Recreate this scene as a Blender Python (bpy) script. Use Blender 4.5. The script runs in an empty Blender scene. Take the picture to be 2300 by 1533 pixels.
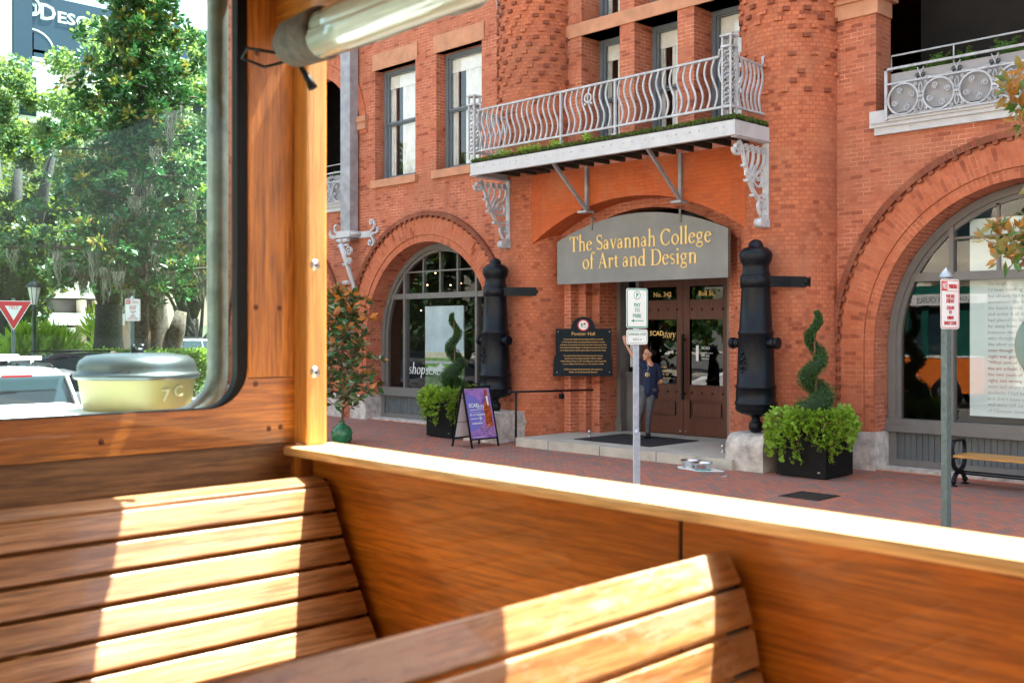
import bpy, bmesh, math, random
import numpy as np
from math import sin, cos, pi, sqrt, radians
from mathutils import Vector, Matrix
random.seed(7); RNG = np.random.default_rng(7)
SC = bpy.context.scene
COL = SC.collection

# ------------------------------------------------------------------ camera
TH = radians(44.4)                      # street direction against the view direction
VD = (-cos(TH), sin(TH)); RD = (sin(TH), cos(TH))
cam_d = bpy.data.cameras.new('camera'); cam = bpy.data.objects.new('camera', cam_d); COL.objects.link(cam)
cam.location = (0, 0, 2.2)
cam.rotation_euler = (radians(90), 0, math.atan2(-VD[0], VD[1]))
cam_d.sensor_width = 36; cam_d.lens = 36 * 2350 / 2300
cam_d.shift_y = -24.5 / 2300
cam_d.clip_start = 0.05; cam_d.clip_end = 1500
cam_d.dof.use_dof = True; cam_d.dof.focus_distance = 18.5; cam_d.dof.aperture_fstop = 7.1
SC.camera = cam
# ------------------------------------------------------------------ sky, sun, exposure
SUN = Vector((0.05, 0.45, 1.0)).normalized()
w = bpy.data.worlds.new('World'); SC.world = w; w.use_nodes = True
nt = w.node_tree; nt.nodes.clear()
sky = nt.nodes.new('ShaderNodeTexSky'); sky.sky_type = 'NISHITA'; sky.sun_disc = False
sky.sun_elevation = math.asin(SUN.z); sky.sun_rotation = math.atan2(SUN.x, SUN.y)
sky.dust_density = 3.0; sky.air_density = 1.0; sky.ozone_density = 0.6
bg = nt.nodes.new('ShaderNodeBackground'); bg.inputs[1].default_value = 0.10
wo = nt.nodes.new('ShaderNodeOutputWorld')
wt = nt.nodes.new('ShaderNodeMix'); wt.data_type = 'RGBA'; wt.blend_type = 'MULTIPLY'; wt.inputs[0].default_value = 1; wt.inputs[7].default_value = (1.12, 1.0, .84, 1)
nt.links.new(sky.outputs[0], wt.inputs[6]); nt.links.new(wt.outputs[2], bg.inputs[0]); nt.links.new(bg.outputs[0], wo.inputs[0])
sl = bpy.data.lights.new('sun', 'SUN'); sl.energy = 5; sl.angle = radians(0.5); sl.color = (1, .965, .90)
so = bpy.data.objects.new('sun', sl); COL.objects.link(so)
so.rotation_euler = SUN.to_track_quat('Z', 'Y').to_euler()
SC.view_settings.view_transform = 'Standard'; SC.view_settings.look = 'None'
SC.view_settings.exposure = 2.92; SC.view_settings.gamma = 1
SC.cycles.max_bounces = 8; SC.cycles.transparent_max_bounces = 24
SC.cycles.use_denoising = True

# ------------------------------------------------------------------ helpers
def lin(c):
    return tuple((x / 255 / 12.92 if x / 255 <= .04045 else ((x / 255 + .055) / 1.055) ** 2.4) for x in c)
def atd(px, py, t):
    k = (px - 1150) / 2350
    return ((VD[0] + k * RD[0]) * t, (VD[1] + k * RD[1]) * t, 2.2 - (py - 742) / 2350 * t)
def onY(px, py, Y):
    k = (px - 1150) / 2350; return atd(px, py, Y / (VD[1] + k * RD[1]))
def onX(px, py, X):
    k = (px - 1150) / 2350; return atd(px, py, X / (VD[0] + k * RD[0]))

class MB:
    def __init__(s): s.v = []; s.f = []; s.u = []; s.m = []; s.mi = 0; s.sm = []; s.smooth = False
    def poly(s, ps, uv=None):
        b = len(s.v); s.v += [tuple(p) for p in ps]; s.f.append(tuple(range(b, b + len(ps))))
        s.u.append(uv if uv else [(0, 0)] * len(ps)); s.m.append(s.mi); s.sm.append(s.smooth)
    def pv(s, ps, n=None):               # planar uv in metres from the dominant axis
        a, b, c = Vector(ps[0]), Vector(ps[1]), Vector(ps[2]); n = (b - a).cross(c - a)
        ax = max(range(3), key=lambda i: abs(n[i]))
        uv = [((p[1], p[2]) if ax == 0 else (p[0], p[2]) if ax == 1 else (p[0], p[1])) for p in ps]
        s.poly(ps, uv)
    def box(s, x0, x1, y0, y1, z0, z1):
        p = [(x0, y0, z0), (x1, y0, z0), (x1, y1, z0), (x0, y1, z0), (x0, y0, z1), (x1, y0, z1), (x1, y1, z1), (x0, y1, z1)]
        for f in ((0, 1, 5, 4), (1, 2, 6, 5), (2, 3, 7, 6), (3, 0, 4, 7), (4, 5, 6, 7), (3, 2, 1, 0)): s.pv([p[i] for i in f])
        return s
    def obox(s, c, ax, ay, az):           # oriented box: centre and three half axes
        c = Vector(c); ax = Vector(ax); ay = Vector(ay); az = Vector(az)
        p = [c + sx * ax + sy * ay + sz * az for sz in (-1, 1) for sx, sy in ((-1, -1), (1, -1), (1, 1), (-1, 1))]
        la, lb, lc = ax.length * 2, ay.length * 2, az.length * 2
        for f, (a, b) in (((0, 1, 5, 4), (la, lc)), ((1, 2, 6, 5), (lb, lc)), ((2, 3, 7, 6), (la, lc)), ((3, 0, 4, 7), (lb, lc)), ((4, 5, 6, 7), (la, lb)), ((3, 2, 1, 0), (la, lb))):
            s.poly([p[i] for i in f], [(0, 0), (a, 0), (a, b), (0, b)])
        return s
    def lathe(s, c, prof, n=20, axis='z', a0=0, a1=2 * pi):
        s.smooth = True
        full = abs(a1 - a0 - 2 * pi) < 1e-6
        def P(r, h, a):
            if axis == 'z': return (c[0] + r * cos(a), c[1] + r * sin(a), c[2] + h)
            if axis == 'x': return (c[0] + h, c[1] + r * cos(a), c[2] + r * sin(a))
            return (c[0] + r * sin(a), c[1] + h, c[2] + r * cos(a))
        b = len(s.v); cols = n if full else n + 1
        for r, h in prof:
            for i in range(cols): s.v.append(P(max(r, 1e-4), h, a0 + (a1 - a0) * i / n))
        L = 0
        for j in range(len(prof) - 1):
            dl = math.hypot(prof[j + 1][0] - prof[j][0], prof[j + 1][1] - prof[j][1])
            for i in range(n):
                i2 = (i + 1) % cols
                s.f.append((b + j * cols + i, b + j * cols + i2, b + (j + 1) * cols + i2, b + (j + 1) * cols + i))
                rr = max(prof[j][0], prof[j + 1][0]); u0 = rr * (a0 + (a1 - a0) * i / n); u1 = rr * (a0 + (a1 - a0) * (i + 1) / n)
                s.u.append([(u0, L), (u1, L), (u1, L + dl), (u0, L + dl)]); s.m.append(s.mi); s.sm.append(True)
            L += dl
        s.smooth = False
        return s
    def tube(s, pts, r, n=8, caps=True):
        pts = [Vector(p) for p in pts]; rs = r if isinstance(r, (list, tuple)) else [r] * len(pts)
        b = len(s.v); N = None
        for i, p in enumerate(pts):
            t = (pts[min(i + 1, len(pts) - 1)] - pts[max(i - 1, 0)]); t = t.normalized() if t.length > 1e-9 else Vector((0, 0, 1))
            if N is None: N = t.orthogonal().normalized()
            N = (N - t * N.dot(t)); N = N.normalized() if N.length > 1e-6 else t.orthogonal().normalized()
            B = t.cross(N)
            for k in range(n):
                a = 2 * pi * k / n; s.v.append(tuple(p + (N * cos(a) + B * sin(a)) * rs[i]))
        L = 0
        for i in range(len(pts) - 1):
            dl = (pts[i + 1] - pts[i]).length
            for k in range(n):
                k2 = (k + 1) % n
                s.f.append((b + i * n + k, b + i * n + k2, b + (i + 1) * n + k2, b + (i + 1) * n + k))
                s.u.append([(k * .05, L), (k * .05 + .05, L), (k * .05 + .05, L + dl), (k * .05, L + dl)]); s.m.append(s.mi); s.sm.append(True)
            L += dl
        if caps:
            for base, rev in ((b, True), (b + (len(pts) - 1) * n, False)):
                idx = list(range(base, base + n)); idx = idx[::-1] if rev else idx
                s.f.append(tuple(idx)); s.u.append([(0, 0)] * n); s.m.append(s.mi); s.sm.append(False)
        return s
    def ribbon(s, pts, w, d, mp, closed=False):   # flat bar following 2-D points, w in the plane and d out of it
        n = len(pts); L = []
        for i, p in enumerate(pts):
            a = pts[(i - 1) % n] if closed else pts[max(i - 1, 0)]; c = pts[(i + 1) % n] if closed else pts[min(i + 1, n - 1)]
            tx, ty = c[0] - a[0], c[1] - a[1]; l = math.hypot(tx, ty) or 1; nx, ny = -ty / l, tx / l
            ww = (w[i] if isinstance(w, (list, tuple)) else w) / 2
            L.append([mp(p[0] + nx * ww, p[1] + ny * ww, -d / 2), mp(p[0] - nx * ww, p[1] - ny * ww, -d / 2), mp(p[0] - nx * ww, p[1] - ny * ww, d / 2), mp(p[0] + nx * ww, p[1] + ny * ww, d / 2)])
        b = len(s.v)
        for q in L: s.v += [tuple(x) for x in q]
        for i in range(n if closed else n - 1):
            j = (i + 1) % n
            for k in range(4):
                k2 = (k + 1) % 4
                s.f.append((b + i * 4 + k, b + i * 4 + k2, b + j * 4 + k2, b + j * 4 + k)); s.u.append([(0, 0)] * 4); s.m.append(s.mi); s.sm.append(False)
        if not closed:
            s.f.append((b, b + 1, b + 2, b + 3)); s.u.append([(0, 0)] * 4); s.m.append(s.mi); s.sm.append(False)
            e = b + (n - 1) * 4; s.f.append((e + 3, e + 2, e + 1, e)); s.u.append([(0, 0)] * 4); s.m.append(s.mi); s.sm.append(False)
        return s
    def prism(s, pts, mp, d0, d1):        # extruded 2-D outline
        a = [mp(x, y, d0) for x, y in pts]; c = [mp(x, y, d1) for x, y in pts]; n = len(pts)
        s.poly(a, list(pts)); s.poly(c[::-1], list(pts)[::-1])
        for i in range(n):
            j = (i + 1) % n; l = math.hypot(pts[j][0] - pts[i][0], pts[j][1] - pts[i][1])
            s.poly([a[j], a[i], c[i], c[j]], [(l, 0), (0, 0), (0, d1 - d0), (l, d1 - d0)])
        return s
    def ball(s, c, r, n=12, m=8, sc=(1, 1, 1)):
        pr = [(r * sin(pi * j / m), -r * cos(pi * j / m)) for j in range(m + 1)]
        b = len(s.v); s.lathe((0, 0, 0), pr, n)
        for i in range(b, len(s.v)):
            x, y, z = s.v[i]; s.v[i] = (c[0] + x * sc[0], c[1] + y * sc[1], c[2] + z * sc[2])
        return s
    def build(s, name, mats, parent=None, org=None):
        me = bpy.data.meshes.new(name)
        if org is None and parent is not None: org = ORG.get(parent.name, (0, 0, 0))
        v = np.array(s.v, dtype=float)
        if org is not None: v = v - np.array(org)
        me.from_pydata([tuple(q) for q in v], [], s.f)
        uvl = me.uv_layers.new(name='UVMap')
        flat = [c for f in s.u for p in f for c in p]
        uvl.data.foreach_set('uv', flat)
        mats = mats if isinstance(mats, (list, tuple)) else [mats]
        for m in mats: me.materials.append(m)
        me.polygons.foreach_set('material_index', s.m); me.polygons.foreach_set('use_smooth', s.sm)
        me.update()
        return link(name, me, parent, org)
ORG = {}
def link(name, me, parent=None, org=None):
    o = bpy.data.objects.new(name, me); COL.objects.link(o)
    if parent is not None: o.parent = parent; ORG[o.name] = org if org is not None else (0, 0, 0)
    elif org is not None: o.location = org; ORG[o.name] = tuple(org)
    return o
def tag(o, label=None, cat=None, group=None, kind=None):
    if label: o['label'] = label
    if cat: o['category'] = cat
    if group: o['group'] = group
    if kind: o['kind'] = kind
    return o
def thing(name, loc, label, cat, group=None, rz=0, local=False):
    o = bpy.data.objects.new(name, None); COL.objects.link(o); o.location = loc; o.rotation_euler = (0, 0, rz); o.empty_display_size = .2
    ORG[o.name] = (0, 0, 0) if local else tuple(loc)
    return tag(o, label, cat, group)
def kids(o): return [c for c in bpy.data.objects if c.parent == o]
def copy_tree(o, parent=None):
    c = o.copy(); COL.objects.link(c); c.parent = parent
    for ch in kids(o): copy_tree(ch, c)
    return c
def numesh(name, V, F, mats, parent=None, org=None, smooth=False, mi=None):
    me = bpy.data.meshes.new(name); V = np.asarray(V, dtype=np.float32)
    if org is None and parent is not None: org = ORG.get(parent.name, (0, 0, 0))
    if org is not None: V = V - np.array(org, dtype=np.float32)
    F = np.asarray(F, dtype=np.int32); nf, k = F.shape
    me.vertices.add(len(V)); me.vertices.foreach_set('co', V.astype(np.float32).ravel())
    me.loops.add(nf * k); me.loops.foreach_set('vertex_index', F.ravel())
    me.polygons.add(nf); me.polygons.foreach_set('loop_start', np.arange(nf, dtype=np.int32) * k); me.polygons.foreach_set('loop_total', np.full(nf, k, dtype=np.int32))
    for m in (mats if isinstance(mats, (list, tuple)) else [mats]): me.materials.append(m)
    if mi is not None: me.polygons.foreach_set('material_index', np.asarray(mi, dtype=np.int32))
    if smooth: me.polygons.foreach_set('use_smooth', np.ones(nf, dtype=bool))
    me.update(calc_edges=True)
    return link(name, me, parent, org)

# ------------------------------------------------------------------ materials
class NT:
    def __init__(s, name):
        s.m = bpy.data.materials.new(name); s.m.use_nodes = True; s.t = s.m.node_tree; s.t.nodes.clear()
        s.out = s.t.nodes.new('ShaderNodeOutputMaterial')
    def n(s, ty, **kw):
        x = s.t.nodes.new('ShaderNode' + ty)
        for k, v in kw.items():
            if k.startswith('i_'): x.inputs[k[2:].replace('_', ' ')].default_value = v
            else: setattr(x, k, v)
        return x
    def l(s, a, b): s.t.links.new(a, b)
    def noise(s, vec, scale, detail=4, rough=.6, out='Fac'):
        x = s.n('TexNoise'); x.inputs['Scale'].default_value = scale; x.inputs['Detail'].default_value = detail; x.inputs['Roughness'].default_value = rough
        if vec is not None: s.l(vec, x.inputs['Vector'])
        return x.outputs[out]
    def ramp(s, fac, stops):
        x = s.n('ValToRGB'); e = x.color_ramp.elements
        while len(e) < len(stops): e.new(.5)
        for i, (p, c) in enumerate(stops):
            e[i].position = p; e[i].color = (*c, 1) if not isinstance(c, float) else (c, c, c, 1)
        s.l(fac, x.inputs[0]); return x.outputs[0]
    def mix(s, fac, a, b, mode='MIX'):
        x = s.n('Mix', data_type='RGBA', blend_type=mode)
        for k, q in ((0, fac), (6, a), (7, b)):
            if isinstance(q, (int, float)): x.inputs[k].default_value = q
            elif isinstance(q, tuple): x.inputs[k].default_value = (*q, 1)
            else: s.l(q, x.inputs[k])
        return x.outputs[2]
    def coords(s, kind='Object', scale=(1, 1, 1), rot=(0, 0, 0)):
        c = s.n('TexCoord'); m = s.n('Mapping'); m.inputs['Scale'].default_value = scale; m.inputs['Rotation'].default_value = rot
        s.l(c.outputs[kind], m.inputs[0]); return m.outputs[0]
    def bsdf(s, color, rough=.6, metal=0, bump=None, bs=.3, bd=.01, spec=.5, coat=0, trans=0):
        b = s.n('BsdfPrincipled')
        if isinstance(color, tuple): b.inputs['Base Color'].default_value = (*color, 1)
        else: s.l(color, b.inputs['Base Color'])
        if isinstance(rough, (int, float)): b.inputs['Roughness'].default_value = rough
        else: s.l(rough, b.inputs['Roughness'])
        b.inputs['Metallic'].default_value = metal; b.inputs['Specular IOR Level'].default_value = spec; b.inputs['Coat Weight'].default_value = coat
        if bump is not None:
            x = s.n('Bump'); x.inputs['Strength'].default_value = bs; x.inputs['Distance'].default_value = bd
            s.l(bump, x.inputs['Height']); s.l(x.outputs[0], b.inputs['Normal'])
        s.l(b.outputs[0], s.out.inputs[0]); s.b = b; return s.m

def M_plain(name, c, rough=.6, metal=0, var=.12, scale=6, bump=.15, coat=0, spec=.5):
    t = NT(name); v = t.coords(); n = t.noise(v, scale, 5)
    c2 = tuple(x * (1 - var * 2) for x in c); c3 = tuple(min(1, x * (1 + var)) for x in c)
    return t.bsdf(t.ramp(n, [(.3, c2), (.7, c3)]), rough, metal, n, bump, .01, spec, coat)

def M_brick(name, bw=.215, rh=.071, c1=(.52, .172, .092), c2=(.40, .122, .066), mort=(.72, .36, .23), stain=.5, msz=.007, dark=(.17, .04, .022)):
    t = NT(name); uv = t.n('UVMap'); wob = t.noise(uv.outputs[0], 7, 2, .5, 'Color')
    mixv = t.n('VectorMath', operation='MULTIPLY_ADD'); t.l(wob, mixv.inputs[0]); mixv.inputs[1].default_value = (.012, .012, 0); t.l(uv.outputs[0], mixv.inputs[2])
    b = t.n('TexBrick'); b.offset = .5; b.inputs['Scale'].default_value = 1; b.inputs['Mortar Size'].default_value = msz; b.inputs['Mortar Smooth'].default_value = .25
    b.inputs['Bias'].default_value = -.15; b.inputs['Brick Width'].default_value = bw; b.inputs['Row Height'].default_value = rh
    t.l(mixv.outputs[0], b.inputs['Vector'])
    b.inputs['Color1'].default_value = (*c1, 1); b.inputs['Color2'].default_value = (*c2, 1); b.inputs['Mortar'].default_value = (*c1, 1)
    b2 = t.n('TexBrick'); b2.offset = .5
    for k in ('Scale', 'Mortar Size', 'Mortar Smooth', 'Brick Width', 'Row Height'): b2.inputs[k].default_value = b.inputs[k].default_value
    b2.inputs['Color1'].default_value = (0, 0, 0, 1); b2.inputs['Color2'].default_value = (1, 1, 1, 1); b2.inputs['Mortar'].default_value = (0, 0, 0, 1); b2.inputs['Bias'].default_value = 0
    t.l(mixv.outputs[0], b2.inputs['Vector'])
    odd = t.ramp(b2.outputs[0], [(.80, 0.0), (.86, 1.0)])
    obj = t.coords('Object')
    big = t.noise(obj, .55, 5, .65); fine = t.noise(obj, 9, 4, .6); mid = t.noise(obj, 2.3, 4, .6)
    col = t.mix(odd, b.outputs[0], dark)
    mu = t.n('Math', operation='MULTIPLY'); t.l(odd, mu.inputs[0]); t.l(t.ramp(mid, [(.42, 0.0), (.6, .75)]), mu.inputs[1])
    col = t.mix(mu.outputs[0], b.outputs[0], dark)
    col = t.mix(t.ramp(fine, [(.3, .38), (.7, 0.0)]), col, (.26, .055, .022))
    # mortar, bright where clean and nearly brick coloured where washed over
    mc = t.mix(t.ramp(mid, [(.36, 0.0), (.62, 1.0)]), mort, tuple(a * .9 for a in c2))
    col = t.mix(b.outputs['Fac'], col, mc)
    st = t.ramp(big, [(.47, 0.0), (.70, stain)])
    col = t.mix(st, col, (.20, .085, .055))
    strk = t.noise(t.coords('Object', (2.2, 2.2, .22)), 1.3, 6, .7); col = t.mix(t.ramp(strk, [(.56, 0.0), (.72, stain)]), col, (.15, .065, .045))
    wsh = t.noise(obj, 1.1, 4, .6); col = t.mix(t.ramp(wsh, [(.52, 0.0), (.75, .35)]), col, (.62, .25, .13))
    inv = t.n('Math', operation='SUBTRACT'); inv.inputs[0].default_value = 1; t.l(b.outputs['Fac'], inv.inputs[1])
    ad = t.n('Math', operation='ADD'); t.l(inv.outputs[0], ad.inputs[0]); ml = t.n('Math', operation='MULTIPLY'); t.l(fine, ml.inputs[0]); ml.inputs[1].default_value = .5; t.l(ml.outputs[0], ad.inputs[1])
    return t.bsdf(col, .8, 0, ad.outputs[0], .6, .012, .25)

def M_wood(name, axis, c_lo, c_mid, c_hi, rough=.38, worn=0, gs=1.0, coat=.25, knots=True):
    t = NT(name); sc = [22, 22, 22]; sc[axis] = 1.4
    co = t.n('TexCoord'); info = t.n('ObjectInfo')
    off = t.n('VectorMath', operation='MULTIPLY_ADD'); t.l(info.outputs['Random'], off.inputs[0]); off.inputs[1].default_value = (7, 9, 5); t.l(co.outputs['Object'], off.inputs[2])
    m = t.n('Mapping'); m.inputs['Scale'].default_value = [q * gs for q in sc]; t.l(off.outputs[0], m.inputs[0])
    wv = t.noise(m.outputs[0], 1.0, 7, .68); wv2 = t.noise(m.outputs[0], 6.0, 4, .7)
    col = t.ramp(wv, [(.28, c_lo), (.5, c_mid), (.72, c_hi)])
    col = t.mix(t.ramp(wv2, [(.36, .55), (.52, 0.0)]), col, tuple(q * .38 for q in c_lo))
    m3 = t.n('Mapping'); s3 = [11, 11, 11]; s3[axis] = 1.6; m3.inputs['Scale'].default_value = s3; t.l(off.outputs[0], m3.inputs[0])
    bl = t.noise(m3.outputs[0], .5, 6, .7)
    col = t.mix(t.ramp(bl, [(.48, 0.0), (.75, .35)]), col, tuple(q * .45 for q in c_lo))
    m4 = t.n('Mapping'); s4 = [260, 260, 260]; s4[axis] = 9; m4.inputs['Scale'].default_value = s4; t.l(off.outputs[0], m4.inputs[0]); fg = t.noise(m4.outputs[0], 1, 3, .6)
    col = t.mix(t.ramp(fg, [(.40, .5), (.54, 0.0)]), col, tuple(q * .5 for q in c_lo))
    m5 = t.n('Mapping'); s5 = [7, 7, 7]; s5[axis] = .9; m5.inputs['Scale'].default_value = s5; t.l(off.outputs[0], m5.inputs[0]); cg = t.n('TexWave'); cg.bands_direction = 'XYZ'[(axis + 1) % 3]; cg.inputs['Scale'].default_value = 1.6; cg.inputs['Distortion'].default_value = 7; cg.inputs['Detail'].default_value = 3; cg.inputs['Detail Scale'].default_value = 1.2
    t.l(m5.outputs[0], cg.inputs['Vector']); col = t.mix(t.ramp(cg.outputs['Fac'], [(.0, .38), (.22, 0.0)]), col, tuple(q * .7 for q in c_lo))
    r = rough
    if worn:
        m2 = t.n('Mapping'); s2 = [34, 34, 34]; s2[axis] = 9; m2.inputs['Scale'].default_value = s2; t.l(off.outputs[0], m2.inputs[0])
        wn = t.noise(m2.outputs[0], .32, 8, .78)
        fac = t.ramp(wn, [(.50 - worn * .12, 0.0), (.56 - worn * .10, 1.0)])
        col = t.mix(fac, col, t.ramp(wv, [(.3, (.30, .17, .085)), (.7, (.46, .30, .17))]))
        r = t.ramp(wn, [(.45, .3), (.6, .62)])
    return t.bsdf(col, r, 0, wv2, .25, .003, .5, coat)

def M_glass(name, tint=(1, 1, 1), ior=1.5, gain=1.6, dirt=0.0, rough=0.0, dirtcol=(.75, .85, .85)):
    t = NT(name); tr = t.n('BsdfTransparent'); tr.inputs[0].default_value = (*tint, 1)
    gl = t.n('BsdfGlossy'); gl.inputs['Roughness'].default_value = rough
    v = t.coords(); nz = t.noise(v, .8, 2); bm = t.n('Bump'); bm.inputs['Strength'].default_value = .06; bm.inputs['Distance'].default_value = .05; t.l(nz, bm.inputs['Height']); t.l(bm.outputs[0], gl.inputs['Normal'])
    ge = t.n('NewGeometry'); dt = t.n('VectorMath', operation='DOT_PRODUCT'); t.l(ge.outputs['Normal'], dt.inputs[0]); t.l(ge.outputs['Incoming'], dt.inputs[1])
    ab = t.n('Math', operation='ABSOLUTE'); t.l(dt.outputs['Value'], ab.inputs[0]); om = t.n('Math', operation='SUBTRACT', use_clamp=True); om.inputs[0].default_value = 1; t.l(ab.outputs[0], om.inputs[1])
    pw = t.n('Math', operation='POWER'); t.l(om.outputs[0], pw.inputs[0]); pw.inputs[1].default_value = 5
    mu = t.n('Math', operation='MULTIPLY_ADD', use_clamp=True); t.l(pw.outputs[0], mu.inputs[0]); mu.inputs[1].default_value = .96 * gain; mu.inputs[2].default_value = .04 * gain
    mx = t.n('MixShader'); t.l(mu.outputs[0], mx.inputs[0]); t.l(tr.outputs[0], mx.inputs[1]); t.l(gl.outputs[0], mx.inputs[2])
    last = mx
    if dirt:
        df = t.n('BsdfTranslucent'); df.inputs[0].default_value = (*dirtcol, 1)
        d2 = t.n('BsdfDiffuse'); d2.inputs[0].default_value = (*dirtcol, 1)
        ms = t.n('MixShader'); ms.inputs[0].default_value = .5; t.l(df.outputs[0], ms.inputs[1]); t.l(d2.outputs[0], ms.inputs[2])
        big = t.noise(t.coords(scale=(1, 1, 2)), 3, 5)
        fac = t.ramp(big, [(.25, dirt * .6), (.75, dirt * 1.4)])
        m2 = t.n('MixShader'); t.l(fac, m2.inputs[0]); t.l(mx.outputs[0], m2.inputs[1]); t.l(ms.outputs[0], m2.inputs[2]); last = m2
    t.l(last.outputs[0], t.out.inputs[0]); return t.m

def M_leaf(name, c1, c2, back=None, rough=.4, trans=.35, scale=1.2, gloss=.5):
    t = NT(name); v = t.coords(); n = t.noise(v, scale, 3); n2 = t.noise(v, scale * 12, 2)
    col = t.mix(t.ramp(n2, [(.35, 0.0), (.65, 1.0)]), c1, c2); col = t.mix(t.ramp(n, [(.35, 0.0), (.7, .5)]), col, tuple(x * .55 for x in c1))
    if back:
        g = t.n('NewGeometry'); col = t.mix(g.outputs['Backfacing'], col, back)
    b = t.n('BsdfPrincipled'); t.l(col, b.inputs['Base Color']); b.inputs['Roughness'].default_value = rough; b.inputs['Specular IOR Level'].default_value = gloss
    tl = t.n('BsdfTranslucent'); x = t.mix(.5, col, (.5, .6, .06), 'MIX') if not back else col; t.l(x, tl.inputs[0])
    mx = t.n('MixShader'); mx.inputs[0].default_value = trans; t.l(b.outputs[0], mx.inputs[1]); t.l(tl.outputs[0], mx.inputs[2]); t.l(mx.outputs[0], t.out.inputs[0])
    return t.m
def M_emit(name, c, s):
    t = NT(name); e = t.n('Emission'); e.inputs[0].default_value = (*c, 1); e.inputs[1].default_value = s; t.l(e.outputs[0], t.out.inputs[0]); return t.m

mBrick = M_brick('brick')
mBrickH = M_brick('brick_header', bw=.112, rh=.072, c1=(.55, .178, .085), c2=(.43, .127, .060), mort=(.34, .10, .05), stain=.55, msz=.008)
mBrickV = M_brick('brick_voussoir', bw=.215, rh=.075, stain=.2, c1=(.53, .16, .075), c2=(.42, .115, .052), mort=(.55, .25, .15))
mBrickDk = M_brick('brick_weathered', bw=.2, rh=.07, c1=(.22, .06, .03), c2=(.13, .05, .03), mort=(.3, .12, .07), stain=.3)
mBrickPaint = M_brick('brick_painted', bw=.215, rh=.071, c1=(.55, .125, .035), c2=(.50, .11, .03), mort=(.48, .105, .035), stain=.25, msz=.004, dark=(.44, .09, .03))
mStone = M_plain('sandstone', (.50, .235, .13), .85, 0, .12, 3)
mPlinth = M_plain('granite_plinth', (.55, .50, .45), .85, 0, .22, 7, .4)
mGran = M_plain('granite', (.50, .47, .42), .8, 0, .25, 5, .5)
mGray = M_plain('gray_paint', (.155, .15, .14), .5, 0, .06, 5)
mGrayD = M_plain('gray_paint_dark', (.105, .12, .125), .5, 0, .08, 5)
mGrayF = M_plain('blue_gray_sash', (.13, .16, .18), .5, 0, .06, 5)
mIron = M_plain('pale_gray_iron', (.42, .435, .455), .55, 0, .16, 7, .2)
def M_chipped(name, c, rust=(.10, .045, .02), rough=.5, thr=.66):
    t = NT(name); n = t.noise(t.coords(), 5, 5); big = t.noise(t.coords('Object', (1, 1, .35)), 2.5, 5, .7); ch = t.noise(t.coords(), 17, 6, .75)
    col = t.ramp(n, [(.3, tuple(x * .84 for x in c)), (.7, c)]); col = t.mix(t.ramp(big, [(.5, 0.0), (.75, .45)]), col, tuple(x * .6 for x in c)); col = t.mix(t.ramp(ch, [(thr, 0.0), (thr + .02, .9)]), col, rust)
    return t.bsdf(col, rough, 0, ch, .3, .004, .4)
mIronW = M_chipped('white_iron', (.52, .53, .54))
mZinc = M_plain('zinc_pipe', (.32, .325, .345), .5, .2, .16, 4)
mBlackIron = M_plain('black_iron', (.003, .006, .010), .36, 0, .35, 18, .7, 0, .25)
mBlack = M_plain('black_matte', (.006, .0065, .007), .65, 0, .2, 6, .1, 0, .2)
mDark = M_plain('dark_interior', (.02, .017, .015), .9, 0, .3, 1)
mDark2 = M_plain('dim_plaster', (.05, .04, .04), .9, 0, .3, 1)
mSteel = M_plain('steel', (.55, .55, .55), .3, 1, .1, 8)
mGalv = M_plain('galvanised', (.42, .50, .58), .4, .35, .12, 12)
mPoleG = M_plain('weathered_green_pole', (.10, .145, .14), .5, .1, .16, 22, .3)
mWhite = M_plain('white_paint', (.80, .80, .78), .45, 0, .04, 5)
mCarWhite = M_plain('car_white', (.78, .79, .80), .25, 0, .01, 2, 0, 1)
mCarDark = M_plain('car_dark', (.03, .04, .055), .2, 0, .02, 2, 0, 1)
mCarSilver = M_plain('car_silver', (.5, .52, .54), .25, .3, .02, 2, 0, 1)
mCarGlass = M_plain('car_glass', (.02, .04, .05), .05, 0, .02, 2, 0, 0, .8)
mRubber = M_plain('rubber', (.004, .004, .004), .6, 0, .2, 20, .1, 0, .15)
mRed = M_plain('red_sign', (.52, .02, .03), .4, 0, .04, 6)
mSignW = M_plain('sign_white', (.74, .78, .76), .4, 0, .03, 6)
mSignG = M_plain('sign_green', (.01, .30, .20), .4, 0, .03, 6)
mGold = M_plain('gold_letter', (.86, .60, .20), .45, 0, .05, 10)
mGoldD = M_plain('gold_gilt', (.70, .42, .12), .45, 0, .05, 10)
mSignGray = M_plain('sign_gray', (.215, .215, .20), .6, 0, .09, 1.6)
mNavyPl = M_plain('plaque_navy', (.002, .009, .015), .5, 0, .2, 6, .15, 0, .2)
mCurtain = M_plain('curtain', (.86, .85, .82), .9, 0, .06, 6)
mGlass = M_glass('window_glass', (.8, .86, .84), 1.5, 1.7)
mGlassU = M_glass('sash_glass', (.97, .98, .97), 1.5, 1.5)
mGlassDoor = M_glass('door_glass', (.35, .38, .38), 1.5, 1.7)
mBusGlass = M_glass('windscreen_glass', (.86, .98, .97), 1.5, .3, 0)
mSoil = M_plain('soil', (.04, .03, .02), .9, 0, .3, 20)
mBark = M_plain('bark', (.10, .075, .055), .9, 0, .4, 9, .8)
mBarkD = M_plain('bark_dark', (.035, .032, .028), .9, 0, .4, 9, .8)
mTwig = M_plain('twig', (.22, .12, .07), .8, 0, .3, 20)
mMoss = M_plain('spanish_moss', (.30, .29, .21), .95, 0, .3, 4, .5)
mDoor = M_wood('door_wood', 2, (.075, .020, .008), (.12, .034, .013), (.15, .044, .017), .45, 0, 1, .0)
mDoorDk = M_plain('door_shadow_wood', (.05, .015, .008), .5)
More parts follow.
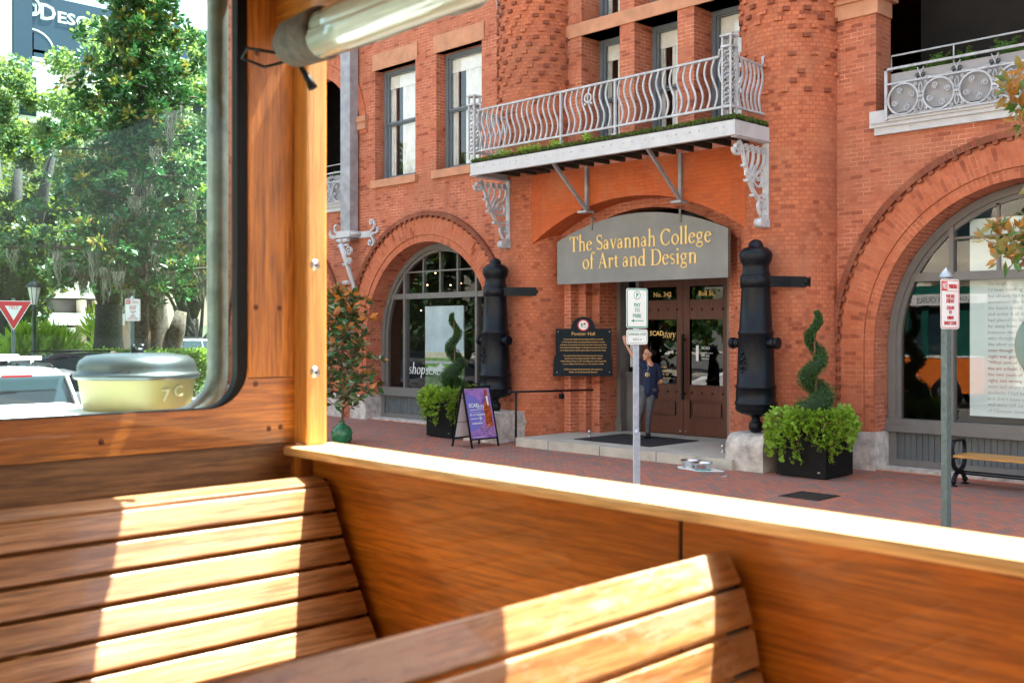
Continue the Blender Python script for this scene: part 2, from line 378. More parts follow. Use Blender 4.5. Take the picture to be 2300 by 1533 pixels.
mSkin = M_plain('skin', (.50, .25, .15), .5, 0, .03, 10, .05)
mSkinP = M_plain('skin_pale', (.62, .36, .27), .5, 0, .03, 10, .05)
mHair = M_plain('hair', (.012, .008, .007), .4, 0, .2, 60, .5)
mShirt = M_plain('navy_shirt', (.004, .013, .05), .8, 0, .15, 12, .4)
mPants = M_plain('gray_jeans', (.085, .09, .10), .85, 0, .18, 14, .5)
mShoe = M_plain('black_shoe', (.012, .012, .012), .5)
# wood of the trolley: orange varnish
W0, W1, W2 = (.25, .074, .007), (.48, .166, .014), (.66, .265, .032)
mWX = M_wood('varnished_wood_along', 0, W0, W1, W2)
mWY = M_wood('varnished_wood_across', 1, W0, W1, W2, .4, .0)
mWZ = M_wood('varnished_wood_upright', 2, W0, W1, W2, .5, 0, .8, .05)
mWOld = M_wood('weathered_panel_wood', 1, (.15, .062, .018), (.32, .145, .045), (.42, .21, .07), .45, 0, .8, .05)
mWRail = M_wood('honey_rail_wood', 0, (.62, .38, .15), (.74, .49, .22), (.80, .57, .30), .3, 0, .6, .3)
mWPost = M_wood('honey_post_wood', 2, (.60, .29, .07), (.68, .34, .085), (.73, .39, .11), .35, 0, .35, .2)
mWSlat = M_wood('worn_slat_wood', 1, (.19, .080, .022), (.39, .195, .072), (.58, .36, .18), .34, 0, .8, .35)
mWSlatW = M_wood('sun_bleached_slat_wood', 1, (.21, .086, .022), (.43, .205, .070), (.62, .38, .18), .34, .22, .8, .35)

# ------------------------------------------------------------------ lettering
def text_mesh(txt, size, align='LEFT', shear=0, extrude=0.002, bold=0, space=1, xs=1):
    c = bpy.data.curves.new('t', 'FONT'); c.body = txt; c.size = size; c.align_x = align; c.shear = shear; c.extrude = extrude; c.offset = bold; c.resolution_u = 2; c.space_character = space
    o = bpy.data.objects.new('t', c); COL.objects.link(o)
    bpy.context.view_layer.update()
    dg = bpy.context.evaluated_depsgraph_get(); me = bpy.data.meshes.new_from_object(o.evaluated_get(dg))
    bpy.data.objects.remove(o); 
    if xs != 1:
        for v in me.vertices: v.co.x *= xs
    return me
def text(name, txt, size, mat, parent, origin, ux, uz, align='LEFT', org=None, **kw):
    """text whose baseline starts at origin (world), running along ux with up uz"""
    me = text_mesh(txt, size, align, **kw)
    ux = Vector(ux).normalized(); uz = Vector(uz).normalized(); n = ux.cross(uz)
    if org is None: org = ORG.get(parent.name, (0, 0, 0)) if parent else (0, 0, 0)
    M = Matrix(((ux.x, uz.x, n.x, origin[0] - org[0]), (ux.y, uz.y, n.y, origin[1] - org[1]), (ux.z, uz.z, n.z, origin[2] - org[2]), (0, 0, 0, 1)))
    me.transform(M); me.materials.clear(); me.materials.append(mat); me.name = name
    return link(name, me, parent, org)
# an old-style serif alphabet built from stems, bowls and serifs (x-height .46, caps .72)
def glyphs():
    XH, CAP, ASC = .46, .70, .78; W, T = .095, .034; G = {}
    def stem(x, y0, y1, w=W): return ('q', [(x - w / 2, y0), (x + w / 2, y0), (x + w / 2, y1), (x - w / 2, y1)])
    def ser(x, y, hw, up=1, h=.028): return ('q', [(x - hw, y), (x + hw, y), (x + hw * .55, y + h * up), (x - hw * .55, y + h * up)])
    def flag(x, y): return ('q', [(x - W / 2 - .075, y - .075), (x - W / 2, y - .07), (x + W / 2, y), (x + W / 2 - .02, y + .015)])
    def arc(cx, cy, rx, ry, a0, a1, wk=W, wn=T, tilt=15): return ('a', cx, cy, rx, ry, a0, a1, wk, wn, tilt)
    def bar(x0, y0, x1, y1, w0, w1=None): return ('b', x0, y0, x1, y1, w0, w1 if w1 else w0)
    def ballt(x, y, r): return ('a', x, y, r * .5, r * .5, 0, 360, r, r, 0)
    G['T'] = (.66, [stem(.33, 0, CAP, .105), ser(.33, 0, .15), bar(.03, CAP - .02, .63, CAP - .02, .04), ('q', [(.03, CAP - .17), (.055, CAP - .17), (.12, CAP - .03), (.03, CAP)]), ('q', [(.605, CAP - .17), (.63, CAP - .17), (.63, CAP), (.54, CAP - .03)])])
    hstem = lambda x, t: [stem(x, 0, t), ser(x, 0, .10), flag(x, t - .005)]
    def arch(x0, x1, y=XH): return [arc((x0 + x1) / 2 + .01, y - .16, (x1 - x0) / 2 - .01, .145, 5, 150, W * .95, .04, 0), stem(x1, 0, y - .15), ser(x1, 0, .10)]
    G['h'] = (.56, hstem(.13, ASC) + arch(.13, .42)); G['n'] = (.56, hstem(.13, XH) + arch(.13, .42))
    G['e'] = (.46, [arc(.23, .225, .165, .21, 18, 325, W, T, 12), bar(.08, .27, .385, .29, .032)])
    G['o'] = (.50, [arc(.25, .225, .185, .21, 0, 360, W, T, 15)])
    G['S'] = (.50, [arc(.25, .52, .165, .155, 40, 262, .075, .04, 0), arc(.25, .19, .18, .165, 80, -140, .085, .045, 0), bar(.16, .41, .35, .30, .095), ('q', [(.37, .52), (.395, .52), (.40, .70), (.37, .64)]), ('q', [(.07, .19), (.095, .19), (.11, .07), (.07, .01)])])
    G['s'] = (.37, [arc(.18, .34, .11, .095, 40, 262, .055, .03, 0), arc(.18, .125, .12, .105, 80, -140, .06, .035, 0), bar(.11, .27, .25, .20, .075)])
    G['a'] = (.45, [arc(.19, .315, .115, .115, 10, 165, .05, .045, 0), stem(.305, .07, .33), arc(.17, .13, .105, .11, 30, 330, W * .85, T, 10), bar(.17, .245, .30, .29, .03), bar(.30, .05, .40, .045, .06, .02), ballt(.09, .34, .035)])
    G['v'] = (.50, [bar(.10, .45, .27, .01, .095), bar(.26, .01, .40, .45, .03), ser(.10, XH, .095, -1), ser(.40, XH, .08, -1)])
    G['y'] = (.50, [bar(.10, .45, .27, .01, .095), bar(.27, .03, .40, .45, .03), bar(.27, .05, .17, -.17, .03, .05), ballt(.13, -.16, .04), ser(.10, XH, .095, -1), ser(.40, XH, .08, -1)])
    G['C'] = (.68, [arc(.36, .35, .29, .34, 42, 318, .105, .038, 12), ('q', [(.57, .50), (.60, .50), (.60, .70), (.565, .62)]), ('q', [(.56, .2), (.59, .22), (.55, .08), (.52, .1)])])
    G['l'] = (.27, hstem(.13, ASC)); G['i'] = (.27, hstem(.13, XH) + [ballt(.125, .63, .055)])
    G['g'] = (.48, [arc(.21, .305, .135, .14, 0, 360, W * .8, T, 10), arc(.22, -.07, .175, .095, 0, 360, .055, .035, 0), bar(.13, .16, .12, .07, .05), bar(.12, .055, .36, .03, .06), bar(.30, .41, .45, .43, .035)])
    G['f'] = (.33, [stem(.15, 0, .63), ser(.15, 0, .11), arc(.275, .63, .125, .125, 60, 180, .05, .05, 0), ballt(.345, .71, .04), bar(.04, XH - .02, .30, XH - .02, .035)])
    G['A'] = (.70, [bar(.33, .70, .56, .02, .11), bar(.34, .68, .12, .02, .035), bar(.19, .24, .50, .24, .035), ser(.12, 0, .10), ser(.57, 0, .125)])
    G['r'] = (.40, hstem(.13, XH) + [arc(.27, .30, .12, .135, 50, 150, .06, .045, 0), ballt(.335, .385, .045)])
    G['t'] = (.34, [stem(.15, .07, .55), arc(.235, .115, .085, .10, 180, 310, .06, .04, 0), bar(.03, XH - .02, .30, XH - .02, .035)])
    G['d'] = (.55, [stem(.40, 0, ASC), flag(.40, ASC - .005), ser(.44, 0, .08), arc(.23, .225, .155, .20, 0, 360, W, T, 12)])
    G['p'] = (.55, [stem(.13, -.24, XH), flag(.13, XH), ser(.13, -.24, .11), arc(.31, .225, .155, .20, 0, 360, W, T, 12)])
    G['D'] = (.74, [stem(.16, 0, CAP, .105), bar(.05, .015, .36, .015, .03), bar(.05, CAP - .015, .36, CAP - .015, .03), arc(.34, .35, .32, .335, -90, 90, .105, .034, 0)])
    G[' '] = (.24, [])
    return G
GL = glyphs()
def serif(name, txt, size, mat, parent, origin, ux, uz, depth=.012, width=None, shear=0, org=None):
    m = MB(); ux = Vector(ux).normalized(); uz = Vector(uz).normalized(); n = ux.cross(uz); O = Vector(origin)
    tot = sum(GL[c][0] for c in txt); xs = (width / (tot * size)) if width else 1
    x = 0; k = 0
    def add(q, z):
        a = sum(q[i][0] * q[(i + 1) % len(q)][1] - q[(i + 1) % len(q)][0] * q[i][1] for i in range(len(q)))
        if a < 0: q = q[::-1]
        mp = lambda X, Y, d: tuple(O + ux * ((x + X + shear * Y) * size * xs) + uz * (Y * size) + n * (depth + z - d))
        m.prism(q, mp, 0, depth)
    for c in txt:
        for g in GL[c][1]:
            k += 1; z = (k % 5) * .0004
            if g[0] == 'q': add(g[1], z)
            elif g[0] == 'b':
                _, x0, y0, x1, y1, w0, w1 = g; L = math.hypot(x1 - x0, y1 - y0); nx, ny = -(y1 - y0) / L, (x1 - x0) / L
                add([(x0 + nx * w0 / 2, y0 + ny * w0 / 2), (x0 - nx * w0 / 2, y0 - ny * w0 / 2), (x1 - nx * w1 / 2, y1 - ny * w1 / 2), (x1 + nx * w1 / 2, y1 + ny * w1 / 2)], z)
            else:
                _, cx, cy, rx, ry, a0, a1, wk, wn, ti = g; N = max(6, int(abs(a1 - a0) / 18)); pr = None
                for i in range(N + 1):
                    a = radians(a0 + (a1 - a0) * i / N); ww = wn + (wk - wn) * abs(cos(a - radians(ti))) ** 1.4
                    p = (cx + (rx - ww * .0) * cos(a), cy + ry * sin(a)); nn = Vector((cos(a) / rx, sin(a) / ry)).normalized()
                    q = ((p[0] + nn.x * ww * .5, p[1] + nn.y * ww * .5), (p[0] - nn.x * ww * .5, p[1] - nn.y * ww * .5))
                    if pr: add([pr[1], pr[0], q[0], q[1]], z)
                    pr = q
        x += GL[c][0]
    return m.build(name, mat, parent, org)

# ================================================================== ground
def M_asphalt():
    t = NT('asphalt'); v = t.coords(); a = t.noise(v, 60, 4); b = t.noise(v, .8, 4)
    c = t.ramp(a, [(.3, (.045, .045, .045)), (.7, (.11, .108, .10))]); c = t.mix(t.ramp(b, [(.4, 0.0), (.7, .4)]), c, (.13, .125, .115))
    return t.bsdf(c, .9, 0, a, .5, .01)
def M_paver():
    t = NT('brick_pavers'); v = t.coords('Object', (1, 1, 1), (0, 0, radians(45)))
    def br(o=0):
        b = t.n('TexBrick'); b.offset = .5; b.inputs['Scale'].default_value = 1; b.inputs['Mortar Size'].default_value = .004; b.inputs['Mortar Smooth'].default_value = .3
        b.inputs['Brick Width'].default_value = .21; b.inputs['Row Height'].default_value = .105; t.l(v, b.inputs['Vector']); return b
    b = br(); b.inputs['Color1'].default_value = (.37, .125, .075, 1); b.inputs['Color2'].default_value = (.24, .092, .065, 1); b.inputs['Mortar'].default_value = (.13, .07, .055, 1)
    b2 = br(); b2.inputs['Color1'].default_value = (0, 0, 0, 1); b2.inputs['Color2'].default_value = (1, 1, 1, 1); b2.inputs['Mortar'].default_value = (0, 0, 0, 1)
    big = t.noise(t.coords(), .9, 4)
    c = t.mix(t.ramp(b2.outputs[0], [(.62, 0.0), (.72, .8)]), b.outputs[0], (.155, .128, .12))
    c = t.mix(t.ramp(big, [(.35, 0.0), (.7, .55)]), c, (.25, .15, .125))
    fn = t.noise(t.coords(), 40, 3); c = t.mix(t.ramp(fn, [(.35, .3), (.6, 0.0)]), c, (.12, .05, .04))
    gum = t.n('TexVoronoi'); gum.inputs['Scale'].default_value = 2.6; t.l(t.coords(), gum.inputs['Vector']); c = t.mix(t.ramp(gum.outputs['Distance'], [(.055, .55), (.07, 0.0)]), c, (.32, .28, .26))
    inv = t.n('Math', operation='SUBTRACT'); inv.inputs[0].default_value = 1; t.l(b.outputs['Fac'], inv.inputs[1])
    return t.bsdf(c, .75, 0, inv.outputs[0], .4, .004)
def sheet(name, x0, x1, y0, y1, z, m, kind='structure'):
    b = MB(); b.pv([(x0, y0, z), (x1, y0, z), (x1, y1, z), (x0, y1, z)]); o = b.build(name, m); o['kind'] = kind; return o
mAsph = M_asphalt()
sheet('street', -700, 700, -700, 900, -.13, mAsph)
m = MB(); m.box(-30.5, 30, 9.16, 17, -.125, 0); m.build('sidewalk', M_paver())['kind'] = 'structure'
m = MB(); m.box(-30.65, 30.1, 9.0, 9.155, -.124, .012); m.box(-30.66, -30.505, 9.0, 30, -.124, .012); m.build('kerb', mGran)['kind'] = 'structure'
mGrass = M_plain('grass', (.07, .13, .03), .9, 0, .35, 3, .6)
m = MB(); m.box(-78, -31.6 - 2.5, 5, 60, -.124, .05); m.build('park_ground', mGrass)['kind'] = 'structure'
m = MB(); m.box(-34.09, -33.9, 5, 60, -.124, .03); m.build('park_kerb', mGran)['kind'] = 'structure'
m = MB(); m.box(-78, -60, -60, 60, -.1235, .052); m.build('far_pavement', mGran)['kind'] = 'structure'
m = MB(); m.box(-40, 40, -14, -10.5, -.124, 0); m.build('opposite_pavement', mGran)['kind'] = 'structure'

# ================================================================== the red brick building
A = 15.6
B = thing('brick_building', (-12.2, 15.6, 0), 'red brick corner building with two round towers and a balcony over its entrance', 'building')
def arc_z(h, x):
    cx, zs, R = h[1], h[2], h[3]; return zs + sqrt(max(0, R * R - (x - cx) ** 2))
def wall_face(m, Y, x0, x1, z0, z1, holes):
    xs = {x0, x1}
    for h in holes:
        if h[0] == 'r': xs |= {h[1], h[2]}
        else:
            for i in range(29):
                xs.add(round(h[1] - h[3] * cos(pi * i / 28), 5))
    xs = sorted(x for x in xs if x0 - 1e-6 <= x <= x1 + 1e-6)
    for a, b in zip(xs[:-1], xs[1:]):
        if b - a < 1e-5: continue
        mid = (a + b) / 2; cuts = []
        for h in holes:
            if h[0] == 'r' and h[1] < mid < h[2]: cuts.append((h[3], h[3], h[4], h[4]))
            if h[0] == 'a' and h[1] - h[3] < mid < h[1] + h[3]: cuts.append((h[4], h[4], arc_z(h, a), arc_z(h, b)))
        cuts.sort(); la = lb = z0
        for c in cuts + [(z1, z1, None, None)]:
            if c[0] > la + 1e-6 or c[1] > lb + 1e-6: m.poly([(a, Y, la), (b, Y, lb), (b, Y, c[1]), (a, Y, c[0])], [(a, la), (b, lb), (b, c[1]), (a, c[0])])
            la, lb = c[2], c[3]
            if la is None: break
def reveal(m, Y0, Y1, h):
    if h[0] == 'r':
        _, xa, xb, za, zb = h
        m.poly([(xa, Y0, za), (xa, Y1, za), (xa, Y1, zb), (xa, Y0, zb)], [(Y0, za), (Y1, za), (Y1, zb), (Y0, zb)])
        m.poly([(xb, Y0, za), (xb, Y0, zb), (xb, Y1, zb), (xb, Y1, za)], [(Y0, za), (Y0, zb), (Y1, zb), (Y1, za)])
        m.poly([(xa, Y0, zb), (xa, Y1, zb), (xb, Y1, zb), (xb, Y0, zb)], [(xa, Y0), (xa, Y1), (xb, Y1), (xb, Y0)])
        m.poly([(xa, Y0, za), (xb, Y0, za), (xb, Y1, za), (xa, Y1, za)], [(xa, Y0), (xb, Y0), (xb, Y1), (xa, Y1)])
    else:
        _, cx, zs, R, zb = h; P = [(cx - R, zb)] + [(cx - R * cos(pi * i / 32), zs + R * sin(pi * i / 32)) for i in range(33)] + [(cx + R, zb)]; L = 0
        for p, q in zip(P[:-1], P[1:]):
            l = math.hypot(q[0] - p[0], q[1] - p[1])
            m.poly([(p[0], Y0, p[1]), (p[0], Y1, p[1]), (q[0], Y1, q[1]), (q[0], Y0, q[1])], [(Y0, L), (Y1, L), (Y1, L + l), (Y0, L + l)]); L += l
def ring(m, cx, zs, r0, r1, Y, Yb, n=40, leg=0, uvs=1):
    """annular half ring, front face at Y, thickness back to Yb; uv so that bricks radiate"""
    R = (r0 + r1) / 2
    for i in range(n):
        a, b = pi * i / n, pi * (i + 1) / n
        P = lambda r, t, y: (cx - r * cos(t), y, zs + r * sin(t))
        m.poly([P(r0, a, Y), P(r0, b, Y), P(r1, b, Y), P(r1, a, Y)], [(r0, R * a), (r0, R * b), (r1, R * b), (r1, R * a)])
        m.poly([P(r1, a, Y), P(r1, b, Y), P(r1, b, Yb), P(r1, a, Yb)], [(0, R * a), (0, R * b), (.1, R * b), (.1, R * a)])
        m.poly([P(r0, b, Y), P(r0, a, Y), P(r0, a, Yb), P(r0, b, Yb)], [(0, R * b), (0, R * a), (.1, R * a), (.1, R * b)])
    if leg is not None and leg < zs:
        for s in (-1, 1):
            xa, xb = sorted((cx + s * r0, cx + s * r1)); m.box(xa, xb, Y, Yb, leg, zs)
LC, RC = -18.82, -5.4
AR = [(-24.95, 2.27), (LC, 2.27), (RC, 2.38), (.72, 2.38)]
ZS = 2.0
# left flank and right flank
hL = [('a', -24.95, ZS, 2.27, .02), ('a', LC, ZS, 2.27, .02), ('r', -20.74, -19.18, 5.87, 8.57), ('r', -18.42, -16.88, 5.87, 8.57), ('a', -23.4, 7.1, 1.75, 5.55),
      ('r', -20.74, -19.18, 10.4, 13), ('r', -18.42, -16.88, 10.4, 13)]
hR = [('a', RC, ZS, 2.38, .02), ('a', .72, ZS, 2.38, .02), ('r', -7.75, 3.2, 5.55, 9.2)]
m = MB(); wall_face(m, A, -29.1, -15.0, 0, 18, hL); wall_face(m, A, -8.9, 12, 0, 18, hR)
for h in hL: reveal(m, A, A + (.5 if h[0] == 'a' else .32), h)
for h in hR: reveal(m, A, A + .5, h)
# side wall at the left corner, roof and back so that the block is solid
m.pv([(-29.1, 30, 0), (-29.1, 15.6, 0), (-29.1, 15.6, 18), (-29.1, 30, 18)]); m.pv([(12, 15.6, 0), (12, 30, 0), (12, 30, 18), (12, 15.6, 18)]); m.pv([(12, 30, 0), (-29.1, 30, 0), (-29.1, 30, 18), (12, 30, 18)])
m.pv([(-29.1, 15.6, 18), (12, 15.6, 18), (12, 30, 18), (-29.1, 30, 18)])
# centre wall over the entrance with its deep windows
hC = [('r', -13.95, -12.96, 5.62, 8.07), ('r', -12.6, -11.59, 5.62, 8.07), ('r', -11.22, -10.2, 5.62, 8.07), ('r', -13.95, -12.96, 8.34, 10.8), ('r', -12.6, -11.59, 8.34, 10.8), ('r', -11.22, -10.2, 8.34, 10.8)]
wall_face(m, A, -14.4, -10.0, 4.9, 18, hC)
for h in hC: reveal(m, A, A + .62, h)
m.build('wall', mBrick, B)
# arch rings
m = MB()
for cx, R in AR[:1] + AR[1:]:
    m.mi = 0; ring(m, cx, ZS, R, R + .15, A + .0 - .012, A + .01, leg=.62); ring(m, cx, ZS, R + .165, R + .56, A - .03, A + .01, leg=.62)
    m.mi = 1; ring(m, cx, ZS, R + .60, R + .70, A - .085, A + .01, n=60, leg=None)
    for i in range(46):                                                   # dentils under the label
        a = pi * (i + .5) / 46
        ct, st = -cos(a), sin(a); r = R + .575
        if cx == LC and a > pi * .86: pass
        m.obox((cx + ct * r, A - .04, ZS + st * r), (-st * .038, 0, ct * .038), (0, .035, 0), (ct * .032, 0, st * .032))
    for s in (-1, 1):                                                      # toothed jamb below the spring
        for k in range(9):
            x = cx + s * (R + .60); m.box(x - .05, x + .05, A - .045, A + .01, .66 + k * .15, .73 + k * .15)
m.mi = 0; ring(m, -23.4, 7.1, 1.75, 2.1, A - .02, A + .01, leg=None); ring(m, -23.4, 7.1, 2.13, 2.36, A - .05, A + .01, leg=None)
m.build('arch_ring', [mBrickV, mBrickDk], B)
# stone trim
for cx, R in AR:
    for s in (-1, 1):
        xa, xb = sorted((cx + s * (R - .03), cx + s * (R + .62))); m = MB(); m.box(xa, xb, A - .06, A + .44, -.01, .6); m.build('plinth', mPlinth, B)
for x0, x1 in ((-20.74, -19.18), (-18.42, -16.88)):
    m = MB(); m.box(x0 - .09, x1 + .09, A - .025, A + .2, 8.57, 8.97); m.build('lintel', mStone, B)
    m = MB(); m.box(x0 - .08, x1 + .10, A - .09, A + .33, 5.685, 5.87); m.build('sill', mStone, B)
m = MB(); m.box(-14.42, -9.98, A - .035, A + .621, 8.07, 8.335); m.box(-13.98, -12.93, A + .05, A + .6, 8.335, 8.36); m.build('transom', mStone, B)
m = MB(); m.box(-8.44, -7.70, A - .05, A + .45, 7.18, 7.42); m.box(-8.46, -7.62, A - .10, A + .5, 7.42, 7.50); m.box(-8.48, -7.5, A - .16, A + .5, 7.50, 7.62); m.box(-8.48, -7.35, A - .22, A + .5, 7.62, 7.8); m.build('capital', mStone, B)
m = MB(); m.box(-21.66, -21.04, A - .08, A + .45, 7.2, 7.38); m.box(-21.68, -21.0, A - .12, A + .45, 7.38, 7.52); m.build('capital', mStone, B)
# towers
def tower(cx):
    m = MB(); m.lathe((cx, A, 0), [(.82, -.1), (.82, 18)], 64)
    rnd = random.Random(int(-cx * 10)); m.mi = 1
    for row in range(64):
        z = 6.05 + row * .144
        for k in range(9):
            if z < 7.2 and rnd.random() < .45: continue
            a = -pi / 2 + ((k - 4) * .42 + (row % 3) * .14 + rnd.uniform(-.02, .02))
            if abs(a + pi / 2) > 1.65: continue
            rr = .82 + .01; ca, sa = cos(a), sin(a); p = .036
            m.mi = 1 if rnd.random() < .55 else 0
            m.obox((cx + ca * rr, A + sa * rr, z), (-sa * .056, ca * .056, 0), (ca * p, sa * p, 0), (0, 0, .034))
    return m.build('tower', [mBrickH, mBrickDk], B)
tower(-15.15); tower(-9.24)
# painted fascia arch between the towers
def seg(cx, zc, R, x): return zc + sqrt(R * R - (x - cx) ** 2)
def segwall(m, Y, Yb, x0, x1, zc, R, ztop, n=30, cx=-12.2):
    for i in range(n):
        a = x0 + (x1 - x0) * i / n; b = x0 + (x1 - x0) * (i + 1) / n; za, zb = seg(cx, zc, R, a), seg(cx, zc, R, b)
        m.poly([(a, Y, za), (b, Y, zb), (b, Y, ztop), (a, Y, ztop)], [(a, za), (b, zb), (b, ztop), (a, ztop)])
        m.poly([(a, Y, za), (a, Yb, za), (b, Yb, zb), (b, Y, zb)], [(a, Y), (a, Yb), (b, Yb), (b, Y)])
m = MB(); segwall(m, 14.93, 15.5, -14.8, -9.6, .15, 4.51, 5.3)
m.pv([(-14.8, 14.93, 5.3), (-9.6, 14.93, 5.3), (-9.6, 15.6, 5.3), (-14.8, 15.6, 5.3)])
m.build('fascia', mBrickPaint, B)
m = MB(); segwall(m, 15.42, 16.0, -14.35, -10.05, 1.19, 3.3, 5.2); m.build('inner_arch', mBrick, B)
# porch: stepped splays, ceiling, back wall
for s in (-1, 1):
    m = MB(); x = -12.2 + s * 2.16; y = 15.35
    for k in range(3):
        xa, xb = sorted((x, x - s * .21)); m.box(min(xa, xb) - (.0 if s > 0 else .0), max(xa, xb), y + (.16 if k == 0 else 0), 16.75, .1, 4.4)
        x -= s * .212; y += .17 if k else .37
    m.build('porch_splay', mBrick, B)
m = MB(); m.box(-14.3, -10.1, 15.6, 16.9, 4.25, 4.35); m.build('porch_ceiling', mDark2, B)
m = MB(); m.box(-11.0, -10.6, 16.3, 16.36, 3.62, 3.70); m.build('porch_lamp', M_emit('warm_lamp', (1, .42, .08), 1.2), B)
m = MB()   # grey timber frame round the doors
m.box(-13.93, -13.63, 16.42, 16.8, .161, 4.25); m.box(-13.34, -13.265, 16.56, 16.8, .161, 3.22); m.box(-11.165, -11.07, 16.56, 16.8, .161, 3.22); m.box(-10.9, -10.5, 16.42, 16.8, .161, 4.25)
m.box(-13.63, -10.9, 16.5, 16.8, 3.2, 3.32); m.box(-13.63, -13.34, 16.62, 16.8, .161, 1.25); m.box(-13.60, -13.37, 16.6, 16.62, .3, 1.1); m.box(-13.63, -13.34, 16.58, 16.62, 1.25, 1.36)
m.box(-11.07, -10.9, 16.62, 16.8, .161, 3.2); m.box(-13.98, -13.58, 16.38, 16.42, .161, .4)
m.build('door_frame', mGray, B)
m = MB(); m.box(-13.63, -13.34, 16.70, 16.71, 1.36, 3.2); m.box(-13.63, -10.9, 16.70, 16.71, 3.32, 4.25); m.build('side_light', mGlassDoor, B)
m = MB(); m.box(-13.58, -13.39, 16.66, 16.69, 1.42, 2.0); m.mi = 1; m.box(-13.565, -13.405, 16.655, 16.66, 1.46, 1.96); m.build('notice', [mBlack, mWhite], B)
# doors
def door(x0, x1, hs):
    root = MB(); z0, z1 = .175, 3.19; yf = 16.66
    def fr(a, b, c, d, y=yf, y2=16.73): root.box(a, b, y, y2, c, d)
    sw = .15
    fr(x0, x0 + sw, z0, z1); fr(x1 - sw, x1, z0, z1)
    for a, b in ((z0, .50), (.86, 1.14), (2.42, 2.80), (3.06, z1)): fr(x0 + sw, x1 - sw, a, b, yf + .003)
    fr(x0 + sw, x1 - sw, .50, .86, yf + .03); fr(x0 + sw + .05, x1 - sw - .05, .555, .805, yf + .012)
    root.mi = 1
    for a, b, c_, d_ in ((x0 + sw + .045, x1 - sw - .045, .55, .556), (x0 + sw + .045, x1 - sw - .045, .804, .81), (x0 + sw + .045, x0 + sw + .051, .556, .804), (x1 - sw - .051, x1 - sw - .045, .556, .804), (x0 + sw, x1 - sw, 1.138, 1.15), (x0 + sw - .006, x0 + sw, .5, 3.06), (x1 - sw, x1 - sw + .006, .5, 3.06)): root.box(a, b, yf - .004, yf + .05, c_, d_)
    d = root.build('door', [mDoor, mDoorDk], B)
    g = MB(); g.box(x0 + sw, x1 - sw, 16.69, 16.70, 1.14, 2.42); g.box(x0 + sw, x1 - sw, 16.69, 16.70, 2.80, 3.06); g.build('pane', mGlassDoor, d)
    for k in range(4):
        x = x0 + sw + (x1 - x0 - 2 * sw) * (k + .1) / 3.2 + .0
        for z in (1.0, 2.61): q = MB(); q.lathe((x + .02, yf, z), [(.028, 0), (.026, -.012), (.014, -.022), (.001, -.026)], 10, 'y'); q.build('stud', mDoorDk, d)
    hx = x1 - .045 if hs > 0 else x0 + .045
    if hs < 0:
        q = MB(); q.box(hx - .022, hx + .022, 16.555, 16.60, .86, 2.13); q.box(hx - .015, hx + .015, 16.60, 16.66, .95, .99); q.box(hx - .015, hx + .015, 16.60, 16.66, 2.0, 2.04); q.build('handle', mBlack, d)
        for z in (.35, 1.3, 2.2, 2.95): q = MB(); q.box(x1 + .002, x1 + .018, 16.63, 16.66, z, z + .14); q.build('hinge', mSteel, d)
    q = MB(); q.lathe(((x1 - .06) if hs > 0 else (x0 + .07), yf, .24), [(.02, 0), (.02, -.02), (.001, -.026)], 10, 'y'); q.build('floor_lock', mSteel, d)
    return d
dL = door(-13.26, -12.245, 1); dR = door(-12.235, -11.17, -1)
X1, Z1 = (1, 0, 0), (0, 0, 1)
text('lettering', 'No. 342', .135, mGold, dL, (-12.99, 16.683, 2.87), X1, Z1, bold=.002)
text('lettering', 'Bull St.', .135, mGold, dR, (-11.90, 16.683, 2.87), X1, Z1, bold=.002)
text('lettering', 'SCAD', .135, mGold, dL, (-13.08, 16.683, 2.10), X1, Z1, bold=.002)
serif('lettering', 'story', .22, mGold, dL, (-12.765, 16.683, 2.055), X1, Z1, .003, .32, .25)
for k, s in enumerate(('HOURS', 'No. food or drink', 'Mon - Sun', '10 am - 6 pm')): text('lettering', s, .05, mGold, dL, (-12.82, 16.683, 1.46 - k * .07), X1, Z1)
text('lettering', '1', .42, mSignW, dR, (-12.03, 16.683, 1.62), X1, Z1, bold=.01)
text('lettering', 'SCAD', .075, mSignW, dR, (-11.83, 16.683, 1.84), X1, Z1)
for k, s in enumerate(('museum store', 'open daily', 'admission')): text('lettering', s, .045, mSignW, dR, (-11.83, 16.683, 1.76 - k * .055), X1, Z1)
# interiors (dark rooms behind the glass)
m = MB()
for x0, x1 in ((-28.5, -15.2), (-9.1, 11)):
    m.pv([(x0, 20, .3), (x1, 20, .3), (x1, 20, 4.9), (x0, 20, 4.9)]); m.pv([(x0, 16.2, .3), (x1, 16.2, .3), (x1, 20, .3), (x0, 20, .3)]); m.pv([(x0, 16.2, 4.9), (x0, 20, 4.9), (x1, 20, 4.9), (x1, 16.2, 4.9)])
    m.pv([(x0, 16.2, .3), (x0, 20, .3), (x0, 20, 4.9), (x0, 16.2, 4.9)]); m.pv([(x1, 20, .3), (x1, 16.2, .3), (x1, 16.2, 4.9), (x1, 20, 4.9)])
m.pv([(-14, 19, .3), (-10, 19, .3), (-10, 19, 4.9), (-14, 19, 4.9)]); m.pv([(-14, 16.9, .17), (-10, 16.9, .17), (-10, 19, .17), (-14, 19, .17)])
m.pv([(-14, 16.8, .3), (-14, 19, .3), (-14, 19, 4.9), (-14, 16.8, 4.9)]); m.pv([(-10, 19, .3), (-10, 16.8, .3), (-10, 16.8, 4.9), (-10, 19, 4.9)])
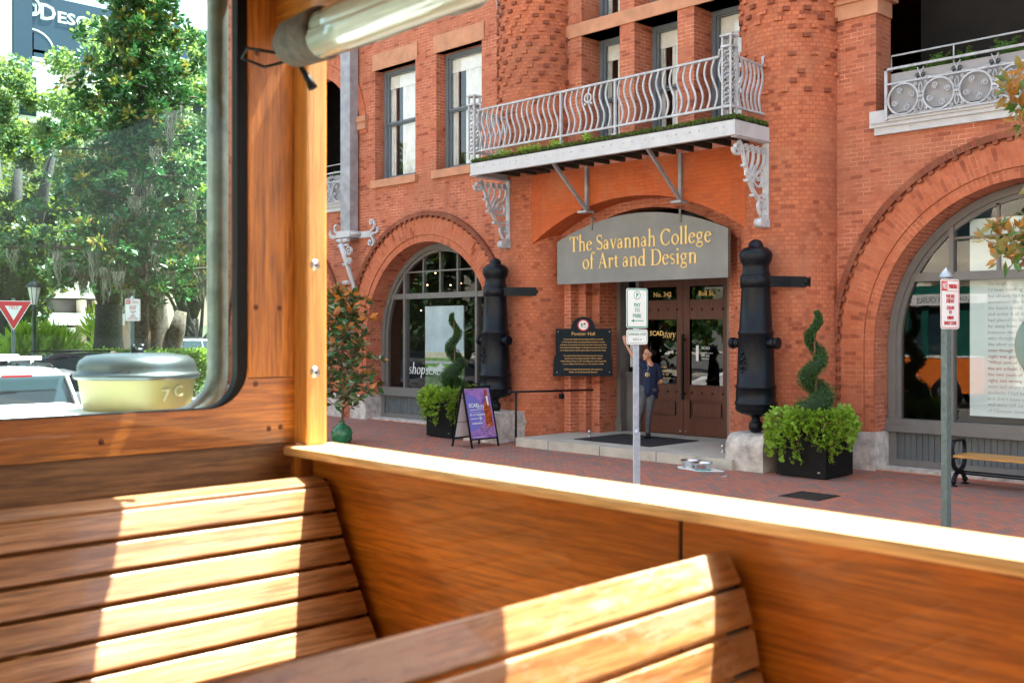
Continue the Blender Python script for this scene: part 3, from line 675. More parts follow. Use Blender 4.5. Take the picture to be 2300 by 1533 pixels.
for x0, x1 in ((-28.8, -10), (-8.2, 11)):
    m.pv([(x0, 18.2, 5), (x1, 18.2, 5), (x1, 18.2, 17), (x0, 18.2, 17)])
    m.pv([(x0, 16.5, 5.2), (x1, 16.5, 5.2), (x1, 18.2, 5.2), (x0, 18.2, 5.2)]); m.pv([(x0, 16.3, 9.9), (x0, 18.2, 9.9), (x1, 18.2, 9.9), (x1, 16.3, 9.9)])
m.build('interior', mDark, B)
# arched shop windows
def shop_window(cx, R, sub=True):
    o = cx - .06; yf = 16.05; hw = 1.27
    m = MB(); ring(m, cx, ZS, R - .13, R - .01, yf, yf + .14, 36, leg=None); ring(m, cx, ZS, R - .20, R - .13, yf + .05, yf + .14, 36, leg=None)
    for s in (-1, 1):
        xa, xb = sorted((cx + s * (R - .13), cx + s * (R - .005))); m.box(xa, xb, yf, yf + .14, .8, ZS)
        xa, xb = sorted((cx + s * (R - .20), cx + s * (R - .13))); m.box(xa, xb, yf + .05, yf + .14, .8, ZS)
    zt = ZS + sqrt((R - .16) ** 2 - hw ** 2); hh = sqrt((R - .14) ** 2 - (2.98 - ZS) ** 2)
    m.box(cx - hh, cx + hh, yf + .02, yf + .15, 2.97, 3.10)
    m.box(o - hw - .07, o - hw, yf + .01, yf + .16, .8, zt - .01); m.box(o + hw, o + hw + .07, yf + .01, yf + .16, .8, zt - .06)
    for dx in (-.62, 0, .62):
        zz = ZS + sqrt((R - .17) ** 2 - (o + dx - cx) ** 2); m.box(o + dx - .022, o + dx + .022, yf + .05, yf + .15, 3.10, zz)
    m.box(o - hw, o + hw, yf + .055, yf + .145, 3.60, 3.635)
    m.mi = 0; m.box(cx - R + .0, cx + R - .0, yf - .06, yf + .15, .64, .8); m.box(cx - R, cx + R, yf - .10, yf - .06, .60, .68)
    m.mi = 1; m.box(cx - R, cx + R, yf + .02, yf + .1, .05, .62)
    m.mi = 0; m.box(cx - R, cx + R, yf - .02, yf + .02, .05, .16); m.box(cx - R, cx - R + .16, yf - .018, yf + .02, .16, .6); m.box(cx + R - .16, cx + R, yf - .018, yf + .02, .16, .6)
    m.mi = 1
    k = -R + .2
    while k < R - .2: m.box(cx + k, cx + k + .083, yf + .006, yf + .021, .16, .6); k += .095
    f = m.build('shop_window', [mGray, mGrayD], B)
    g = MB(); n = 28; P = [(cx - (R - .1) * cos(pi * i / n), ZS + (R - .1) * sin(pi * i / n)) for i in range(n + 1)]
    for a, b in zip(P[:-1], P[1:]): g.poly([(a[0], 16.13, .8), (b[0], 16.13, .8), (b[0], 16.13, b[1]), (a[0], 16.13, a[1])])
    g.build('pane', mGlass, f)
    q = MB(); q.box(cx - R - .02, cx + R + .02, 15.72, 16.12, -.01, .05); q.build('threshold', mPlinth, f)
    return f
wins = [shop_window(*a) for a in AR]
serif('lettering', 'shop', .36, mSignW, wins[1], (-20.05, 16.10, 1.15), X1, Z1, .003, .62, .2)
text('lettering', 'SCAD', .22, mSignW, wins[1], (-19.40, 16.10, 1.15), X1, Z1)
# sash windows upstairs with curtains
def sash(x0, x1, z0, z1, y, mat=None, meet=None):
    mat = mat or mGrayF; m = MB(); t = .085
    m.box(x0, x0 + t, y, y + .12, z0, z1); m.box(x1 - t, x1, y, y + .12, z0, z1); m.box(x0 + t, x1 - t, y + .002, y + .12, z1 - t, z1); m.box(x0 + t, x1 - t, y + .002, y + .12, z0, z0 + t)
    a, b = x0 + t, x1 - t; s = .05; me = meet or (z0 + z1) / 2
    for c, d, yy in ((z0 + t, me, .07), (me, z1 - t, .035)):
        m.box(a, a + s, y + yy, y + yy + .05, c, d); m.box(b - s, b, y + yy, y + yy + .05, c, d); m.box(a + s, b - s, y + yy, y + yy + .05, c, c + s); m.box(a + s, b - s, y + yy, y + yy + .05, d - s * .7, d)
    f = m.build('window', mat, B)
    g = MB(); g.box(a, b, y + .1, y + .106, z0 + t, z1 - t); g.build('pane', mGlassU, f)
    # gathered curtains and a white roller blind
    c = MB()
    for xa, xb in ((a - .02, a + (b - a) * .16), (a + (b - a) * .34, b + .02)):
        n = 26
        for i in range(n):
            u0, u1 = xa + (xb - xa) * i / n, xa + (xb - xa) * (i + 1) / n
            y0, y1 = y + .22 + .025 * sin(i * 1.9), y + .22 + .025 * sin((i + 1) * 1.9)
            c.poly([(u0, y0 - .07, z0), (u1, y1 - .07, z0), (u1, y1 - .07, z1), (u0, y0 - .07, z1)])
    c.box(a, b, y + .112, y + .117, z1 - .42, z1)
    c.build('curtain', mCurtain, f)
    return f
sash(-20.74, -19.18, 5.87, 8.57, A + .28, meet=7.27); sash(-18.42, -16.88, 5.87, 8.57, A + .28, meet=7.27)
for x0, x1 in ((-13.95, -12.96), (-12.6, -11.59), (-11.22, -10.2)):
    for z0, z1 in ((5.62, 8.07), (8.36, 10.8)): sash(x0, x1, z0, z1, A + .55)
sash(-20.74, -19.18, 10.4, 13, A + .28); sash(-18.42, -16.88, 10.4, 13, A + .28)

# ---------------------------------------------------------------- scrolls
def spiral(cx, cy, r0, r1, a0, turns, n=26):
    return [(cx + (r0 + (r1 - r0) * i / n) * cos(a0 + turns * 2 * pi * i / n), cy + (r0 + (r1 - r0) * i / n) * sin(a0 + turns * 2 * pi * i / n)) for i in range(n + 1)]
def bez(p0, p1, p2, p3, n=12):
    return [tuple((1 - t) ** 3 * a + 3 * (1 - t) ** 2 * t * b + 3 * (1 - t) * t * t * c + t ** 3 * d for a, b, c, d in zip(p0, p1, p2, p3)) for t in [i / n for i in range(n + 1)]]
def bracket(X):
    mp = lambda a, b, d: (X + d, 13.83 + a, 3.85 + b)      # a: towards the wall, b: up
    m = MB(); w = .024; D = .06
    m.box(X - .055, X + .055, 14.76, 14.80, 3.95, 5.24); m.box(X - .055, X + .055, 13.86, 14.80, 5.215, 5.25)
    m.ribbon(spiral(.12, 1.20, .02, .12, 0, -1.5)[:] , w, D, mp)
    m.ribbon(bez((.17, 1.32), (.36, 1.12), (.34, .62), (.80, .42), 16), .04, D, mp)
    for k in range(4):
        cx = .36 + k * .155; m.ribbon(spiral(cx, 1.25, .012, .055, .5, -1.4), .022, D * .8, mp)
        m.ribbon(bez((cx + .05, 1.23), (cx + .10, 1.02), (cx - .02 + .0, .95), (.36 + k * .05, .80 - k * .03), 10), .024, D * .7, mp)
    m.ribbon(spiral(.72, .80, .02, .20, .2, -1.75, 40), .032, D * .8, mp)
    m.ribbon(bez((.53, .72), (.50, .5), (.72, .45), (.88, .55), 10), .03, D * .8, mp)
    m.ribbon(spiral(.80, .36, .015, .10, 1.2, 1.5), .028, D * .8, mp)
    m.ribbon(bez((.72, .36), (.74, .18), (.86, .22), (.86, .1), 10), .03, D, mp)
    for a, b in ((.30, .95), (.38, .72), (.55, .50)):
        q = [(X - .045, 13.83 + a, 3.85 + b), (X + .045, 13.83 + a, 3.85 + b)]; m.tube(q, .026, 10)
    m.box(X - .045, X + .045, 14.66, 14.80, 3.95, 4.05)
    m.tube([(X - .07, 14.60, 3.93), (X + .07, 14.60, 3.93)], .075, 14); m.tube([(X - .07, 14.74, 3.93), (X + .07, 14.74, 3.93)], .075, 14)
    for b in (.2, .32, .47): m.ball((X + .0, 14.74, 3.85 + b), .022)
    return m
# balcony
m = MB(); m.mi = 0
XL, XR, YB = -15.26, -9.16, 13.80
m.box(XL, XR, YB, YB + .03, 5.255, 5.47); m.box(XL - .012, XR + .012, YB - .01, YB + .08, 5.235, 5.26)
m.box(XR - .03, XR, YB + .03, 14.82, 5.255, 5.47); m.box(XL, XL + .03, YB + .03, 14.82, 5.255, 5.47); m.box(XR - .05, XR + .02, YB + .08, 14.84, 5.235, 5.26)
for i in range(13):
    for dx in (-.09, .09): m.ball((XL + .28 + i * .46 + dx, YB - .002, 5.385 + (i % 2) * .0), .020, 8, 4, (1, .6, 1))
for x, z in ((-14.9, 5.33), (-13.65, 5.34), (-11.8, 5.36), (-10.2, 5.40)): pass
m.mi = 1
m.box(XL + .02, XR - .02, YB + .03, 15.05, 5.47, 5.535)
for i in range(16): m.box(XL + .3 + i * .38, XL + .36 + i * .38, YB + .03, 14.9, 5.29, 5.46)
bal = m.build('balcony', [mIronW, M_plain('old_timber', (.035, .03, .02), .9, 0, .3, 6, .6)], B)
def moss(bld):
    N = 5200; x = RNG.uniform(XL, XR, N); y = np.where(RNG.random(N) < .75, YB + .0 + np.abs(RNG.normal(0, .03, N)), RNG.uniform(YB, 14.8, N)); z = 5.50 + RNG.random(N) * .045
    side = RNG.random(N) < .14; x[side] = XR - .02 + RNG.normal(0, .015, side.sum()); y[side] = RNG.uniform(YB, 14.75, side.sum())
    den = .5 + .5 * np.sin(x * 5) * np.sin(x * 1.7 + 1); keep = RNG.random(N) < .35 + .65 * den
    return np.stack([x, y, z], 1)[keep]
def leaf_cloud(name, P, size, mat, parent=None, up=.0, aspect=.5, nrm=None, jit=.35, fold=.25, org=None, mi=None, mats=None, droop=0.0, outward=None):
    """one mesh of small folded leaves (two quads each) at points P"""
    P = np.asarray(P, float); n = len(P)
    d = RNG.normal(size=(n, 3))
    if outward is not None: d = d * (1 - 0.55) + outward * 1.6
    d[:, 2] += up - droop; d /= np.linalg.norm(d, axis=1)[:, None] + 1e-9
    q = RNG.normal(size=(n, 3)); q[:, 2] += .6
    s = np.cross(d, q); s /= np.linalg.norm(s, axis=1)[:, None] + 1e-9
    nn = np.cross(s, d); L = (size * (1 + RNG.uniform(-jit, jit, n)))[:, None]; Wd = L * aspect / 2
    base = P; tip = P + d * L; mid = P + d * L * .5
    a = mid + s * Wd + nn * Wd * fold * 2; b = mid - s * Wd + nn * Wd * fold * 2
    V = np.stack([base, a, tip, b, ], 1).reshape(-1, 3)
    i = np.arange(n) * 4
    F = np.concatenate([np.stack([i, i + 1, i + 2], 1), np.stack([i, i + 2, i + 3], 1)])
    mm = None if mi is None else np.concatenate([mi, mi])
    return numesh(name, V, F, mats or mat, parent, org, mi=mm)
mMossG = M_leaf('moss_green', (.10, .17, .02), (.045, .10, .015), None, .8, .2, 6)
leaf_cloud('moss', moss(bal), .035, mMossG, bal, up=1.0, aspect=.9)['kind'] = 'stuff'
fern = []
for cx_, r_ in ((-13.75, .12), (-13.5, .09), (-12.95, .08), (-14.3, .1), (-12.2, .05)):
    fern.append(np.stack([cx_ + RNG.normal(0, r_, 90), YB - .01 + RNG.normal(0, .03, 90), 5.55 + np.abs(RNG.normal(0, .035, 90))], 1))
mIvy = M_leaf('ivy_leaf', (.17, .36, .03), (.33, .55, .06), None, .45, .3, 14)
leaf_cloud('weed', np.concatenate(fern), .05, mIvy, bal, up=.5, aspect=.5)['kind'] = 'stuff'
# rails
m = MB(); xf0, xf1, yr = -15.2, -9.26, 13.83
for z in (5.70, ): m.box(xf0, xf1, yr - .02, yr + .02, z - .018, z + .018); m.box(xf1 - .02, xf1 + .02, yr, 14.83, z - .018, z + .018); m.box(xf0 - .02, xf0 + .02, yr, 14.83, z - .018, z + .018)
def rail_y(x, y0, y1): m.tube([(x, y0 + .06, 6.64), (x, y0 + .16, 6.62), (x, y0 + .2, 6.5), (x, y1, 6.47), (x, y1 + .05, 6.47), (x, y1 + .05, 6.62), (x, y1 + .09, 6.64)], .024, 6)
m.box(xf0 + .2, xf1 - .2, yr - .028, yr + .028, 6.475, 6.51)
for s, xe in ((1, xf0), (-1, xf1)): m.tube([(xe + s * .2, yr, 6.49), (xe + s * .2, yr, 6.60), (xe + s * .05, yr, 6.63)], .024, 6)
rail_y(xf1, yr, 14.7); rail_y(xf0, yr, 14.7)
for x in (-12.86, -11.59): m.box(x - .02, x + .02, yr - .022, yr + .022, 5.56, 6.5); m.box(x - .04, x + .04, yr - .04, yr + .04, 5.55, 5.58)
m.build('railing', mIron, bal)
def baluster(x, y, ax):
    q = MB(); pts = []
    for i in range(15):
        t = i / 14; o = .055 * sin(t * 2 * pi) * (1 if t > 0 else 1); pts.append((o, 5.715 + t * .765))
    if ax == 0: mp = lambda a, b, d: (x + a, y + d, b)
    else: mp = lambda a, b, d: (x + d, y - a, b)
    q.ribbon(pts, .030, .022, mp); return q.build('baluster', mIron, bal)
nb = 42
for i in range(nb):
    x = xf0 + .16 + (xf1 - xf0 - .32) * i / (nb - 1)
    if min(abs(x + 12.86), abs(x + 11.59)) < .04: continue
    baluster(x, yr, 0)
for i in range(7):
    y = yr + .17 + i * .115
    baluster(xf1, y, 1); baluster(xf0, y, 1)
q = MB(); q.ribbon([(-12.2 + .075 * cos(a * pi / 8), 6.28 + .075 * sin(a * pi / 8)) for a in range(16)], .022, .03, lambda a, b, d: (a, yr - .012 + d, b), True); q.tube([(-12.26, yr - .01, 6.2), (-12.28, yr - .01, 6.16)], .02); q.tube([(-12.14, yr - .01, 6.2), (-12.12, yr - .01, 6.16)], .02); q.build('ring_ornament', mIronW, bal)
def corner_post(x):
    m = MB(); y = yr; s = .075
    for dx in (-s, s):
        for dy in (-s, s): m.box(x + dx - .016, x + dx + .016, y + dy - .016, y + dy + .016, 5.55, 6.78)
    m.box(x - s - .02, x + s + .02, y - s - .02, y + s + .02, 5.66, 5.70); m.box(x - s - .025, x + s + .025, y - s - .025, y + s + .025, 6.60, 6.635); m.box(x - s - .035, x + s + .035, y - s - .035, y + s + .035, 6.77, 6.80)
    for f in range(4):
        for k in range(11):
            z0 = 5.70 + k * .081; 
            if f == 0: mp = lambda a, b, d: (x + a, y - s + d, b)
            elif f == 1: mp = lambda a, b, d: (x + s + d, y + a, b)
            elif f == 2: mp = lambda a, b, d: (x + a, y + s + d, b)
            else: mp = lambda a, b, d: (x - s + d, y + a, b)
            m.ribbon([(-s, z0), (s, z0 + .08)], .014, .01, mp); m.ribbon(spiral(-.02 if k % 2 else .02, z0 + .045, .006, .026, 0, 1.2, 10), .008, .01, mp)
    m.mi = 0; m.build('corner_post', mIron, bal)
corner_post(xf1 - .02); corner_post(xf0 + .02)
for X in (-9.22, -15.2): bracket(X).build('bracket', mIronW if X > -10 else mIron, bal)
for x in (-13.24, -11.06):
    m = MB(); m.obox((x + .06, 14.43, 4.87), (.024, 0, 0), (0, .022, .022), (0, .475, -.41)); m.box(x + .03, x + .09, 14.86, 14.92, 4.46, 5.30); m.box(x - .06, x + .17, 14.75, 14.95, 4.42, 4.46); m.build('brace', mZinc, bal)

# loggia ironwork, right of the pier and the sliver at the far left
def loggia(x0, x1, fern_lab):
    m = MB(); m.mi = 0
    m.box(x0 - .28, x1, A - .12, A + .4, 5.36, 5.53); m.box(x0 - .22, x1, A - .08, A + .4, 5.25, 5.36); m.box(x0 - .25, x1, A - .15, A - .12, 5.42, 5.46); m.box(x0 - .28, x0 - .02, A - .12, A + .3, 5.53, 5.62)
    ob = m.build('loggia_railing', [mIronW], B)
    m = MB(); y = A - .17
    m.box(x0, x1, y - .02, y + .02, 6.20, 6.235); m.box(x0, x1, y - .015, y + .015, 5.975, 6.0); m.box(x0, x1, y - .015, y + .015, 5.46, 5.485); m.box(x0, x0 + .04, y - .02, y + .02, 5.44, 6.235)
    m.tube([(x0 + .06, y + .1, 6.2), (x0 + .06, y + .1, 6.44), (x1, y + .1, 6.44)], .014, 6)
    k = 1
    while x0 + k * 1.02 < x1: m.tube([(x0 + k * 1.02, y + .1, 6.2), (x0 + k * 1.02, y + .1, 6.44)], .012, 6); k += 1
    mp = lambda a, b, d: (a, y + d, b); p = .545; i = 0
    while x0 + .28 + i * p < x1 - .1:
        cx = x0 + .29 + i * p; cz = 5.73
        m.ribbon([(cx + .235 * cos(a * pi / 14), cz + .235 * sin(a * pi / 14)) for a in range(28)], .026, .03, mp, True)
        for q in range(4):
            a = q * pi / 2 + .35; bx, bz = cx + .19 * cos(a), cz + .19 * sin(a); m.ribbon(spiral(bx - .045 * cos(a), bz - .045 * sin(a), .01, .05, a, 1.5, 18), .012, .022, mp)
        hx = cx + p / 2
        m.box(hx - .05, hx + .05, y - .022, y + .022, cz - .02, cz + .02)
        for sg in (-1, 1):
            for sz in (-1, 1):
                m.ribbon(bez((hx, cz + sz * .03), (hx + sg * .03, cz + sz * .1), (hx + sg * .12, cz + sz * .12), (hx + sg * .10, cz + sz * .2)), .013, .022, mp)
                m.ribbon(spiral(hx + sg * .08, cz + sz * .2, .008, .03, 0, 1.4 * sg, 12), .010, .02, mp)
                m.ribbon(bez((hx, cz + sz * .06), (hx + sg * .05, cz + sz * .12), (hx + sg * .02, cz + sz * .17), (hx, cz + sz * .22)), .010, .02, mp)
                m.ribbon(spiral(hx + sg * .052, 6.055, .01, .038, pi if sg > 0 else 0, 1.3 * sg, 14), .012, .02, mp)
            m.ribbon(bez((hx, 6.02), (hx + sg * .01, 6.1), (hx + sg * .03, 6.12), (hx + sg * .05, 6.17)), .010, .02, mp)
            m.ribbon(bez((hx + sg * .06, 6.01), (hx + sg * .12, 6.03), (hx + sg * .14, 6.0), (hx + sg * .2, 5.995)), .012, .02, mp)
        i += 1
    m.build('ironwork', mIron, ob)
    t = MB(); t.box(x0 + .06, x1, A - .09, A + .17, 5.55, 6.16); t.build('trough', M_plain('trough', (.30, .30, .31), .6, 0, .1, 2), ob)
    return ob
loggia(-7.52, 3.1, 0); loggia(-25.1, -21.85, 0)
mFern = M_leaf('fern_leaf', (.05, .17, .02), (.08, .24, .03), None, .5, .35, 4)
def fern_thing(x, lab, s=1.0):
    P = []; O = []
    for k in range(30):
        a = random.uniform(0, 2 * pi); e = random.uniform(.3, 1.2); L = random.uniform(.18, .36) * s
        for j in range(16):
            t = (j + 1) / 16; r = L * t * cos(e); z = L * t * sin(e) - .22 * L * t * t
            for sd in (-1, 1): P.append((x + r * cos(a), A + .03 + r * sin(a) * .5, 6.15 + z)); O.append((-sin(a) * sd, cos(a) * sd, .1))
    o = leaf_cloud('fern', P, .045, mFern, None, aspect=.35, org=(x, A + .03, 6.15), outward=np.array(O) * 2)
    return tag(o, lab, 'fern', 'ferns in the loggia trough')
fl = ['small sparse fern at the pier end of the grey loggia trough', 'bushy fern second from the brick pier in the loggia trough', 'bushy fern third from the brick pier in the loggia trough', 'tall feathery fern fourth from the brick pier in the loggia trough', 'fern near the right picture edge in the grey loggia trough']
for i, (x, s) in enumerate(((-7.2, .6), (-6.75, 1.0), (-6.4, .95), (-5.8, 1.15), (-5.45, 1.1))): fern_thing(x, fl[i], s)
fern_thing(-22.35, 'small fern behind the far left ironwork beside the downspout', .7)
for x in (-4.9, -4.4, -3.8): tag(fern_thing(x, 'fern further along the loggia trough beyond the picture edge', 1.1))
m = MB(); m.box(-15.98, -15.74, 15.30, 15.56, 8.22, 11)
mp = lambda a, b, d: (-15.99 - a, 15.36 + d, b)
m.ribbon([(.02, 8.30), (.07, 8.75), (.20, 9.5)], .02, .05, mp)
for k in range(6): m.ribbon(spiral(.03 + k * .012, 8.42 + k * .16, .008, .035 + k * .006, k, 1.3, 16), .016, .04, mp)
m.ribbon(spiral(.02, 8.2, .01, .05, 1.5, 1.2, 14), .02, .05, mp)
m.build('wall_bracket', mIron, B)
# downspout with scroll bracket
m = MB(); m.box(-21.78, -21.38, A - .30, A - .05, 4.6, 14)
m.obox((-21.58, A - .17, 4.55), (.18, 0, 0), (0, .12, 0), (0, 0, .07))
d = m.build('downspout', mZinc, B)
m = MB(); X = -21.58; y = A - .34
m.box(X - .30, X + .26, y - .02, y + .36, 4.52, 4.68); m.box(X + .26, X + .80, A - .06, A - .02, 4.50, 4.66); m.tube([(X + .26, y, 4.6), (X + .30, A - .04, 4.6)], .05)
mp = lambda a, b, dd: (X + a, A - .05 + dd, 4.58 + b)
for sg in (1,):
    m.ribbon(bez((.7, .05), (.85, .1), (.95, .2), (.82, .32)) + spiral(.76, .28, .07, .02, .3, 1), .045, .06, mp)
    m.ribbon(bez((.75, 0), (.95, .02), (1.08, .0), (1.0, .15)), .045, .06, mp)
    m.ribbon(bez((.72, -.05), (.85, -.1), (.95, -.3), (.75, -.28)) + spiral(.72, -.2, .08, .02, -.8, -1), .045, .06, mp)
mp2 = lambda a, b, dd: (X + a, y + dd, 4.58 + b)
m.ribbon(bez((-.3, .06), (-.42, .1), (-.42, .3), (-.28, .26)), .04, .06, mp2); m.ribbon(bez((-.3, 0), (-.5, -.05), (-.6, .05), (-.55, .15)), .04, .06, mp2); m.ribbon(bez((-.3, -.04), (-.5, -.1), (-.62, 0), (-.6, .1)), .03, .05, mp2)
for dx in (-.13, .13): m.tube([(X + dx - .1, y - .03, 4.44), (X + dx + .1, y - .03, 4.44)], .05, 10); m.tube([(X + dx - .08, y - .02, 4.32), (X + dx + .08, y - .02, 4.32)], .035, 10)
m.tube([(X - .1, y, 4.36), (X, y + .02, 4.1), (X + .08, A - .2, 3.6), (X + .12, A - .06, 3.1), (X + .14, A - .05, 2.95)], [.09, .075, .06, .05, .04], 8)
m.ribbon(spiral(.24, -.42, .02, .13, 0, 1.6), .025, .06, mp2); m.ribbon(spiral(.24, -.66, .02, .09, 0, 1.6), .025, .06, mp2)
for z in (3.85, 3.4): m.tube([(X - .1, A - .28, z), (X + .12, A - .28, z)], .045, 10)
m.build('scroll_bracket', mIronW, d)
# platform step
m = MB(); m.box(-14.2, -9.35, 14.22, 16.7, -.02, .16); m.box(-14.2, -9.35, 14.0, 14.217, -.02, .163)
m.mi = 1
for x in (-13.35, -12.1, -10.85): m.box(x, x + .012, 13.998, 14.2, .0, .1645)
m.build('entrance_step', [M_plain('pale_step_stone', (.46, .43, .36), .85, 0, .12, 3), mDark2], B)
# handrail beside the step
m = MB(); m.tube([(-14.27, 13.95, 1.03), (-14.1, 14.8, 1.02), (-13.82, 16.36, 1.0)], .02); m.tube([(-14.24, 14.05, 0), (-14.24, 14.05, 1.02)], .022); m.ball((-14.27, 13.93, 1.03), .035); m.box(-14.05, -13.97, 15.05, 15.12, .86, .96)
m.tube([(-14.0, 15.1, .96), (-14.05, 15.1, 1.02)], .012); m.ball((-13.8, 16.34, 1.0), .045)
m.build('handrail', mBlackIron, B)
# blade sign and pier lettering at the far left corner of the same building
bs = thing('blade_sign', (-27.9, 15.0, 3.5), 'gray blade sign lettered shopSCAD sticking out at the far corner of the brick building', 'sign')
m = MB(); a = atd(447, 627, 33.6); b_ = atd(532, 627, 33.0)
ux = Vector((b_[0] - a[0], b_[1] - a[1], 0)); L = ux.length; ux.normalize(); nz = ux.cross(Vector((0, 0, 1)))
c = Vector(a) + ux * L / 2
m.obox(c, ux * L / 2, nz * .05, (0, 0, .26)); m.build('panel', M_plain('slate_panel', (.16, .19, .25), .5), bs)
m = MB(); m.tube([c + ux * L * .3 + Vector((0, 0, .26)), c + ux * L * .3 + Vector((0, 0, .6)), c + ux * (L * .3) + Vector((.7, .9, .6))], .03); m.build('hanger', mBlackIron, bs)
O = Vector(a) + ux * .06 + nz * .055 + Vector((0, 0, -.05))
serif('lettering', 'shop', .32, mSignW, bs, O, ux, Z1, .004, .5, .2); text('lettering', 'SCAD', .2, mSignW, bs, O + ux * .56, ux, Z1)

# ================================================================== things in front of the building
# hanging sign
hs = thing('hanging_sign', (-12.2, 15.16, 3.1), 'large gray arched sign with gold serif lettering hanging over the entrance', 'sign')
x0, x1, zb = -14.2, -10.2, 3.11
out = [(x0, zb), (x1, zb), (x1, 3.95)] + [(x0 + (x1 - x0) * (1 - t), 3.95 + .42 * (1 - (2 * t - 1) ** 2)) for t in [i / 20 for i in range(1, 20)]] + [(x0, 3.95)]
m = MB(); m.prism(out, lambda a, b, d: (a, 15.16 + d, b), 0, .08); m.build('panel', mSignGray, hs)
for x in (-13.28, -11.2):
    m = MB(); m.box(x - .022, x + .022, 15.14, 15.155, 4.12, 4.36); m.box(x - .022, x + .022, 15.155, 15.26, 4.345, 4.36); m.tube([(x, 15.2, 4.35), (x, 15.2, 4.62)], .012); m.build('hook', mGray, hs)
serif('lettering', 'The Savannah College', .415, mGold, hs, (-13.86, 15.158, 3.735), X1, Z1, .014, 3.34)
serif('lettering', 'of Art and Design', .415, mGold, hs, (-13.52, 15.158, 3.385), X1, Z1, .014, 2.70)

# historical plaque, facing the street corner
pc = Vector(atd(1310, 790, 20.75)); pu = Vector((RD[0], RD[1], 0))
pl = thing('plaque', tuple(pc), 'dark navy plaque with gold writing and a round crest on the porch brickwork', 'plaque')
hw = .575
ol = [(-hw - .03, -.48), (hw + .01, -.48), (hw, -.15), (hw - .02, -.1), (hw - .02, .46), (.24, .46)] + [(.22 * cos(a), .50 + .20 * sin(a)) for a in [radians(20 + 140 * i / 10) for i in range(11)]] + [(-.24, .46), (-hw + .03, .46), (-hw + .03, -.05), (-hw, -.1)]
pn = pu.cross(Vector((0, 0, 1)))
mp = lambda a, b, d: tuple(pc + pu * a + Vector((0, 0, b)) + pn * d)
m = MB(); m.prism(ol, lambda a, b, d: mp(a, b, .02 - d), 0, .04); m.build('panel', mNavyPl, pl)
m = MB(); m.mi = 0; dc = lambda r, d0, d1: m.prism([(r * cos(t * pi / 14), .53 + r * sin(t * pi / 14)) for t in range(28)], lambda a, b, d: mp(a, b, .03 - d), d0, d1)
dc(.115, 0, .008); m.mi = 1; dc(.092, -.003, .008); m.mi = 2; m.prism([(-.05, .49), (.05, .49), (.055, .50), (-.055, .50)], lambda a, b, d: mp(a, b, .036 - d), 0, .004)
m.prism([(-.05, .51), (-.01, .51), (-.02, .58), (-.05, .56)], lambda a, b, d: mp(a, b, .036 - d), 0, .004); m.mi = 3; m.prism([(.0, .53), (.05, .54), (.04, .58), (.0, .57)], lambda a, b, d: mp(a, b, .036 - d), 0, .004)
m.build('crest', [mRed, mWhite, mSignG, mRed], pl)
m = MB()
for a, b in ((-.50, .40), (.52, .40), (-.52, -.40), (.52, -.40)): m.ball(mp(a, b, .025), .014)
m.build('screw', mSteel, pl)
text('lettering', 'Poetter Hall', .095, mGoldD, pl, mp(0, .33, .022), pu, Z1, align='CENTER')
LN = ['The Savannah College of Art and Design (SCAD) was founded', 'in 1978 with the mission of preparing talented students for creative', 'professions. The university\'s first classes were held in this armory, where', 'it has restored several buildings as its living history and has been honored', 'for its stately character and the superb quality of its preservation design.', '',
      'The southern Richardsonian Romanesque Savannah Volunteer', 'Guards Armory was designed and built in 1892 by architect', 'William Gibbons Preston. In 1979, this building was named Poetter Hall', 'in honor of May and Paul Poetter, two of the founders of SCAD.', '', 'SCAD is an international university with locations in', 'Atlanta, Lacoste (France) and Savannah.']
for k, s in enumerate(LN):
    if s: text('lettering', s, .031 if k < 10 else .036, mGoldD, pl, mp(0 if k > 9 else 0, .24 - k * .054, .022), pu, Z1, align='CENTER', extrude=.001, bold=.0006)

# cannons on granite blocks
def block(cx, lab, rough):
    m = MB(); bmx = []
    if rough:
        xs = [cx - .5, cx - .25, cx, cx + .3, cx + .42]; g = bmesh.new(); 
        b2 = bmesh.new(); bmesh.ops.create_cube(b2, size=1); bmesh.ops.subdivide_edges(b2, edges=b2.edges[:], cuts=7, use_grid_fill=True)
        for v in b2.verts:
            v.co = Vector((v.co.x * .92 + cx - .05, v.co.y * .85 + 14.45, (v.co.z + .5) * .60 - .01))
            k = Vector((sin(v.co.z * 17 + v.co.y * 9), cos(v.co.x * 13 + v.co.z * 11), 0)) * .018 + Vector((random.uniform(-.012, .012), random.uniform(-.012, .012), random.uniform(-.008, .008))); v.co += k
        me = bpy.data.meshes.new('granite_block'); b2.to_mesh(me); b2.free(); me.materials.append(mPlinth); o = link('granite_block', me)
    else:
        pts = [(-.33, 0), (.33, 0), (.33, .56)] + [(.33 - .20 * 0, .58)]
        pts = [(.43, 0), (.43, .58), (-.20, .58)] + [(-.20 - .22 * sin(a), .36 + .22 * cos(a)) for a in [pi / 2 * i / 8 for i in range(1, 9)]] + [(-.42, 0)]
        m.prism(pts[::-1], lambda a, b, d: (cx + d, 14.5 + a, b - .005), -.34, .34); o = m.build('granite_block', mGran)
    return tag(o, lab, 'stone block', 'granite blocks under the cannons')
block(-15.2, 'rough hewn pale granite block under the left cannon beside the folding sign', True)
block(-9.18, 'smooth granite block with rounded front top under the right cannon', False)
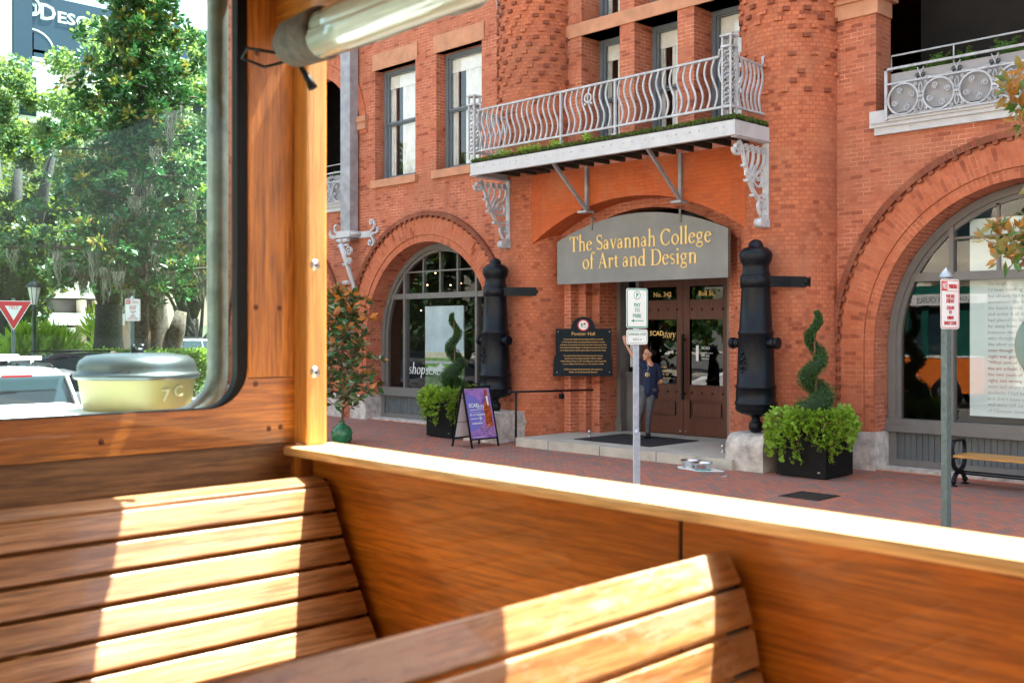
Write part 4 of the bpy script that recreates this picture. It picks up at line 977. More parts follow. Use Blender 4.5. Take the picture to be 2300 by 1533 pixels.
def cannon(cx, lab):
    t = thing('cannon', (cx, 14.42, .58), lab, 'cannon', 'upright cannons beside the entrance', local=True)
    m = MB()
    pf = [(.001, 0), (.07, .005), (.105, .05), (.115, .10), (.10, .16), (.07, .19), (.065, .24), (.12, .275), (.24, .30), (.30, .335), (.325, .39), (.315, .43), (.335, .45), (.335, .48), (.315, .50), (.31, .70), (.325, .715), (.325, .74), (.30, .76), (.285, 1.15), (.272, 1.55), (.285, 1.57), (.285, 1.60), (.262, 1.62),
          (.235, 2.1), (.215, 2.48), (.225, 2.5), (.225, 2.52), (.215, 2.54), (.205, 2.62), (.21, 2.66), (.245, 2.72), (.262, 2.80), (.255, 2.86), (.215, 2.90), (.19, 2.93), (.12, 2.945), (.115, 2.99), (.085, 3.04), (.04, 3.065), (.001, 3.07)]
    m.lathe((0, 0, 0), pf, 40)
    o = m.build('barrel', mBlackIron, t)
    m = MB(); m.tube([(-.25, -.05, 1.42), (-.42, -.05, 1.42)], .075, 16); m.tube([(-.36, -.05, 1.42), (-.43, -.05, 1.42)], .088, 16); m.build('trunnion', mBlackIron, t); m = MB(); m.tube([(.2, -.05, 1.42), (.42, -.05, 1.42)], .075, 16); m.tube([(.38, -.05, 1.42), (.44, -.05, 1.42)], .092, 16); m.build('trunnion', mBlackIron, t)
    m = MB(); m.lathe((0, 0, 2.30), [(.235, 0), (.245, .005), (.245, .19), (.235, .195)], 32); m.box(.18, 1.0, .16, .19, 2.31, 2.48) if False else None
    pts = [(.19, -.05), (.34, .17), (.45, .36), (.585, .575)] if cx < -12 else [(.19, -.05), (.30, .16), (.40, .38), (.53, .605)]
    for i in range(3):
        a, b = Vector((*pts[i], 2.395)), Vector((*pts[i + 1], 2.395)); c = (a + b) / 2; u = (b - a) / 2
        nn = Vector((-u.y, u.x, 0)).normalized(); m.obox(c, u * 1.04, nn * .012, (0, 0, .085))
    e = Vector((*pts[-1], 2.395)); u = (Vector((*pts[-1], 0)) - Vector((*pts[-2], 0))).normalized()
    mp = lambda a, b, d: tuple(e + u * a + Vector((0, 0, b)) + Vector((-u.y, u.x, 0)) * -d)
    m.ribbon([(0, .0), (.08, .03), (.13, .08), (.2, .07), (.22, .12)], [.15, .09, .07, .06, .04], .025, mp); m.ribbon([(0, .0), (.08, -.03), (.13, -.08), (.2, -.07), (.22, -.12)], [.15, .09, .07, .06, .04], .025, mp); m.ball(tuple(e + u * .0), .04)
    m.build('wall_strap', mBlackIron, t)
    # raised crest on the barrel
    m = MB(); f = lambda a, z: (sin(a) * .285, -cos(a) * .285, z); a0 = -.25
    for a, z, r in ((0, 1.05, .04), (-.18, 1.12, .03), (.18, 1.12, .03), (0, 1.16, .045), (-.1, 1.22, .03), (.12, 1.2, .03), (0, 1.27, .03), (-.25, 1.02, .025), (.25, 1.02, .025), (0, .97, .03), (0, .9, .02)): m.ball(f(a + a0, z), r, 8, 6)
    m.tube([f(a0 - .4, 1.1), f(a0 - .15, 1.0), f(a0 + .15, 1.0), f(a0 + .4, 1.1)], .015); m.tube([f(.2, .56), f(.22, .62), f(.3, .62), f(.32, .56), f(.26, .53), f(.2, .56)], .012)
    m.build('crest', mBlackIron, t)
    return t
cannon(-15.2, 'black iron cannon standing upright behind the folding sign at the left tower')
cannon(-9.18, 'black iron cannon standing upright on the smooth block at the right tower')

# planters, ivy, spiral topiary
def helix_pts(n, H, r0, r1, R0, R1, turns, ph):
    P = []; 
    for i in range(n):
        t = random.random() ** 1.35; ang = ph + turns * 2 * pi * t; R = R0 + (R1 - R0) * t; r = r0 + (r1 - r0) * t
        d = Vector((random.gauss(0, 1), random.gauss(0, 1), random.gauss(0, 1))).normalized() * r * random.uniform(.86, 1.06)
        if random.random() < .03: d *= 1.25
        P.append((R * cos(ang) + d.x, R * sin(ang) + d.y, .05 + H * t + d.z * .82))
    return P
mTop = M_leaf('topiary_leaf', (.030, .105, .02), (.055, .15, .03), None, .6, .15, 7); mTopIn = M_plain('topiary_core', (.012, .035, .01), .9)
def planter(cx, cy, rz, labs, H, fac, sp):
    g = ['square black planters by the cannons', 'spiral topiaries in black planters', 'trailing plants in the black planters']
    t = thing('planter', (cx, cy, 0), labs[0], 'planter', g[0], rz, True)
    m = MB(); h = .41; m.box(-h, h, -h, h, .02, .74); m.build('box', mBlack, t)
    m = MB(); m.box(-h + .05, h - .05, -h + .05, h - .05, 0, .019); m.build('foot', mDark, t); m = MB(); m.box(-h + .04, h - .04, -h + .04, h - .04, .741, .76); m.build('soil', mSoil, t)
    m = MB(); m.box(h - .13, h - .09, -h - .004, -h - .001, .09, .11); m.build('maker_plate', mSteel, t)
    t = thing('spiral_topiary', (cx, cy, .76), labs[1], 'topiary', g[1], 0, True)
    m = MB(); m.tube([(.0, 0, 0), (.02, .01, H * .4), (-.01, 0, H * .8), (.0, 0, H * .97)], [.022, .02, .014, .008], 7); m.build('trunk', mTwig, t)
    pts = []; rs = []
    for i in range(60):
        q = i / 59; ang = sp[1] + sp[0] * 2 * pi * q; R = .155 + (-.10) * q; pts.append((R * cos(ang), R * sin(ang), .10 + (H - .1) * q)); rs.append((.225 + (.035 - .225) * q ** .7) * .84)
    m = MB(); m.tube(pts, rs, 10); f = m.build('foliage', mTopIn, t)
    P = []; O = []
    for i in range(11000):
        q = random.random() ** 1.5; ang = sp[1] + sp[0] * 2 * pi * q; R = .155 + (-.10) * q; r = (.225 + (.035 - .225) * q ** .7) * (1 + .10 * sin(q * 47 + H * 9) + .06 * sin(q * 91))
        d = Vector((random.gauss(0, 1), random.gauss(0, 1), random.gauss(0, 1))).normalized(); k = random.uniform(.88, 1.05) * (1.15 if random.random() < .05 else 1)
        P.append((R * cos(ang) + d.x * r * k, R * sin(ang) + d.y * r * k, .10 + (H - .1) * q + d.z * r * k)); O.append(tuple(d))
    leaf_cloud('needles', P, .028, mTop, f, aspect=.5, outward=np.array(O), org=(0, 0, 0))
    iv = thing('trailing_plant', (cx, cy, .76), labs[2], 'plant', g[2], rz, True)
    P = []; O = []
    st = MB()
    for k in range(46):
        a = random.uniform(0, 2 * pi) if random.random() < .5 else random.uniform(-pi, 0) + .2; L = random.uniform(.10, .74) * (1.15 if -2.6 < a < -.2 else .8)
        ed = .41 / max(abs(cos(a)), abs(sin(a))); base = Vector((cos(a), sin(a), 0)); x = base * ed * .5; pth = []
        for j in range(12):
            q = j / 11; out = ed * (.5 + min(q * 1.6, .56)) + .045 * sin(q * 3) + random.uniform(0, .02); z = .10 + .10 * sin(min(q * 2.2, 1) * pi) - max(0, q - .3) * L * 1.05
            pp = base * out + Vector((-base.y, base.x, 0)) * (.10 * sin(k * 2 + q * 3)); pth.append((pp.x, pp.y, z))
            for w_ in range(5): P.append((pp.x + random.gauss(0, .032), pp.y + random.gauss(0, .032), z + random.gauss(0, .035))); O.append((base.x, base.y, .35))
        st.tube(pth, .004, 4)
    for k in range(480):
        a = random.uniform(0, 2 * pi); r = sqrt(random.random()) * .47; P.append((r * cos(a) * 1.0, r * sin(a) * 1.0, .06 + random.uniform(0, .16) * (1.2 - r))); O.append((cos(a) * .3, sin(a) * .3, 1))
    st.build('stem', mTwig, iv); leaf_cloud('leaves', P, .070, mIvy, iv, aspect=.95, outward=np.array(O), fold=.1, org=(0, 0, 0))
planter(-8.17, 14.46, 0, ['square black planter beside the right cannon', 'dark green spiral topiary beside the right cannon', 'bright green trailing plant spilling over the planter at the right cannon'], 1.72, 1, (2.7, 3.3))
planter(-16.45, 14.42, 0, ['square black planter behind the folding sign', 'dark green spiral topiary in front of the arched shop window', 'bright green trailing plant spilling over the planter behind the folding sign'], 1.78, 1, (2.7, .4))

# folding sign
fs = thing('folding_sign', (-14.75, 13.42, 0), 'black framed folding sign with a purple poster standing on the brick pavement', 'sign')
ax = -14.74; ya, yb = 13.12, 13.80
def leg(m, x0, x1, y, z1=1.13): m.obox(((x0 + x1) / 2, y, z1 / 2), (.014, 0, 0), (0, .016, 0), ((x1 - x0) / 2, 0, z1 / 2))
m = MB()
for y in (ya, yb): leg(m, -14.46, ax + .01, y); leg(m, -15.02, ax - .01, y)
m.obox((ax + .012, (ya + yb) / 2, 1.125), (.016, 0, 0), (0, .36, 0), (0, 0, .016)); m.tube([(ax, 13.36, 1.13), (ax, 13.37, 1.19), (ax, 13.53, 1.19), (ax, 13.54, 1.13)], .009)
tx = lambda z, s: ax + s * (.01 + (1.13 - z) * .28 / 1.13)
for z in (.16,): m.obox((tx(z, 1), (ya + yb) / 2, z), (.014, 0, 0), (0, .34, 0), (0, 0, .014)); m.obox((tx(z, -1), (ya + yb) / 2, z), (.014, 0, 0), (0, .34, 0), (0, 0, .014))
m.obox(((tx(.2, 1) + tx(.2, -1)) / 2, 13.5, .2), (.24, 0, 0), (0, .008, 0), (0, 0, .008))
m.build('frame', mBlack, fs)
up = Vector((-.248, 0, 1)).normalized(); nrm = Vector((1, 0, .248)).normalized(); base = Vector((tx(.17, 1) + .004, ya + .02, .17))
def pmap(a, b, d): return tuple(base + Vector((0, 1, 0)) * a + up * b + nrm * d)
PW, PH = .64, .95
mPur = NT('purple_poster'); v = mPur.coords('UV'); n1 = mPur.noise(v, 5, 4); c = mPur.ramp(n1, [(.3, (.10, .05, .26)), (.5, (.30, .16, .46)), (.75, (.42, .26, .55))]); mPur = mPur.bsdf(c, .35)
mBlueP = M_plain('violet_disc', (.17, .16, .52), .4, 0, .05, 2); mAmber = M_plain('amber_bottle', (.42, .09, .02), .3, 0, .6, 22); mPink = M_plain('crystals', (.62, .40, .55), .4, 0, .5, 60)
m = MB(); m.prism([(0, 0), (PW, 0), (PW, PH), (0, PH)], lambda a, b, d: pmap(a, b, -.0 - d), 0, .012); po = m.build('poster', mPur, fs)
m = MB(); cc = [(max(0, .07 + .30 * cos(t)), .50 + .34 * sin(t)) for t in [pi * 2 * i / 40 for i in range(41)] if .07 + .30 * cos(t) >= -.02]
cc = [(0, .84)] + [(.07 + .33 * cos(t), .50 + .345 * sin(t)) for t in [pi * (.5 - i / 24) for i in range(25)]] + [(0, .15)]
m.prism(cc[::-1], lambda a, b, d: pmap(a, b, .003 - d), 0, .002); m.build('disc', mBlueP, po)
m = MB(); m.mi = 0; m.prism([(.42, .22), (.60, .20), (.60, .60), (.57, .70), (.57, .93), (.50, .93), (.49, .72), (.43, .6)], lambda a, b, d: pmap(a, b, .0025 - d), 0, .002)
m.mi = 1; m.prism([(.53, .62), (.57, .62), (.57, .80), (.52, .80)], lambda a, b, d: pmap(a, b, .004 - d), 0, .001)
for k in range(70): a, b, s = random.uniform(.30, .61), random.uniform(.04, .26), random.uniform(.006, .018); m.mi = random.choice((2, 2, 0)); m.prism([(a - s, b), (a, b - s), (a + s, b), (a, b + s)], lambda x, y, d: pmap(x, y, .005 + k * .00005 - d), 0, .001)
m.build('picture', [mAmber, mSignW, mPink], po)
yd = (0, 1, 0)
text('lettering', 'SCAD', .10, mSignW, po, pmap(.05, .60, .006), yd, up, bold=.002); serif('lettering', 'story', .15, mSignW, po, pmap(.24, .565, .006), yd, up, .002, .20, .25)
text('lettering', 'SAVANNAH MUSEUM TOUR', .026, mSignW, po, pmap(.06, .54, .006), yd, up); text('lettering', '#1 on TripAdvisor', .05, mSignW, po, pmap(.05, .44, .006), yd, up, bold=.001); text('lettering', 'COME ON IN', .042, mSignW, po, pmap(.07, .275, .006), yd, up, bold=.0012)
m = MB(); m.prism([(.05, .375), (.32, .375), (.32, .387), (.05, .387)], lambda a, b, d: pmap(a, b, .007 - d), 0, .001); m.ribbon([(.28, .425), (.33, .381), (.28, .337)], .014, .002, lambda a, b, d: pmap(a, b, .008 + d)); m.prism([(.05, .50), (.33, .50), (.33, .505), (.05, .505)], lambda a, b, d: pmap(a, b, .007 - d), 0, .001)
m.prism([(.04, .025), (.32, .025), (.32, .033), (.04, .033)], lambda a, b, d: pmap(a, b, .007 - d), 0, .001); m.build('arrow', mSignW, po)
m = MB(); upb = Vector((.248, 0, 1)).normalized()
bb = Vector((tx(.17, -1), ya + .02, .17)); m.obox(bb + Vector((0, PW / 2, 0)) + upb * (PH / 2), (.004, 0, 0), (0, PW / 2, 0), upb * (PH / 2)); bk = m.build('back_board', mWhite, fs)
m = MB()
for z in (.30, .78): m.obox(bb + Vector((.006, PW / 2, 0)) + upb * z, (.003, 0, 0), (0, PW / 2, 0), (0, 0, .004))
m.build('crossbar', mBlack, bk)

# door mat, bowls, door stops, grate, litter
m = MB(); m.box(-13.2, -11.4, 14.55, 16.0, .164, .174); tag(m.build('door_mat', M_plain('mat_rubber', (.018, .019, .022), .9, 0, .3, 40, .8)), 'large black mat on the entrance step', 'door mat')
m = MB(); 
for i, r in enumerate((1,)): m.prism([(-9.78 + .42 * cos(a) * (1 + .12 * sin(3 * a)), 13.72 + .20 * sin(a) * (1 + .15 * cos(5 * a))) for a in [2 * pi * k / 40 for k in range(40)]][::-1], lambda a, b, d: (a, b, .004 + .006 - d), 0, .006)
tag(m.build('bowl_mat', mSignW), 'white splash shaped mat under two steel bowls', 'mat')
def bowl(x, y, lab, ringm):
    o = thing('pet_bowl', (x, y, .011), lab, 'pet bowl', 'steel pet bowls by the entrance step', 0, True)
    m = MB(); m.lathe((0, 0, 0), [(.001, .0), (.10, .0), (.115, .006), (.115, .02), (.125, .06), (.155, .115), (.162, .118), (.150, .112), (.12, .06), (.10, .03), (.001, .028)], 28); m.build('shell', mSteel, o)
    m = MB(); m.lathe((0, 0, 0), [(.117, -.001), (.122, .0), (.122, .014), (.117, .016)], 28); m.build('base_ring', ringm, o)
bowl(-9.98, 13.78, 'steel pet bowl, nearer the folding sign of the two, on a white mat', mSteel)
bowl(-9.66, 13.66, 'steel pet bowl with a teal base ring next to the granite block', M_plain('teal_ring', (.03, .35, .38), .4))
for x, y, lab in ((-13.3, 15.1, 'small round door stop on the step at the left edge of the black mat'), (-10.05, 14.78, 'small round door stop on the step next to the right cannon block')):
    m = MB(); m.lathe((x, y, .163), [(.04, 0), (.035, .01), (.016, .02), (.014, .06), (.032, .08), (.032, .11), (.02, .13), (.001, .135)], 14); tag(m.build('door_stop', mSteel), lab, 'door stop', 'door stops on the entrance step')
g0 = onX; gx, gy = -7.35, 12.75
m = MB(); gg = MB()
c = [atd(*p, 2350 * 2.2 / (p[1] - 742)) for p in ((1772, 1116), (1815, 1105), (1862, 1110), (1822, 1124))]
cx = sum(p[0] for p in c) / 4; cy = sum(p[1] for p in c) / 4
m.box(cx - .29, cx + .29, cy - .29, cy + .29, .002, .008)
for i in range(9): m.box(cx - .26, cx + .26, cy - .25 + i * .06, cy - .22 + i * .06, .008, .014)
for i in range(5): m.box(cx - .26 + i * .125, cx - .24 + i * .125, cy - .26, cy + .27, .008, .0155)
tag(m.build('drain_grate', M_plain('cast_iron', (.03, .028, .027), .6, .2, .2, 20)), 'square black iron grate set in the brick pavement', 'grate')
m = MB(); p = atd(1628, 1068, 2350 * 2.2 / 326); m.lathe((p[0], p[1], .001), [(.001, .006), (.08, .006), (.085, .0)], 20); tag(m.build('pavement_cap', mSteel), 'round metal cap in the pavement next to the pet bowls', 'metal cap')

# park bench
bn = thing('park_bench', (-5.2, 15.1, 0), 'backless park bench with honey wood slats and black iron ends under the big arched window', 'bench')
bx0, bx1 = -6.18, -3.9; byc = 15.0
p = atd(2208, 1088, 2350 * 2.2 / (1088 - 742)); 
for i in range(5):
    m = MB(); y = byc - .21 + i * .105; m.box(bx0, bx1, y - .045, y + .045, .415, .45); m.build('slat', M_wood('bench_wood', 0, (.42, .20, .05), (.62, .33, .09), (.72, .42, .14), .4, 0, 1, .2) if i == 0 else bpy.data.materials['bench_wood'], bn)
for x in (bx0 - .02, bx1 - .02):
    m = MB(); mp = lambda a, b, d: (x + d, byc + a, b)
    m.ribbon(bez((-.23, .40), (-.20, .22), (-.05, .22), (0, .2)) , .04, .05, mp); m.ribbon(bez((.20, .40), (.18, .22), (.05, .22), (0, .2)), .04, .05, mp)
    m.ribbon(bez((-.02, .2), (-.1, .18), (-.2, .12), (-.20, .04)), .04, .05, mp); m.ribbon(bez((.02, .2), (.1, .18), (.2, .12), (.20, .04)), .04, .05, mp)
    for s in (-.2, .2): m.ball((x, byc + s, .07), .04); m.lathe((x, byc + s, 0), [(.06, 0), (.055, .015), (.02, .03)], 12)
    m.ball((x, byc, .2), .045); m.box(x - .025, x + .025, byc - .25, byc + .23, .385, .42)
    m.ribbon(bez((-.22, .42), (-.28, .62), (-.18, .66), (-.08, .64)) + bez((-.08, .64), (.02, .62), (.20, .70), (.19, .5))[1:] + [(.17, .43)], .028, .05, mp); m.build('iron_end', mBlackIron, bn)
m = MB(); m.tube([(bx0, byc, .2), (bx1, byc, .2)], .014); m.tube([(bx0, byc - .05, .175), (bx1, byc - .05, .175)], .014); m.build('stretcher', mBlackIron, bn)

# canvas in the left shop window, white text screen and round picture in the big right window
a = onY(955, 688, 16.26); b_ = onY(1041, 690, 16.26)
cv = thing('landscape_canvas', (a[0], 16.26, .82), 'tall marsh landscape painting standing inside the left arched shop window', 'painting')
m = MB(); X0, X2, Zt, Zb = a[0], b_[0], a[2], .82; Wc = X2 - X0; Hc = Zt - Zb
for z0, z1, mi in ((0, .22, 3), (.22, .30, 2), (.30, .33, 4), (.33, .37, 2), (.37, .44, 1), (.44, 1, 0)):
    m.mi = mi; m.box(X0, X2, 16.26, 16.29, Zb + Hc * z0, Zb + Hc * z1)
m.mi = 5
pts = [(X0 + .02, Zb + .4), (X0 + .15, Zb + .52), (X0 + .4, Zb + .50), (X0 + .6, Zb + .60), (X0 + .75, Zb + .5), (X0 + .8, Zb + .4)]; m.prism(pts[::-1], lambda x, y, d: (x, 16.257 + d, y), 0, .002)
cvt = M_plain('sky_blue_paint', (.72, .80, .88), .7, 0, .12, 1.2)
m.build('canvas', [cvt, M_plain('dusk_paint', (.85, .74, .52), .7, 0, .1, 2), M_plain('marsh_green', (.22, .40, .08), .7, 0, .3, 5), M_plain('marsh_dark', (.14, .26, .08), .7, 0, .4, 6), M_plain('water_paint', (.55, .55, .58), .7), mWhite], cv)
# pendant lamps with warm bulbs inside
for px, py in ((978, 613), (1012, 640), (1035, 636), (960, 640), (946, 697)):
    q = onY(px, py, 17.6); o = thing('pendant_bulb', q, 'tiny warm bulb glowing inside the left arched shop window', 'bulb', 'warm bulbs inside the shop')
    m = MB(); m.ball(q, .014, 8, 6); m.build('bulb', M_emit('bulb_glow', (1, .6, .25), 5) if 'bulb_glow' not in bpy.data.materials else bpy.data.materials['bulb_glow'], o)
    m = MB(); m.tube([q, (q[0], q[1], 4.88)], .006, 4); m.build('cord', mBlack, o)
ts = thing('text_screen', (-5, 16.22, .8), 'large white screen printed with lines of text behind the big right window', 'screen')
scm = M_plain('screen_white', (.86, .88, .88), .8, 0, .04, 1)
m = MB(); m.box(-6.55, -4.1, 16.24, 16.26, .9, 3.9); m.build('sheet', scm, ts)
mTxt = M_plain('gray_print', (.50, .51, .52), .8); mTxtR = M_plain('red_print', (.45, .22, .2), .8)
TL = ['the laugh.', "I'd been thinking where my earliest", 'but already had seen my father once', 'announced the day of silence, I let', 'the beach would be. Then she held', 'and under it all the sea was still', 'had placed his hand upon the door', 'far away from the village and the', 'between the houses. A little girl', 'who thought that it would never rain', 'the silver sound of horses in the lane', 'even though it was not yet the spring', 'night was gone, so she had to run', '"What sort of school?" asked Fred.', 'the art school, I guess. There in', 'the two years of teaching, I had', 'right, not wrong or otherwise. I', 'went half of the winter reading', 'students. I had been to write a poem', 'and didn\'t leave enough to go around', 'and were still surrounding, or someone', 'of Clemson Greenways as friends']
for k, s in enumerate(TL): text('lettering', s, .075, mTxtR if 11 <= k <= 16 else mTxt, ts, (-6.28, 16.238, 2.88 - k * .091), X1, Z1)
m = MB(); m.lathe((-5.31, 16.21, 1.98), [(.001, -.01), (.57, -.01), (.57, .01)], 40, 'y'); tag(m.build('round_picture', NT('teal_picture').bsdf((.02, .25, .28), .4)), 'round teal picture hanging in front of the white text screen', 'picture')

# ================================================================== street furniture
def rrect(w, h, r, n=5):
    P = []
    for cx, cy, a0 in ((w - r, h - r, 0), (-w + r, h - r, 90), (-w + r, -h + r, 180), (w - r, -h + r, 270)):
        for i in range(n + 1): a = radians(a0 + 90 * i / n); P.append((cx + r * cos(a), cy + r * sin(a)))
    return P
def plate(par, name, w, h, z, mf, mb, y=-.035, border=.012, inset=.012, r=.03):
    m = MB(); m.mi = 0; P = rrect(w / 2, h / 2, r); m.prism(P[::-1] if False else P, lambda a, b, d: (a, y - .0 + d * -1 + .003, z + b), 0, .003)
    o = m.build(name, mf, par)
    m = MB(); Q = rrect(w / 2 - inset, h / 2 - inset, r * .8); m.ribbon(Q, border, .001, lambda a, b, d: (a, y - .001 + d, z + b), True); m.build('border', mb, o)
    return o
LX = (1, 0, 0)
def faced(px, py_top, d, yaw_deg): pass
# pay to park
pp = atd(1427, 742, 12.2)
yaw = radians(45 - 33)
ps = thing('parking_sign', (pp[0], pp[1], 0), 'green and white PAY TO PARK sign on a galvanised post at the kerb', 'sign', None, radians(75), True)
m = MB()
m.box(-.022, .022, -.016, .016, .0, 2.63); m.box(-.04, -.022, -.018, -.010, 0, 2.63); m.box(.022, .04, -.018, -.010, 0, 2.63); m.build('post', mGalv, ps)
m = MB(); m.box(-.045, .045, -.034, -.019, 0, 1.02); m.ball((0, -.02, 1.02), .03); m.ball((0, -.036, .70), .007); m.build('post_sleeve', mGalv, ps)
s1 = plate(ps, 'sign_plate', .305, .46, 2.46, mSignW, mSignG)
def ptxt(par, s, size, mat, x, z, **kw): text('lettering', s, size, mat, par, (x, -.037, z), LX, Z1, align='CENTER', org=(0, 0, 0), xs=.78, **kw)
for s, z in (('PAY', 2.475), ('TO', 2.415), ('PARK', 2.350)): ptxt(s1, s, .066, mSignG, 0, z)
ptxt(s1, 'P', .075, mSignG, 0, 2.585, bold=.002); m = MB(); m.ribbon([(.045 * cos(a * pi / 12), 2.61 + .048 * sin(a * pi / 12)) for a in range(24)], .006, .001, lambda a, b, d: (a, -.0365 + d, b), True)
m.prism([(-.045, 2.310), (.09, 2.310), (.09, 2.318), (-.045, 2.318)], lambda a, b, d: (a, -.0365 - d, b), 0, .001); m.prism([(-.09, 2.314), (-.045, 2.295), (-.045, 2.333)], lambda a, b, d: (a, -.0365 - d, b), 0, .001); m.build('arrow', mSignG, s1)
s2 = plate(ps, 'sign_plate', .30, .175, 2.125, mSignW, mSignG, inset=.016, border=.005)
mFade = M_plain('faded_green', (.30, .45, .38), .5)
ptxt(s2, 'REMEMBER YOUR', .040, mFade, 0, 2.145); ptxt(s2, 'SPACE  #', .040, mFade, 0, 2.085)
# no parking signs
def noparking(px, d, lab, yawd, ztop, post_top):
    p = atd(px, 742, d)
    t = thing('no_parking_sign', (p[0], p[1], 0), lab, 'sign', 'no parking signs on green posts', radians(yawd), True)
    m = MB(); m.box(-.035, .035, -.03, .03, 0, post_top); m.mi = 1; m.lathe((0, 0, post_top), [(.055, 0), (.055, .02), (.001, .09)], 4, a0=pi / 4, a1=pi / 4 + 2 * pi); m.build('post', [mPoleG, mGalv], t)
    z = ztop - .228; s = plate(t, 'sign_plate', .305, .457, z, mSignW, mRed, y=-.04, border=.006)
    m = MB(); m.prism([(-.135, z + .12), (-.045, z + .12), (-.045, z + .205), (-.135, z + .205)], lambda a, b, d: (a, -.0405 - d, b), 0, .001); m.prism([(-.045, z + .116), (.135, z + .116), (.135, z + .12), (-.045, z + .12)], lambda a, b, d: (a, -.0405 - d, b), 0, .001); m.build('red_field', mRed, s)
    tx = lambda q, sz, mat, x, zz, xs=.7: text('lettering', q, sz, mat, s, (x, -.0425, zz), LX, Z1, align='CENTER', org=(0, 0, 0), xs=xs)
    tx('NO', .085, mSignW, -.09, z + .135, .55); tx('PARKING', .058, mRed, .045, z + .143, .58)
    for q, zz in (('THIS SIDE', .055), ('FRIDAY', .01), ('12:01AM', -.05), ('TO', -.09), ('4:00AM', -.14), ('SWEEP ZONE', -.19)): tx(q, .048 if q != 'FRIDAY' else .056, mRed, 0, z + zz)
    return t
noparking(2125, 9.6, 'red and white NO PARKING sign on a green post nearest the big arched window', 82, 2.67, 2.69)
noparking(297, 21.5, 'red and white NO PARKING sign in front of the magnolia trunk beyond the windscreen', 78, 2.85, 2.84)
# yield sign
p = atd(30, 742, 24.2)
ys = thing('yield_sign', (p[0], p[1], 0), 'red and white triangular YIELD sign on a dark post', 'sign', None, radians(78), True)
m = MB(); m.box(-.035, .035, -.03, .03, -.1, 2.95); m.build('post', mPoleG, ys)
def tri(s, dz=0): return [(0, 2.20 + (1 - s) * .44), (.40 * s, 2.89 - (1 - s) * .22), (-.40 * s, 2.89 - (1 - s) * .22)]
m = MB(); m.mi = 1; m.prism(tri(1.0), lambda a, b, d: (a, -.032 - d, b), 0, .004); m.mi = 0; m.prism(tri(.93), lambda a, b, d: (a, -.037 - d, b), 0, .002); m.mi = 1; m.prism(tri(.46), lambda a, b, d: (a, -.040 - d, b), 0, .002); sp = m.build('sign_plate', [mRed, mSignW], ys)
text('lettering', 'YIELD', .10, mRed, sp, (0, -.044, 2.70), LX, Z1, align='CENTER', org=(0, 0, 0), xs=.8)
# street lamps
mLampG = NT('lamp_glass').bsdf((.62, .62, .55), .4); mLampGreen = M_plain('lamp_green', (.012, .03, .028), .4, 0, .2, 8)
def lamp_proto():
    t = thing('street_lamp', (0, 0, 0), 'x', 'street lamp', 'green lantern street lamps in the square', 0, True)
    m = MB(); m.lathe((0, 0, 0), [(.20, 0), (.20, .2), (.12, .3), (.10, .6), (.07, .7), (.055, 2.9), (.08, 2.93), (.08, 2.97), (.04, 3.0), (.05, 3.08)], 14); m.build('post', mLampGreen, t)
    m = MB(); m.lathe((0, 0, 3.08), [(.09, 0), (.10, .03), (.20, .50), (.20, .52)], 8); m.build('lantern', mLampG, t)
    m = MB(); m.lathe((0, 0, 3.60), [(.25, 0), (.26, .03), (.10, .17), (.03, .19), (.03, .24), (.001, .27)], 8)
    for k in range(8): a = 2 * pi * k / 8; m.tube([(.10 * cos(a), .10 * sin(a), 3.1), (.205 * cos(a), .205 * sin(a), 3.6)], .010, 4)
    m.build('lantern_cap', mLampGreen, t); return t
L0 = lamp_proto()
for i, (px, pyt, d, lab) in enumerate(((77, 625, 31.5, 'tall green lantern lamp post rising behind the yield sign'), (229, 690, 62, 'small distant lantern lamp post against the dark oak trunk by the hotel canopy'), (398, 682, 56, 'lantern lamp post between the hollow trunk and the forked oak'))):
    o = L0 if i == 0 else copy_tree(L0); q = atd(px, 742, d); o.location = (q[0], q[1], (2.2 + (742 - pyt) / 2350 * d) - 3.87); o['label'] = lab

# ================================================================== people
def capsule(bm, p0, p1, r0, r1, n=12):
    p0, p1 = Vector(p0), Vector(p1); ax = p1 - p0; L = max(ax.length, 1e-5); q = Vector((0, 0, 1)).rotation_difference(ax.normalized() if ax.length > 1e-5 else Vector((0, 0, 1)))
    prof = [(r0 * cos(a), r0 * sin(a)) for a in [-pi / 2 + pi / 2 * i / 4 for i in range(5)]] + [(r1 * cos(a), L + r1 * sin(a)) for a in [pi / 2 * i / 4 for i in range(5)]]
    rings = []
    for r, h in prof: rings.append([bm.verts.new(p0 + q @ Vector((max(r, 1e-4) * cos(2 * pi * k / n), max(r, 1e-4) * sin(2 * pi * k / n), h))) for k in range(n)])
    for a, b in zip(rings[:-1], rings[1:]):
        for k in range(n): bm.faces.new((a[k], a[(k + 1) % n], b[(k + 1) % n], b[k]))
    bm.faces.new(rings[0][::-1]); bm.faces.new(rings[-1])
